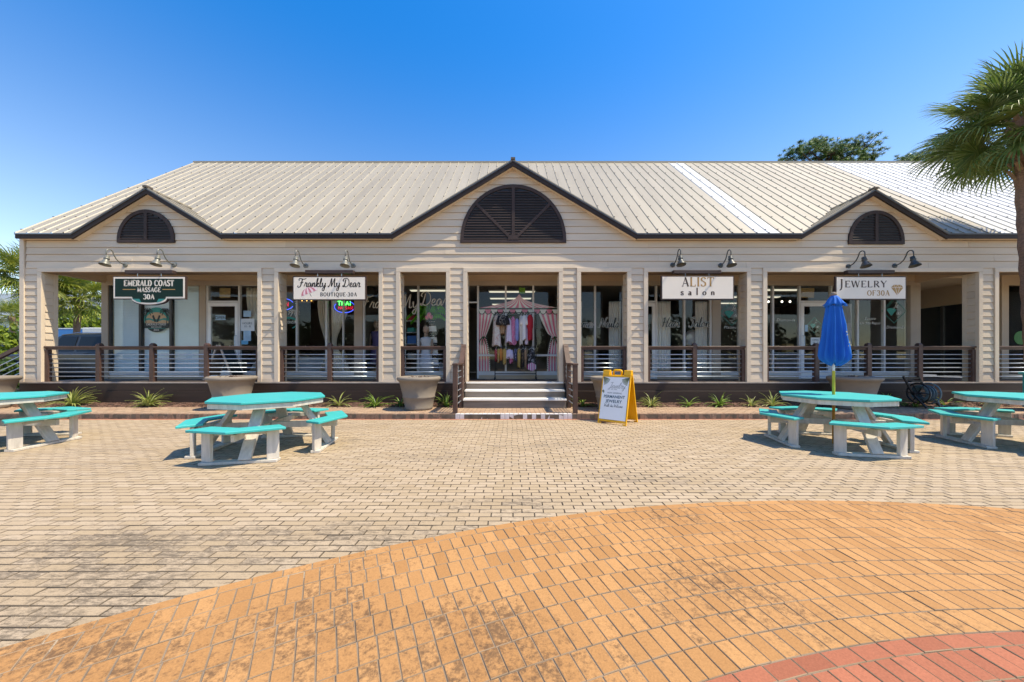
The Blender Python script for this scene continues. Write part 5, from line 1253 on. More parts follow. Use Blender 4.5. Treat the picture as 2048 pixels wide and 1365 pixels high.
# salon cape
t = thing('salon_cape', 'white salon cape on a stand behind the salon lettering', 'cape', (wx(1383), YW+0.5, ZD)); y = YW+0.5; x = (1384-1024)*y/700; zt_ = CAMH+(718-660)*y/700
b = MB(); b.lathe([(0.03,0.0),(0.11,-0.03),(0.20,-0.12),(0.24,-0.30),(0.26,-0.48),(0.02,-0.49)], (x, y, zt_), 16, lambda a, z, i: 1+0.06*math.sin(a*7)*i/4); b.build('cloth', WHC, t, smooth=True)
b = MB(); b.tube([(x,y,zt_-0.45),(x,y,ZD+0.02)], 0.02, 8); b.tube([(x,y,ZD),(x,y,ZD+0.02)], 0.16, 14); b.build('stand', GALV, t)
b = MB(); script(b, 'S', frame_xz(x, y-0.27, zt_-0.36), 0.2, 0.1, 0); b.build('lettering', INK, t)
# salon mannequin head on a ledge
t = thing('wig_head', 'wig display head with brown hair in the salon window by the sandwich board', 'display head', (wx(1181), YW+0.4, 1.55)); x = wx(1181)*1.04; y = YW+0.4
b = MB(); b.lathe([(0.06,0),(0.05,0.06),(0.055,0.10),(0.085,0.16),(0.095,0.26),(0.07,0.34),(0.01,0.36)], (x, y, 1.62), 12); b.build('head', SKIN, t, smooth=True)
b = MB(); b.lathe([(0.09,0.10),(0.115,0.2),(0.115,0.30),(0.08,0.38),(0.01,0.40)], (x, y+0.02, 1.62), 12); b.build('hair', CARDB, t, smooth=True)
bx('plinth', DARKW, t, x-0.2, x+0.2, y-0.1, y+0.2, ZD, 1.62)

# ------------------------------------------------------------------ clothing rack on the porch and its garments
YK = 9.95; kx = lambda p: (p-1024)*YK/700; kz = lambda p: CAMH+(718-p)*YK/700
t = thing('clothing_rack', 'black two tier clothing rack standing in front of the tent cutout', 'clothing rack', (kx(1032), YK, ZD))
for px in (990, 1072):
    b = MB(); x = kx(px); b.tube([(x,YK,ZD+0.06),(x,YK,kz(624))], 0.013, 8); b.build('upright', BLACK, t)
    b = MB(); b.tube([(x,YK-0.24,ZD+0.07),(x,YK+0.24,ZD+0.07)], 0.013, 8); b.build('foot', BLACK, t)
    for s_ in (-1, 1):
        b = MB(); b.tube([(x-0.012,YK+s_*0.22,ZD+0.033),(x+0.012,YK+s_*0.22,ZD+0.033)], 0.032, 10); b.build('caster', BLACK, t)
for py, n_ in ((626,'upper_rail'),(694.5,'lower_rail'),(748,'base_rail')):
    b = MB(); b.tube([(kx(990),YK,kz(py)),(kx(1072),YK,kz(py))], 0.012, 8); b.build(n_, BLACK, t)
def printed(m, m2):
    n_ = m.name+'_on_'+m2.name
    if n_ in MATS: return MATS[n_]
    c1 = [n for n in m.node_tree.nodes if n.type == 'VECT_MATH'][0].inputs[0].default_value; c2 = [n for n in m2.node_tree.nodes if n.type == 'VECT_MATH'][0].inputs[0].default_value
    return mat(n_, tuple(c1), 0.85, var=0.1, scale=14, dirt=1.0, dirtcol=tuple(c2), dscale=17)
def garment(label, px, pt, pb, wpx, m, kind, group, m2=None, dy=0.0):
    """cloth on a hanger, turned almost edge-on along the rail"""
    x = kx(px); z1, z0 = kz(pt), kz(pb); hw = wpx/2*YK/700; y = YK+dy
    t = thing('garment', label, 'garment', (x, y, z0), group); rz = random.uniform(-0.25, 0.25)
    # hanger
    b = MB(); b.tube([(x,y,z1+0.10),(x+0.012,y,z1+0.115),(x+0.02,y,z1+0.09),(x,y,z1+0.055)], 0.005, 5); b.tube([(x-hw*0.8,y,z1+0.0),(x,y,z1+0.055),(x+hw*0.8,y,z1)], 0.006, 5); b.build('hanger', WHC if random.random() < 0.6 else GARL, t)
    n = 20; nz = 10; b = MB(); g = []
    for j in range(nz+1):
        q = j/nz; z = z1+0.03+(z0-z1-0.03)*q
        sh = 0.45+0.55*min(1, q/0.12) if q < 0.12 else 1.0
        if kind == 'dress': sh *= 0.72+0.45*q
        elif kind == 'romper': sh *= 1.0 if q < 0.55 else 0.8
        depth = 0.05+0.05*min(1, q*2)
        g.append([(x+hw*sh*math.cos(a)*(1+0.10*math.sin(5*a+px)*q), y+depth*math.sin(a)*(1+0.3*math.sin(4*a+px*1.3)*q), z+(0.03*math.sin(3*a+px) if j == nz else 0)) for a in [2*math.pi*i/n for i in range(n)]])
    b.grid(g, True); b.poly(g[0][::-1]); b.poly(g[-1][::-1])
    b.build('cloth', printed(m, m2) if m2 else m, t, smooth=True)
    if kind == 'shirt':
        for s_ in (-1, 1):
            b = MB(); b.tube([(x+s_*hw*0.75,y,z1-0.0),(x+s_*hw*1.12,y-0.02,z1-0.14),(x+s_*hw*1.15,y-0.03,z1-0.24)], [0.05,0.055,0.06], 8); b.build('sleeve', m, t, smooth=True)
def cl(n_, c_): return mat('cloth_'+n_, c_, 0.85, var=0.15, scale=14)
cW, cR, cB, cT, cP, cL, cN, cG, cLB = cl('ivory',(0.52,0.49,0.45)), cl('crimson',(0.36,0.012,0.025)), cl('black',(0.012,0.012,0.015)), cl('tan',(0.30,0.19,0.11)), cl('rose',(0.48,0.14,0.26)), cl('lilac',(0.50,0.44,0.56)), cl('navy',(0.03,0.04,0.10)), cl('mustard',(0.36,0.24,0.06)), cl('periwinkle',(0.22,0.25,0.50))
UG = 'garments on the upper rail of the rack'
garment('ivory dress with red flowers at the left end of the upper rail', 993, 634, 692, 16, cW, 'dress', UG, cR)
garment('black printed t-shirt near the left of the upper rail', 1006, 634, 651, 17, cB, 'shirt', UG, cW, -0.10)
garment('tan patterned top hanging under the black t-shirt', 1005, 650, 668, 13, cT, 'romper', UG, None, 0.02)
garment('pale lilac pleated dress left of the pink one on the upper rail', 1018, 640, 685, 12, cL, 'dress', UG, None, -0.04)
garment('pink flowered dress in the middle of the upper rail', 1026, 636, 689, 12, cP, 'dress', UG, cL)
garment('periwinkle slip dress right of the pink dress on the upper rail', 1034, 640, 681, 9, cLB, 'romper', UG)
garment('small black top beside the periwinkle slip on the upper rail', 1038, 638, 662, 6, cB, 'romper', UG, None, 0.08)
garment('ivory long blouse between the black top and the white t-shirts', 1042, 634, 690, 9, cW, 'romper', UG)
garment('white t-shirt right of the ivory blouse on the upper rail', 1048, 634, 680, 9, WHC, 'shirt', UG, None, -0.05)
garment('lilac long t-shirt beside the crimson dress', 1053, 633, 688, 9, cL, 'romper', UG, None, 0.03)
garment('crimson dress at the right end of the upper rail', 1060, 633, 680, 12, cR, 'romper', UG, None, -0.08)
LG = 'small garments on the lower rail of the rack'
garment('dark red baby outfit at the left end of the lower rail', 992, 701, 722, 6, cR, 'romper', LG, cW)
garment('first mustard baby romper from the left on the lower rail', 997, 700, 724, 7, cG, 'romper', LG, cW)
garment('orange baby romper between the mustard ones on the lower rail', 1002, 700, 720, 7, cl('orange',(0.50,0.20,0.05)), 'romper', LG)
garment('long mustard romper left of the lilac top on the lower rail', 1009, 700, 728, 9, cG, 'romper', LG, cT)
garment('lilac baby top in the middle of the lower rail', 1019, 701, 716, 8, cL, 'shirt', LG)
garment('rose baby dress below the lilac top on the lower rail', 1022, 704, 726, 7, cP, 'dress', LG, None, 0.06)
garment('navy flowered baby outfit mid right on the lower rail', 1031, 700, 722, 7, cN, 'romper', LG, cL)
garment('mustard flowered long romper right of the navy outfit', 1038, 700, 735, 8, cG, 'romper', LG, cN)
garment('black and cream patterned romper right of the mustard one', 1046, 700, 734, 8, cB, 'romper', LG, cT)
garment('tan leopard romper left of the striped black dress', 1051, 701, 738, 7, cT, 'romper', LG, cB)
garment('black and white striped dress at the right end of the lower rail', 1063, 700, 730, 15, cB, 'dress', LG, WHC)
t = thing('striped_bag', 'magenta and white striped bag hanging low at the right end of the rack', 'bag', (kx(1063), YK-0.08, kz(745)))
b = MB(); c = (kx(1063), YK-0.12, kz(734))
for k in range(10):
    b.mi = k % 2; u0, u1 = -0.12+k*0.024, -0.12+(k+1)*0.024; hh = lambda u: 0.125-abs(u)*0.55
    b.prism([(u0,-hh(u0)),(u1,-hh(u1)),(u1,hh(u1)),(u0,hh(u0))], lambda x, y, d=0: (c[0]+x, c[1]+d, c[2]+y), 0.05)
b.build('cloth', [cl('magenta',(0.42,0.03,0.20)), WHC], t)
b = MB(); b.tube([(c[0]-0.06,c[1]+0.02,c[2]+0.09),(c[0],c[1]+0.05,c[2]+0.26),(c[0]+0.06,c[1]+0.02,c[2]+0.09)], 0.008, 5); b.build('strap', cB, t)
bx_ = MB(); bx_.box(wx(932), wx(972), 9.85, 10.2, ZD, ZD+0.012); tag(bx_.build('door_mat', BLACK, None, (wx(950), 10.0, ZD)), 'black door mat before the open boutique door', 'mat')
# chalkboard stand on the porch
t = thing('chalkboard', 'wooden chalkboard easel on the porch seen from its side by the massage door', 'sandwich board', (-7.97, 9.72, ZD))
for s_, m in ((-1, CARDB), (1, DGRN)):
    bt = (-7.97+s_*0.40, ZD); tp = (-7.97+s_*0.03, 1.66)
    b = MB()
    for yy in (9.5, 9.94): b.beam((bt[0],yy,bt[1]+0.01),(tp[0],yy,tp[1]),0.03,0.04)
    b.build('frame', mat('easel_pale', (0.5,0.42,0.33), 0.6), t)
    b = MB(); q = 0.12; l0 = Vector((bt[0],0,bt[1])).lerp(Vector((tp[0],0,tp[1])), 0.14); l1 = Vector((bt[0],0,bt[1])).lerp(Vector((tp[0],0,tp[1])), 0.96)
    b.hexa([(l0.x-0.008,9.515,l0.z),(l0.x+0.008,9.515,l0.z),(l0.x+0.008,9.925,l0.z),(l0.x-0.008,9.925,l0.z),(l1.x-0.008,9.515,l1.z),(l1.x+0.008,9.515,l1.z),(l1.x+0.008,9.925,l1.z),(l1.x-0.008,9.925,l1.z)]); b.build('board', OLDW if s_ < 0 else DGRN, t)

# ------------------------------------------------------------------ planters
def planter(label, x, y, r=0.50, h=0.77):
    t = thing('planter', label, 'planter', (x, y, ZW), 'large round planters on the brick walk'); s_ = r/0.5
    b = MB(); b.lathe([(0.30*s_,0.0),(0.315*s_,0.02),(0.325*s_,0.055),(0.318*s_,0.07),(0.36*s_,0.27),(0.372*s_,0.285),(0.372*s_,0.315),(0.366*s_,0.325),(0.445*s_,h-0.12),(0.452*s_,h-0.115)], (x,y,ZW), 40); b.build('pot', CONC, t, smooth=True)
    b = MB(); rim = [(0.450,h-0.117),(0.475,h-0.10),(0.497,h-0.072),(0.502,h-0.045),(0.492,h-0.015),(0.465,h),(0.43,h-0.008),(0.415,h-0.03),(0.41,h-0.10)]; b.lathe([(p*s_, z) for p, z in rim], (x,y,ZW), 40); b.f = b.f[:-2]; b.build('rim', CONC, t, smooth=True)
    b = MB(); b.lathe([(0.412*s_,h-0.09),(0.3*s_,h-0.055),(0.1*s_,h-0.03),(0.01,h-0.03)], (x,y,ZW), 20, lambda a, z, i: 1+0.0*a); b.build('soil', SOIL, t)
    b = MB()
    for k in range(26):
        a = random.uniform(0, 6.28); q = random.uniform(0, 0.25)*s_; p = Vector((x+q*math.cos(a), y+q*math.sin(a), ZW+h-0.035+random.uniform(0, 0.035))); d = Vector((random.gauss(0,1), random.gauss(0,1), random.gauss(0,0.4))).normalized()*0.05; b.beam(p-d, p+d, 0.018, 0.004)
    b.build('dry_leaves', MULCH, t)['kind'] = 'stuff'
def px2x(px, y): return (px-1024)*y/700
planter('grey round planter behind the left whole picnic table', px2x(464, 8.32), 8.32)
planter('grey round planter with full body visible left of the front steps', px2x(838, 8.25), 8.25)
planter('grey round planter half hidden behind the yellow sandwich board', px2x(1224, 8.2), 8.2)
planter('grey round planter behind the umbrella table', px2x(1708, 8.3), 8.3)
planter('grey round planter cut off by the picture edge at the side stairs', px2x(-26, 8.32), 8.32)

# ------------------------------------------------------------------ picnic tables
def make_table():
    t = thing('picnic_table', 'x', 'picnic table', (0,0,0), 'teal and white octagonal picnic tables')
    RT_, HT = 0.70, 0.745
    octo = lambda r: [(r*math.cos(R(45*k)), r*math.sin(R(45*k))) for k in range(8)]
    flat = lambda z: (lambda x, y, d=0.0: (x, y, z-d))
    b = MB(); b.prism(octo(RT_)[::-1], flat(HT), 0.031); b.build('tabletop', TEAL, t, bevel=0.006, segs=2)
    b = MB(); a, c = octo(RT_-0.025), octo(RT_-0.075)
    for k in range(8):
        j = (k+1) % 8; b.prism([a[k], a[j], c[j], c[k]][::-1], flat(HT-0.037), 0.062)
    b.build('apron', WHITEW, t)
    V0, L_, W_ = 1.0, 0.56, 0.245
    for q in range(4):
        rot = Matrix.Rotation(R(90*q), 3, 'Z')
        def put(bm, name, m, bv=0.004, parent=None):
            bm.v = [tuple(rot @ Vector(v)) for v in bm.v]; return bm.build(name, m, t, bevel=bv)
        d1, d2 = Vector((-0.3827, 0.9239)), Vector((-0.3827, -0.9239)); n1, n2 = Vector((-0.9239, -0.3827)), Vector((-0.9239, 0.3827))
        Vo = Vector((V0, 0)); Vi = Vector((V0-W_/0.9239, 0))
        o1, o2 = Vo+d1*L_, Vo+d2*L_; i1, i2 = o1+n1*W_+d1*(-0.06), o2+n2*W_+d2*(-0.06)
        b = MB(); b.prism([tuple(p) for p in (Vi, i1, o1, Vo)], flat(0.442), 0.031); b.prism([tuple(p) for p in (Vo, o2, i2, Vi)], flat(0.442), 0.031)
        put(b, 'bench_seat', TEAL, 0.005)
        for dd, nn_ in ((d1, n1), (d2, n2)):
            c = Vo+dd*0.43+nn_*0.14
            b = MB(); b.beam((c.x, c.y, 0.036), (c.x, c.y, 0.404), 0.125, 0.042, up=(nn_.x, nn_.y, 0)); put(b, 'leg', WHITEW, 0.004)
        c1, c2 = Vo+d1*0.43+n1*0.14, Vo+d2*0.43+n2*0.14
        b = MB(); b.beam((c1.x, c1.y+0.062, 0.018), (c2.x, c2.y-0.062, 0.018), 0.115, 0.034); put(b, 'base_plank', WHITEW, 0.004)
        b = MB(); b.beam((c1.x-0.03, c1.y-0.03, 0.375), (c2.x-0.03, c2.y+0.03, 0.375), 0.038, 0.058); put(b, 'seat_support', WHITEW, 0.003)
        b = MB(); b.beam((c1.x+0.03, 0.055, 0.036), (0.38, 0.055, 0.645), 0.13, 0.045, up=(0.8,0,0.45)); put(b, 'brace_leg', WHITEW, 0.004)
        b = MB(); b.beam((0.03, -0.005, 0.335), (0.86, -0.005, 0.335), 0.040, 0.085); put(b, 'cross_beam', WHITEW, 0.003)
    return t
tb = make_table()
spots = [(-3.50, 5.06, -79, 'teal and white picnic table left of the front steps'), (4.88, 5.31, -102, 'teal and white picnic table with the closed blue umbrella through it'),
         (-7.72, 5.17, -84, 'teal and white picnic table cut off by the left picture edge'), (7.64, 5.20, -105, 'teal and white picnic table cut off by the right picture edge')]
for i, (x, y, a, lab) in enumerate(spots):
    o = tb if i == 0 else copy_tree(tb); o.location = (x, y, 0.001); o.rotation_euler = (0, 0, R(a)); k_s = 1.05 if i in (0, 2) else 1.0; o.scale = (k_s, k_s, 1); o['label'] = lab
# ------------------------------------------------------------------ closed umbrella
ux, uy = 4.88, 5.31
t = thing('umbrella', 'closed blue patio umbrella standing through a picnic table', 'umbrella', (ux, uy, 0))
def uz(py): return CAMH+(718-py)*uy/700
b = MB(); b.tube([(ux,uy,0.002),(ux,uy,0.70)], 0.019, 10); b.mi = 1; b.tube([(ux,uy,0.701),(ux,uy,uz(742))], 0.0195, 10); b.mi = 2; b.tube([(ux,uy,uz(742)),(ux,uy,uz(600))], 0.0175, 10)
b.build('pole', [mat('pole_amber', (0.42,0.19,0.02), 0.4, var=0.1), mat('pole_yellow', (0.56,0.42,0.04), 0.4, var=0.15), mat('pole_white', (0.7,0.7,0.7), 0.4)], t, smooth=False)
random.seed(11)
def folded(zs, rs, n, amp, tw=0.25, jag=0.0):
    b = MB(); m = 96; g = []
    for j, (z, r) in enumerate(zip(zs, rs)):
        q = j/(len(zs)-1); row = []
        for i in range(m):
            a = 2*math.pi*i/m; f_ = 1+amp[j]*(1-abs(math.cos(a*n/2+tw*q*3))**0.8-0.4)+0.07*math.sin(2*a+1.3+q)*q
            jz = jag*math.sin(a*n/2+tw*3+0.8)*0.5 if j == len(zs)-1 else 0
            row.append((ux+0.02*q*1.0+r*f_*math.cos(a), uy+r*f_*math.sin(a), z+jz))
        g.append(row)
    b.grid(g, True)
    b.poly(g[0][::-1]); return b, g
zs = [uz(p) for p in (612,630,650,672,694,712,719,726,729)]
b, g = folded(zs, [0.082,0.097,0.110,0.122,0.136,0.148,0.140,0.10,0.055], 10, [0.3,0.4,0.5,0.6,0.68,0.72,0.72,0.7,0.6], jag=0.06); b.poly(g[-1]); b.build('canopy', BLUE, t, smooth=True)
zs = [uz(p) for p in (592,594,600,607,612)]
b, g = folded(zs, [0.035,0.05,0.075,0.098,0.118], 10, [0.05,0.1,0.2,0.32,0.45], jag=0.03); o = b.build('canopy_vent', BLUE, t, smooth=True); so = o.modifiers.new('cloth', 'SOLIDIFY'); so.thickness = 0.004
b = MB(); b.lathe([(0.035,0),(0.04,0.02),(0.035,0.045),(0.012,0.06)], (ux,uy,uz(592.5)), 12); b.build('finial', OLDW, t, smooth=True)
b = MB()
for px, py, w_, h_, a in ((1693.5,664,4,7,50),(1695,670,8,2.6,15),(1699,685,6,5,30),(1702,690,3.2,7,10),(1697,692,3,3,0)):
    x = px2x(px, uy-0.145); z = CAMH+(718-py)*(uy-0.145)/700; s_ = (uy-0.145)/700; d = Vector((math.cos(R(a)), math.sin(R(a)))); nrm = Vector((-d.y, d.x))
    b.poly([(x+(d.x*u*w_+nrm.x*v*h_)*s_*0.6, uy-0.145+0.0, z+(d.y*u*w_+nrm.y*v*h_)*s_*0.6) for u, v in ((-.5,-.3),(.5,-.5),(.5,.3),(-.2,.5))])
PRINT = b
# ------------------------------------------------------------------ yellow sandwich board
t = thing('sandwich_board', 'yellow plastic sandwich board with a white permanent jewelry poster', 'sandwich board', (0,0,0.001))
Hs, Wd, Sp = 1.06, 0.60, 0.60
def leafpanel(sg):
    # local: x across, front panel leans back from y=-Sp/2 at the foot to ~0 at the top
    def P(x, h, out=0.0):
        q = h/Hs; y = sg*(Sp/2*(1-q)+0.03*q); nx_, nz_ = math.cos(math.atan2(Sp/2-0.03, Hs)), math.sin(math.atan2(Sp/2-0.03, Hs)); return (x*(1.0), y+sg*out*nx_, h+out*nz_)
    b = MB(); th = 0.035
    def slab(x0, x1, h0, h1, o0=0.0, o1=None):
        o1 = o0-th if o1 is None else o1
        b.hexa([P(x0,h0,o1),P(x1,h0,o1),P(x1,h0,o0),P(x0,h0,o0),P(x0,h1,o1),P(x1,h1,o1),P(x1,h1,o0),P(x0,h1,o0)])
    slab(-Wd/2, -Wd/2+0.028, 0.03, Hs-0.10); slab(Wd/2-0.028, Wd/2, 0.03, Hs-0.10); slab(-Wd/2+0.028, Wd/2-0.028, 0.045, 0.085); slab(-Wd/2+0.028, Wd/2-0.028, Hs-0.14, Hs-0.10); slab(-Wd/2+0.028, Wd/2-0.028, 0.085, Hs-0.14, -0.016, -0.034)
    slab(-Wd/2, -Wd/2+0.075, 0.0, 0.03); slab(Wd/2-0.075, Wd/2, 0.0, 0.03)
    slab(-Wd/2, -Wd/2+0.15, Hs-0.10, Hs, 0.004, -0.05); slab(Wd/2-0.15, Wd/2, Hs-0.10, Hs, 0.004, -0.05)
    b.build('panel', YEL, t, bevel=0.006)
    return P
P = leafpanel(-1); leafpanel(1)
b = MB(); pts = [(-0.085, 0.0, Hs-0.10), (-0.085, 0.0, Hs-0.02)]+[(-0.06+0.0, 0, Hs-0.005), (0.06, 0, Hs-0.005)]+[(0.085, 0, Hs-0.02), (0.085, 0, Hs-0.10)]; b.tube(pts, 0.022, 8); b.build('handle', YEL, t, smooth=True)
pf = lambda x, h, d=0.0: P(x, h, 0.003-d)
b = MB(); b.poly([pf(-0.272,0.088),pf(0.272,0.088),pf(0.272,0.918),pf(-0.272,0.918)]); b.poly([pf(-0.272,0.088,0.012),pf(-0.272,0.918,0.012),pf(0.272,0.918,0.012),pf(0.272,0.088,0.012)]); poster = b.build('poster', POSTER, t)
def pt_(x, h): return lambda a, c, d=0.0: pf(a+x, c+h, d-0.002)
b = MB(); sans(b, 'PERMANENT', pt_(0.0,0.505), 0.056, 0.034, 0, 1.0); b.build('lettering', NAVY, t); b = MB(); sans(b, 'JEWELRY', pt_(0.0,0.415), 0.058, 0.034, 0, 1.04); b.build('lettering', NAVY, t)
b = MB(); sans(b, 'NOW OFFERING', pt_(0.0,0.59), 0.028, 0.02, 0, 1.05); b.build('lettering', mat('ink_grey', (0.16,0.17,0.18), 0.6), t); b = MB(); script(b, 'Jewelry', pt_(0.03,0.70), 0.115, 0.06, 0, 0.3, 1.0, thin=0.04); b.build('lettering', mat('ink_grey', (0.16,0.17,0.18), 0.6), t); b = MB(); sans(b, 'OF 30A', pt_(-0.02,0.665), 0.026, 0.0, 0, 1.1); b.build('lettering', mat('ink_grey', (0.16,0.17,0.18), 0.6), t); b = MB(); script(b, 'Walk Ins Welcome', pt_(0.0,0.33), 0.060, 0.12, 0, 0.2, 0.95, thin=0.06); b.build('lettering', mat('ink_grey', (0.16,0.17,0.18), 0.6), t)
b = MB()
for (cx_, cy_, a0, a1) in ((-0.27,0.915,-75,-15),(0.27,0.915,195,255),(-0.268,0.63,-30,50)):
    for k in range(7):
        a = R(a0+(a1-a0)*k/6); l = 0.15 if cy_ > 0.7 else 0.045; b.ribbon(smooth([(cx_+0.005,cy_-0.005),(cx_+math.cos(a)*l*0.6,cy_+math.sin(a)*l*0.6),(min(0.27,max(-0.27,cx_+math.cos(a)*l)),cy_+math.sin(a)*l-0.012)],4), 0.014, (lambda a_, c_, d=0: pf(a_, c_, -0.002)))
b.build('palm_print', mat('print_green', (0.20,0.22,0.13), 0.6, var=0.4, scale=30), t)
t.location = (2.145, 7.10, 0.001); t.rotation_euler = (0, 0, R(-41))

# ------------------------------------------------------------------ hose reel
hx, hy = px2x(1846, 8.40), 8.40
t = thing('hose_reel', 'black garden hose reel cart leaning by the porch skirt', 'hose reel', (hx, hy, ZW))
lean = lambda x, s_: [(x, hy-0.22, ZW+0.01), (x-0.10, hy-0.02, ZW+0.36), (x-0.30, hy+0.12, ZW+0.86)]
for s_ in (-0.20, 0.16):
    b = MB(); b.tube([(hx+s_+0.10,hy-0.16,ZW+0.02),(hx+s_-0.05,hy,ZW+0.36),(hx+s_-0.22,hy+0.05,ZW+0.76)], 0.024, 8); b.build('side_frame', BLACK, t)
b = MB(); b.box(hx-0.40, hx-0.06, hy+0.03, hy+0.07, ZW+0.70, ZW+0.735); b.build('handle', BLACK, t)
bx('tray', BLACK, t, hx-0.30, hx-0.04, hy-0.02, hy+0.06, ZW+0.62, ZW+0.66)
HOSE = mat('hose_grey', (0.10,0.16,0.18), 0.45, var=0.2, scale=30)
for s_ in (-0.14, 0.12):
    b = MB(); ring_ = [(hx+s_, hy-0.02+0.24*math.cos(R(a)), ZW+0.36+0.24*math.sin(R(a))) for a in range(0, 361, 15)]; b.tube(ring_, 0.016, 6, caps=False)
    for k in range(6): b.tube([(hx+s_, hy-0.02, ZW+0.36), (hx+s_, hy-0.02+0.235*math.cos(R(60*k)), ZW+0.36+0.235*math.sin(R(60*k)))], 0.010, 5)
    b.build('reel_flange', BLACK if s_ < 0 else HOSE, t, smooth=True)
b = MB(); P = []
for k in range(0, 12*24):
    a = R(k*15); r_ = 0.15+0.018*(k//96); P.append((hx-0.115+0.21*(0.5-0.5*math.cos(k/96*math.pi)), hy-0.02+r_*math.cos(a), ZW+0.36+r_*math.sin(a)))
P += [(hx+0.08,hy-0.22,ZW+0.25),(hx+0.10,hy-0.26,ZW+0.08),(hx+0.16,hy-0.22,ZW+0.02),(hx+0.35,hy-0.10,ZW+0.05),(hx+0.52,hy+0.05,ZW+0.06),(hx+0.75,hy+0.0,ZW+0.02),(hx+1.2,hy-0.10,ZW+0.02)]
b.tube(P, 0.011, 5); b.build('hose', HOSE, t, smooth=True)
b = MB(); b.tube([(hx-0.24,hy-0.02,ZW+0.36),(hx+0.20,hy-0.02,ZW+0.36)], 0.02, 8); b.tube([(hx-0.27,hy-0.02,ZW+0.36),(hx-0.245,hy-0.02,ZW+0.36)], 0.045, 10); b.build('axle', BLACK, t)
# teal bin at the right edge
t = thing('litter_bin', 'teal slatted litter bin at the right picture edge behind the table', 'bin', (12.40, 8.0, ZW))
for k in range(6): bx('slat', TEAL, t, 12.10+k*0.101, 12.10+k*0.101+0.092, 7.70, 7.72, ZW+0.05, ZW+0.82)
for k in range(6): bx('slat', TEAL, t, 12.10, 12.12, 7.725+k*0.096, 7.725+k*0.096+0.09, ZW+0.05, ZW+0.82)
bx('body', BLACK, t, 12.13, 12.69, 7.73, 8.29, ZW+0.03, ZW+0.80); bx('lid', TEAL, t, 12.07, 12.75, 7.67, 8.35, ZW+0.825, ZW+0.87, 0.005)

# ------------------------------------------------------------------ planting in the mulch bed
random.seed(21)
SPID = leaf_mat('spider_leaf', (0.20,0.26,0.045), (0.45,0.47,0.17), 0.3); BLADE = leaf_mat('blade_leaf', (0.09,0.19,0.025), (0.24,0.36,0.06), 0.3)
def blades(b, x, y, z, n, l, w_, spread=1.0):
    for k in range(n):
        a = random.uniform(0, 6.283); el = random.uniform(0.45, 1.5) if random.random() < 0.75 else random.uniform(0.2, 0.7); ll = l*random.uniform(0.6, 1.1); d = Vector((math.cos(a)*spread, math.sin(a)*spread*0.8, 0)); side = Vector((-d.y, d.x, 0)).normalized()
        p = Vector((x, y, z))+d*random.uniform(0, 0.05); P = []
        e = el; seg = ll/5; wd = w_*random.uniform(0.7, 1.2); q = p.copy()
        for j in range(6):
            f_ = (1, 1.1, 1, 0.8, 0.5, 0.05)[j]; P.append((q-side*wd*f_/2, q+Vector((0,0,-0.2*wd)), q+side*wd*f_/2)); q = q+(d*math.cos(e)+Vector((0,0,math.sin(e))))*seg; e -= random.uniform(0.12, 0.38)
        for (a0, b0, c0), (a1, b1, c1) in zip(P, P[1:]):
            n0 = len(b.v); b.v += [tuple(v) for v in (a0, b0, c0, a1, b1, c1)]; b.f += [(n0, n0+1, n0+4, n0+3), (n0+1, n0+2, n0+5, n0+4)]; b.m += [b.mi]*2
PL_ = [(145,8.62,46,0.55,SPID,'large variegated spider plant behind the left cut off table'),(297,8.62,44,0.46,SPID,'variegated spider plant between the two left tables'),(678,8.66,20,0.40,SPID,'small variegated spider plant right of the left whole table'),
 (752,8.62,26,0.46,BLADE,'green strappy plant left of the full grey planter'),(801,8.66,14,0.36,BLADE,'small green strappy plant against the full grey planter'),(893,8.62,14,0.42,BLADE,'sparse green plant between the full planter and the step railing'),
 (1166,8.58,12,0.36,BLADE,'sparse green plant between the step railing and the sandwich board'),(1303,8.62,24,0.38,SPID,'variegated spider plant right of the sandwich board'),(1378,8.64,14,0.33,BLADE,'small green strappy plant below the salon railing post'),
 (1440,8.62,24,0.37,BLADE,'green strappy plant mid way between sandwich board and umbrella table'),(1503,8.64,14,0.30,SPID,'low variegated plant just left of the umbrella table'),(1545,8.64,22,0.40,SPID,'variegated spider plant behind the left end of the umbrella table'),
 (1775,8.50,16,0.42,BLADE,'dark strappy plant right of the planter behind the umbrella table'),(1833,8.52,18,0.36,BLADE,'strappy plant under the hose reel'),(1893,8.60,12,0.34,BLADE,'thin strappy plant just right of the hose reel'),(1985,8.6,14,0.34,BLADE,'strappy plant behind the right cut off table')]
for px, y, n, l, m, lab in PL_:
    x = px2x(px, y); b = MB(); blades(b, x, y, 0.13, int(n*1.5), l*1.12, 0.030); tag(b.build('spider_plant' if m is SPID else 'strappy_plant', m, None, (x, y, 0.13)), lab, 'plant')
ROCK = mat('rock_orange', (0.42,0.22,0.09), 0.9, var=0.3, bump=0.5)
b = MB(); b.lathe([(0.02,0),(0.12,0.02),(0.15,0.06),(0.10,0.11),(0.02,0.13)], (px2x(1908,8.5), 8.5, 0.11), 9, lambda a, z, i: 1+0.25*math.sin(3*a+i)); tag(b.build('stone', ROCK, None, (px2x(1908,8.5), 8.5, 0.11)), 'small orange stone in the mulch right of the hose reel', 'stone')

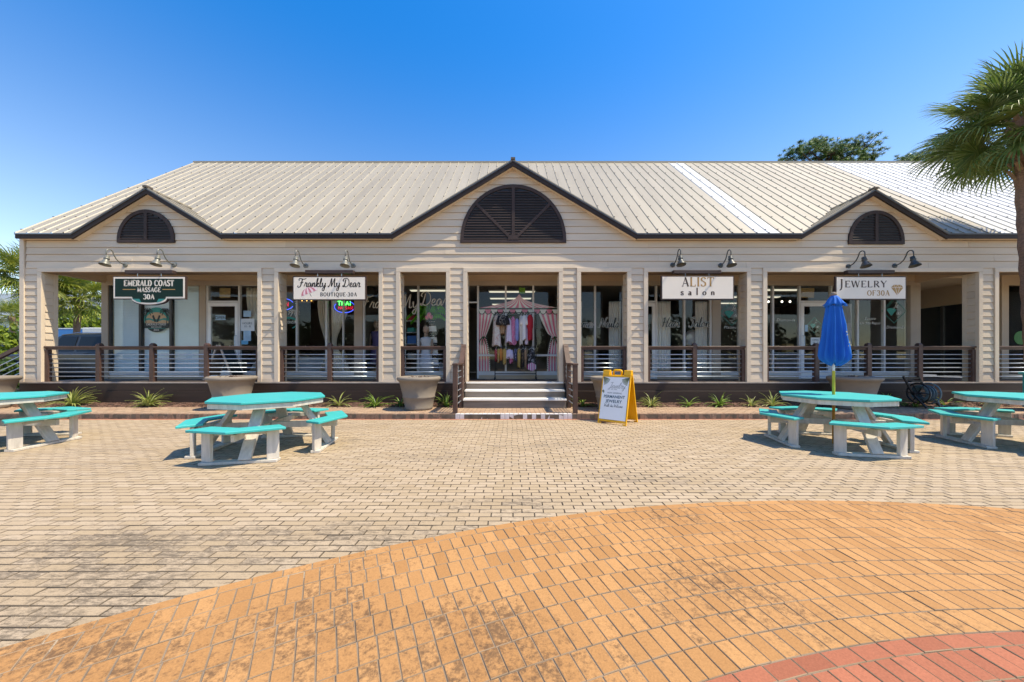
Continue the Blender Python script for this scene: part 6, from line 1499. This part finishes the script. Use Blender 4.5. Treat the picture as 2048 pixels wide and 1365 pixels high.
# ------------------------------------------------------------------ palms
PALM = leaf_mat('palm_leaf', (0.075,0.14,0.022), (0.23,0.29,0.09), 0.3, 0.38); PALMF = leaf_mat('far_palm_leaf', (0.10,0.18,0.02), (0.36,0.36,0.06), 0.3)
PETI = mat('palm_petiole', (0.20,0.22,0.06), 0.5); BARK = mat('palm_bark', (0.25,0.155,0.11), 0.9, var=0.4, scale=14, bump=1.0, bscale=30, stretch=(1,1,3)); BOOT = mat('palm_boot', (0.26,0.17,0.105), 0.85, var=0.35, scale=10, bump=0.6)
def fan_mesh(name, seed, m, nl=46, droop=1.0, wid=0.040):
    r = random.Random(seed); b = MB(); b.mi = 1
    pet = [(0,0,0),(0.35,0,0.03),(0.75,0,0.0)]; b.tube(pet, [0.022,0.014,0.010], 5); b.mi = 0
    for k in range(nl):
        u = k/(nl-1)*2-1; a = u*R(142); l = (0.98-0.42*abs(u)**1.6)*r.uniform(0.9, 1.08)
        along = 0.34*(1-abs(u)); o = Vector((0.72+along*0.55, 0, -0.10*along*droop))
        d = Vector((math.cos(a), math.sin(a), 0)); side = Vector((-d.y, d.x, 0)); q = o.copy(); e = r.uniform(0.02, 0.16)-0.25*abs(u)*0.3; P = []
        for j in range(6):
            f_ = (0.35, 0.95, 1.0, 0.8, 0.45, 0.04)[j]*wid; fold = Vector((0, 0, -0.35*f_)); P.append((q-side*f_/2, q+fold, q+side*f_/2)); q = q+(d*math.cos(e)+Vector((0,0,math.sin(e))))*l/5; e -= (0.05, 0.10, 0.22, 0.40, 0.55, 0)[j]*droop*r.uniform(0.6, 1.4)
        for (a0, b0, c0), (a1, b1, c1) in zip(P, P[1:]):
            n0 = len(b.v); b.v += [tuple(v) for v in (a0, b0, c0, a1, b1, c1)]; b.f += [(n0, n0+1, n0+4, n0+3), (n0+1, n0+2, n0+5, n0+4)]; b.m += [0, 0]
    me = bpy.data.meshes.new(name); me.from_pydata(b.v, [], b.f); me.materials.append(m); me.materials.append(PETI); me.polygons.foreach_set('material_index', b.m); me.update(); return me
def palm(label, base, top, nfr, scale, rt, m, seed, boots=True, el0=-38, nl=46):
    r = random.Random(seed); t = thing('palm_tree', label, 'palm tree', base, 'cabbage palms'); B, T = Vector(base), Vector(top)
    b = MB(); n = 26; P = []; RR_ = []
    for i in range(n+1):
        q = i/n; p = B.lerp(T, q)+Vector((0.05*math.sin(q*3+seed), 0, 0))*q*(1-q); P.append(p); RR_.append(rt*(1.12-0.10*q+(0.10 if i % 2 else -0.0))*(1.15 if q < 0.06 else 1)*(1.28 if q > 0.9 else 1))
    b.tube(P, RR_, 14); b.build('trunk', BARK, t)
    if boots:
        for k in range(44):
            q = 1-0.20*(k/44)**1.2; a = k*2.4; p = B.lerp(T, q); d = Vector((math.cos(a), math.sin(a), 0)); b = MB(); l = r.uniform(0.12, 0.30)
            b.beam(p+d*rt*1.0-Vector((0,0,0.05)), p+d*(rt+l*0.55)+Vector((0,0,l*r.uniform(-0.3, 0.9))), 0.085, 0.022, up=(0,0,1)); b.build('leaf_boot', BOOT, t)
    ms = [fan_mesh('frond', seed*10+i, m, nl, dr) for i, dr in enumerate((0.7, 1.2, 1.9))]
    for k in range(nfr):
        q = (k+0.5)/nfr; el = R(84-(84-el0)*q**0.9)+r.gauss(0, 0.10); az = k*2.39996+r.gauss(0, 0.2)
        o = bpy.data.objects.new('frond', ms[0 if q < 0.3 else 1 if q < 0.65 else 2]); COL.objects.link(o); o.parent = t
        s_ = scale*r.uniform(0.85, 1.1)*(0.85 if q < 0.12 else 1)
        d = Vector((math.cos(az)*math.cos(el), math.sin(az)*math.cos(el), math.sin(el)))
        rot = d.to_track_quat('X', 'Z') @ Matrix.Rotation(r.gauss(0, 0.35), 3, 'X').to_quaternion()
        o.rotation_mode = 'QUATERNION'; o.rotation_quaternion = rot; o.location = T-B+Vector((math.cos(az), math.sin(az), 0))*rt*0.6+Vector((0,0,0.05-0.22*q)); o.scale = (s_, s_, s_)
    return t
palm('tall cabbage palm at the right edge in front of the shop building', (12.10, 7.95, 0.0), (11.66, 7.95, 6.75), 52, 0.95, 0.19, PALM, 5, True, -48)
palm('left cabbage palm just outside the porch corner column', (-26.1, 18.6, -0.15), (-25.5, 18.6, 5.7), 40, 1.15, 0.19, PALMF, 8, False, -45, 32)
palm('cabbage palm seen through the porch end over the pickup', (-25.6, 20.5, -0.15), (-25.4, 20.5, 4.85), 40, 1.15, 0.13, PALMF, 9, False, -40, 32)
palm('small far cabbage palm at the left picture edge before the white building', (-47.0, 33, -0.15), (-47.0, 33, 5.3), 28, 1.2, 0.22, PALMF, 12, False, -40, 26)
# ------------------------------------------------------------------ pines and shrubs
PINE = leaf_mat('pine_needle', (0.07,0.15,0.025), (0.20,0.30,0.06), 0.3); PBARK = mat('pine_bark', (0.11,0.075,0.055), 0.9, var=0.3, bump=0.6)
SHRUB = leaf_mat('shrub_leaf', (0.10,0.17,0.012), (0.26,0.32,0.035), 0.3); DSHRUB = leaf_mat('dark_shrub_leaf', (0.03,0.065,0.012), (0.09,0.14,0.025), 0.25); AGAV = leaf_mat('agave_leaf', (0.16,0.20,0.12), (0.34,0.38,0.26), 0.15)
def tuft(b, c, s_, n, r):
    for k in range(n):
        d = Vector((r.gauss(0,1), r.gauss(0,1), r.gauss(0.35,0.8))).normalized(); sd_ = d.orthogonal().normalized()*s_*0.09; p = c+Vector((r.gauss(0,1),r.gauss(0,1),r.gauss(0,1)))*s_*0.28; n0 = len(b.v); b.v += [tuple(p-sd_), tuple(p+sd_), tuple(p+d*s_)]; b.f.append((n0, n0+1, n0+2)); b.m.append(0)
def pine(label, base, h, clusters, seed):
    r = random.Random(seed); B = Vector(base); t = thing('pine_tree', label, 'pine tree', base, 'pines behind the shop roof')
    b = MB(); b.tube([B, B+Vector((0.2,0,h*0.5)), B+Vector((0,0,h*0.95))], [0.35,0.25,0.06], 8); b.build('trunk', PBARK, t)
    f_ = MB(); lb = MB()
    for (dx, z, rad) in clusters:
        C = B+Vector((dx, r.uniform(-1.5, 1.5), z)); st = B+Vector((0, 0, z-abs(dx)*0.35-0.4)); lb.tube([st, st.lerp(C, 0.5)+Vector((0,0,-0.1)), C], [0.10,0.07,0.03], 5)
        for k in range(int(30*rad*rad)):
            v = Vector((r.gauss(0,1), r.gauss(0,1), r.gauss(0,1))).normalized()*(r.random()**0.5)*rad; v.z *= 0.7; P0 = C+v
            for m_ in range(60):       # a puff of needles round a twig end
                d = Vector((r.gauss(0,1), r.gauss(0,1), r.gauss(0.15,1))).normalized(); sd_ = d.orthogonal().normalized()*0.028; q = P0+d*r.uniform(0, 0.10); f_.poly([q-sd_, q+sd_, q+d*r.uniform(0.16, 0.30)])
            if k % 5 == 0: lb.tube([C-Vector((0,0,0.3)), P0], [0.035, 0.012], 4)
    f_.build('crown', PINE, t); lb.build('branches', PBARK, t)
pine('broad pine crown rising behind the roof ridge', (27.0, 30, -0.75), 21, [(-3.0,19.4,0.9),(-1.8,19.7,1.1),(1.5,20.0,1.2),(2.4,19.8,1.2),(3.6,19.5,1.0),(-0.2,19.4,1.2),(0.8,19.3,1.3),(-3.9,19.1,0.7),(-4.2,18.0,0.9),(-3.4,18.8,1.0),(-2.2,19.4,1.2),(-1.3,19.0,1.2),(-0.6,20.3,1.3),(0.3,21.3,1.1),(0.9,20.2,1.3),(1.9,19.0,1.2),(2.6,19.4,1.0),(3.4,19.4,1.1),(4.2,19.2,1.0),(4.6,18.5,0.9),(4.5,17.6,1.0),(0.5,18.2,1.3),(2.6,17.8,1.2),(-3.9,17.2,0.8),(-2.6,17.5,0.9),(4.0,17.0,1.0),(1.2,17.2,1.2),(-0.9,17.0,1.2)], 3)
pine('second pine crown half hidden behind the right palm', (36.0, 30, 0.6), 19, [(-2.6,17.0,0.9),(-1.6,18.0,1.0),(-0.6,17.9,1.2),(0.6,18.6,1.3),(1.8,18.4,1.2),(3.0,17.8,1.2),(0.2,17.0,1.2),(2.0,17.0,1.2),(-3.3,16.6,0.7),(3.8,17.2,1.1)], 4)
def bush(name, label, cat, c, rx, ry, rz, n, m, s_=0.12, seed=1, group=None):
    r = random.Random(seed); b = MB(); lob = [(Vector((r.uniform(-.75,.75)*rx, r.uniform(-.6,.6)*ry, r.uniform(0.15,.8)*rz)), r.uniform(0.35, 0.6)) for _ in range(14)]
    for k in range(n):
        o, q = lob[k % 14]; v = Vector((r.gauss(0,1), r.gauss(0,1), r.gauss(0,1))).normalized()*(0.75+0.25*r.random()); p = Vector(c)+o+Vector((v.x*rx*q*0.75, v.y*ry*q, v.z*rz*q*0.75))
        if p.z < c[2]: p.z = c[2]+r.random()*0.3
        d = Vector((r.gauss(0,1), r.gauss(0,1), r.gauss(0.3,1))).normalized(); e = d.orthogonal().normalized(); g_ = d.cross(e); ss = s_*r.uniform(0.6, 1.3); n0 = len(b.v)
        b.v += [tuple(p-e*ss*0.45), tuple(p+g_*ss), tuple(p+e*ss*0.45), tuple(p-g_*ss)]; b.f.append((n0, n0+1, n0+2, n0+3)); b.m.append(0)
    st = MB(); B = Vector(c)
    for o, q in lob[:8]: st.tube([B, B+o*0.5+Vector((0,0,0.1)), B+o], [0.07,0.04,0.015], 5)
    t = thing(name, label, cat, c, group); b.build('foliage', m, t); st.build('stems', PBARK, t)
bush('bush', 'large bright green bush behind the box truck left part', 'bush', (-37.5, 28, -0.15), 3.2, 1.6, 5.3, 7000, SHRUB, 0.22, 2, 'bushes behind the parked trucks')
bush('bush', 'large bright green bush behind the box truck right part', 'bush', (-32.3, 29, -0.15), 3.4, 1.6, 5.0, 7000, SHRUB, 0.22, 3, 'bushes behind the parked trucks')
bush('hedge', 'low green hedge at the left edge below the palms', 'hedge', (-34.5, 24.5, -0.15), 4.6, 0.8, 1.8, 6000, SHRUB, 0.16, 4)
bush('dark_shrub', 'dark low shrub left of the porch corner behind the stair railing', 'shrub', (-17.5, 12.0, -0.15), 1.5, 0.8, 1.4, 3000, DSHRUB, 0.10, 5)
bush('bush', 'tall green bush seen through the passage beyond the jeweller', 'bush', (13.2, 21.5, -0.15), 1.6, 0.9, 3.4, 3500, SHRUB, 0.14, 6)
for k, (x, y) in enumerate(((-20.4, 14.6), (-21.6, 15.0), (-19.2, 14.3))):
    b = MB(); blades(b, x, y, 0.1, 60, 1.1, 0.075); o = b.build('agave_plant', AGAV, None, (x, y, 0.1)); tag(o, ('pale spiky plant beyond the side stairs, nearest the corner column','pale spiky plant beyond the side stairs, middle of three','pale spiky plant beyond the side stairs, lowest and frontmost')[(1,2,0)[k] if False else k if k else 1] if False else ['middle pale spiky plant of the three beyond the side stairs','leftmost pale spiky plant of the three beyond the side stairs','rightmost pale spiky plant of the three, hidden mostly by the corner column'][k], 'plant')
b = MB(); b.box(-30, -15.6, 13.4, 13.7, -0.16, 0.95); tag(b.build('low_wall', BLACK, None, (-22, 13.5, -0.15)), 'low dark wall below the spiky plants', 'wall')
b = MB(); b.poly([(-60,13.7,0.05),(-17,13.7,0.05),(-17,16.5,0.05),(-60,16.5,0.05)]); tag(b.build('planting_strip', mat('turf', (0.07,0.11,0.02), 0.9, var=0.4, scale=8, bump=0.6)), kind='structure')
# white building far left
WB = mat('white_stucco', (0.62,0.64,0.66), 0.7, var=0.04, scale=0.6)
t = thing('white_building', 'long white building far off behind the left palms', 'building', (-66, 46, -0.15))
b = MB(); b.box(-90, -40, 44, 60, -0.15, 6.2); b.build('wall', WB, t)
b = MB(); b.prism([(-91,6.2),(-39,6.2),(-46,9.4),(-84,9.4)], lambda x, y, d=0: (x, 43.4+d, y), 17); b.build('roof', mat('pale_metal_roof', (0.62,0.64,0.66), 0.4, var=0.05), t)
for k in range(8):
    x = -88+k*6; w_ = bx('window', PW_, t, x, x+1.6, 43.93, 43.99, 1.4, 3.8); b = MB(); b.box(x+0.1, x+1.5, 43.90, 43.925, 1.5, 3.7); b.build('pane', DARKW, w_)
# ------------------------------------------------------------------ parked vehicles beyond the porch end
CARP = mat('car_paint_dark', (0.022,0.026,0.036), 0.3, var=0.05, spec=0.4, coat=0.25); CARG = mat('car_glass', (0.008,0.010,0.012), 0.08, var=0.0, spec=0.35); TYRE = mat('tyre', (0.015,0.015,0.015), 0.8); CHR = mat('chrome', (0.6,0.62,0.65), 0.15, metal=1.0)
def wheel(t, x, y, r=0.40, w_=0.26):
    b = MB(); b.tube([(x,y-w_/2,r-0.15),(x,y-w_/2+0.03,r-0.15),(x,y+w_/2-0.03,r-0.15),(x,y+w_/2,r-0.15)], [r-0.05,r,r,r-0.05], 20); o = b.build('wheel', TYRE, t)
    b = MB(); b.tube([(x,y-w_/2-0.012,r-0.15),(x,y-w_/2+0.01,r-0.15)], [r*0.58,r*0.62], 12); b.build('rim', CHR, o)
vx, vy = -16.05, 13.6
t = thing('pickup_truck', 'dark pickup truck parked beyond the porch end', 'pickup truck', (vx, vy, -0.15))
b = MB(); body = [(-2.9,0.45),(-2.9,1.00),(-2.7,1.13),(-1.25,1.22),(-0.3,1.22),(2.9,1.18),(2.9,0.5),(2.3,0.42),(-2.3,0.42)]
b.prism(body[::-1], lambda x, y, d=0: (vx+x, vy-0.98+d, y-0.15+0.15), 1.96); b.build('body', CARP, t, bevel=0.06, segs=2)
b = MB(); cab = [(-1.30,1.22),(-0.55,1.88),(-0.2,1.95),(1.35,1.95),(1.62,1.90),(1.80,1.22)]
q = [(vx+x, z) for x, z in cab]; n0 = [(x, vy-0.90, z) if z < 1.5 else (x, vy-0.70, z) for x, z in q]; n1 = [(x, vy+0.90, z) if z < 1.5 else (x, vy+0.70, z) for x, z in q]
b.v = n0+n1; k = len(q); b.f = [tuple(range(k)), tuple(range(2*k-1, k-1, -1))]+[(i, k+i, k+(i+1) % k, (i+1) % k) for i in range(k)]; b.m = [0]*len(b.f); b.build('cab', CARP, t)
def sidewin(x0, x1, xt0, xt1):
    yb = lambda z: vy-0.90+0.20*(z-1.22)/0.70-0.012; b = MB(); b.hexa([(vx+x0,yb(1.30),1.30),(vx+x1,yb(1.30),1.30),(vx+x1,yb(1.30)+0.02,1.30),(vx+x0,yb(1.30)+0.02,1.30),(vx+xt0,yb(1.84),1.84),(vx+xt1,yb(1.84),1.84),(vx+xt1,yb(1.84)+0.02,1.84),(vx+xt0,yb(1.84)+0.02,1.84)]); b.build('side_window', CARG, t)
sidewin(-1.02,0.10,-0.46,0.10); sidewin(0.22,1.25,0.22,1.20); sidewin(1.34,1.62,1.30,1.50)
b = MB(); b.tube([(vx-0.50,vy-0.72,1.90),(vx+0.1,vy-0.72,1.975),(vx+1.5,vy-0.72,1.96)], 0.018, 6); b.build('roof_trim', CHR, t)
b = MB(); b.poly([(vx-1.26,vy-0.86,1.27),(vx-1.26,vy+0.86,1.27),(vx-0.62,vy+0.68,1.84),(vx-0.62,vy-0.68,1.84)][::-1]); b.v = [(x-0.02, y, z+0.01) for x, y, z in b.v]; b.build('windscreen', CARG, t)
for x in (-1.85, 1.85):
    for y in (vy-0.86, vy+0.86): wheel(t, vx+x, y)
b = MB(); b.lathe([(0.02,-0.06),(0.09,-0.05),(0.10,0.05),(0.02,0.08)], (vx-0.95, vy-1.06, 1.33), 8); b.build('mirror', CARP, t)
for y in (vy-0.75, vy+0.75): bx('headlight', CHR, t, vx-2.93, vx-2.89, y-0.17, y+0.17, 0.80, 0.98)
bx('bumper', CHR, t, vx-3.0, vx-2.91, vy-0.95, vy+0.95, 0.42, 0.62)
t.location = (vx, vy, 0.12); o = copy_tree(t); o.location = (vx-4.6, vy+4.6, 0.12); o['label'] = 'second dark pickup truck farther out left of the first'
# box truck with wave
tx0, ty = -34.3, 25.5
t = thing('box_truck', 'blue box truck with a white wave on its side beyond the pickup', 'truck', (tx0+2.6, ty, -0.15)); TB = mat('truck_blue', (0.02,0.20,0.52), 0.4, var=0.03); TW_ = mat('truck_white', (0.72,0.73,0.74), 0.4, var=0.03)
b = MB(); b.box(tx0, tx0+3.5, ty, ty+2.3, 0.65, 3.45); b.build('cargo_box', TB, t, bevel=0.03); bx('roof_edge', TW_, t, tx0-0.01, tx0+3.51, ty-0.012, ty+2.31, 3.452, 3.53)
b = MB(); f = lambda x, y, d=0.0: (tx0+x, ty-0.008+d, y)
b.ribbon(smooth([(0.5,1.7),(1.3,1.9),(1.9,2.5),(2.4,3.0),(2.9,2.9),(3.0,2.55),(2.75,2.35),(2.5,2.45)],7), 0.34, f); b.ribbon(smooth([(0.8,1.3),(1.6,1.55),(2.4,1.5),(3.3,1.3)],6), 0.16, f); b.build('wave_emblem', TW_, t)
b = MB(); b.prism([(3.55,0.5),(5.4,0.5),(5.4,1.5),(5.0,1.65),(4.65,2.5),(3.55,2.55)][::-1], lambda x, y, d=0: (tx0+x, ty+0.15+d, y), 2.0); b.build('cab', TW_, t, bevel=0.05); bx('side_window', CARG, t, tx0+3.8, tx0+4.5, ty+0.135, ty+0.149, 1.55, 2.3)
for x in (0.9, 4.5):
    for y in (ty+0.2, ty+2.1): wheel(t, tx0+x, y, 0.45)
t = thing('box_trailer', 'white box trailer with blue lower panel beside the blue truck', 'trailer', (-26.0, 23.3, -0.15)); x0 = -28.5; ty = 22.6
b = MB(); b.box(x0, x0+5.2, ty+0.6, ty+2.8, 0.55, 3.35); b.build('cargo_box', TW_, t, bevel=0.03); bx('side_panel', TB, t, x0+0.05, x0+5.1, ty+0.582, ty+0.598, 0.7, 2.75)
b = MB(); b.ribbon(smooth([(0.5,2.1),(1.2,2.3),(2.0,2.1),(2.6,2.4)],5), 0.25, lambda x, y, d=0.0: (x0+x, ty+0.57, y)); b.build('wave_emblem', TW_, t)
for y in (ty+0.8, ty+2.6): wheel(t, x0+2.6, y, 0.42)
b = MB(); b.tube([(x0+5.2,ty+1.7,0.5),(x0+6.3,ty+1.7,0.5)], 0.06, 6); b.build('tow_bar', TYRE, t)
PRINTT = [o for o in COL.objects if o.name.startswith('umbrella')][0]
PRINT.build('printed_letters', mat('print_cream', (0.66,0.62,0.40), 0.7), PRINTT)

# raised parking lot beyond the porch end
sheet('parking_lot', ASPH, -60, -13.65, 10.4, 40, -0.03); 
# unseen trees added behind the camera to darken the shop glass reflections
GROVE = leaf_mat('grove_leaf', (0.020,0.045,0.010), (0.06,0.10,0.02), 0.2)
rg = random.Random(5); gb = MB()
for k in range(11):
    x = -60+k*12+rg.uniform(-0.8, 0.8); y = -58+rg.uniform(-1, 1); B = Vector((x, y, -0.15)); gb.mi = 1
    gb.tube([B, B+Vector((0.1,0,1.8)), B+Vector((0,0,4.5))], [0.24,0.18,0.08], 8); gb.mi = 0
    lob = [(Vector((rg.uniform(-5.5,5.5), rg.uniform(-1.5,1.5), rg.uniform(2.0,9.0))), rg.uniform(1.8, 2.9)) for _ in range(12)]
    for i in range(2200):
        o, q = lob[i % 12]; v = Vector((rg.gauss(0,1), rg.gauss(0,1), rg.gauss(0,1))).normalized()*(rg.random()**0.4)*q; p = B+o+v
        d = Vector((rg.gauss(0,1), rg.gauss(0,1), rg.gauss(0.3,1))).normalized(); e = d.orthogonal().normalized(); g_ = d.cross(e); ss = 0.5*rg.uniform(0.6, 1.3)
        gb.poly([p-e*ss*0.5, p+g_*ss, p+e*ss*0.5, p-g_*ss])
tag(gb.build('unseen_woods', [GROVE, PBARK]), 'unseen belt of dark trees added behind the camera to darken the shop glass reflections', 'woods', None, 'stuff')
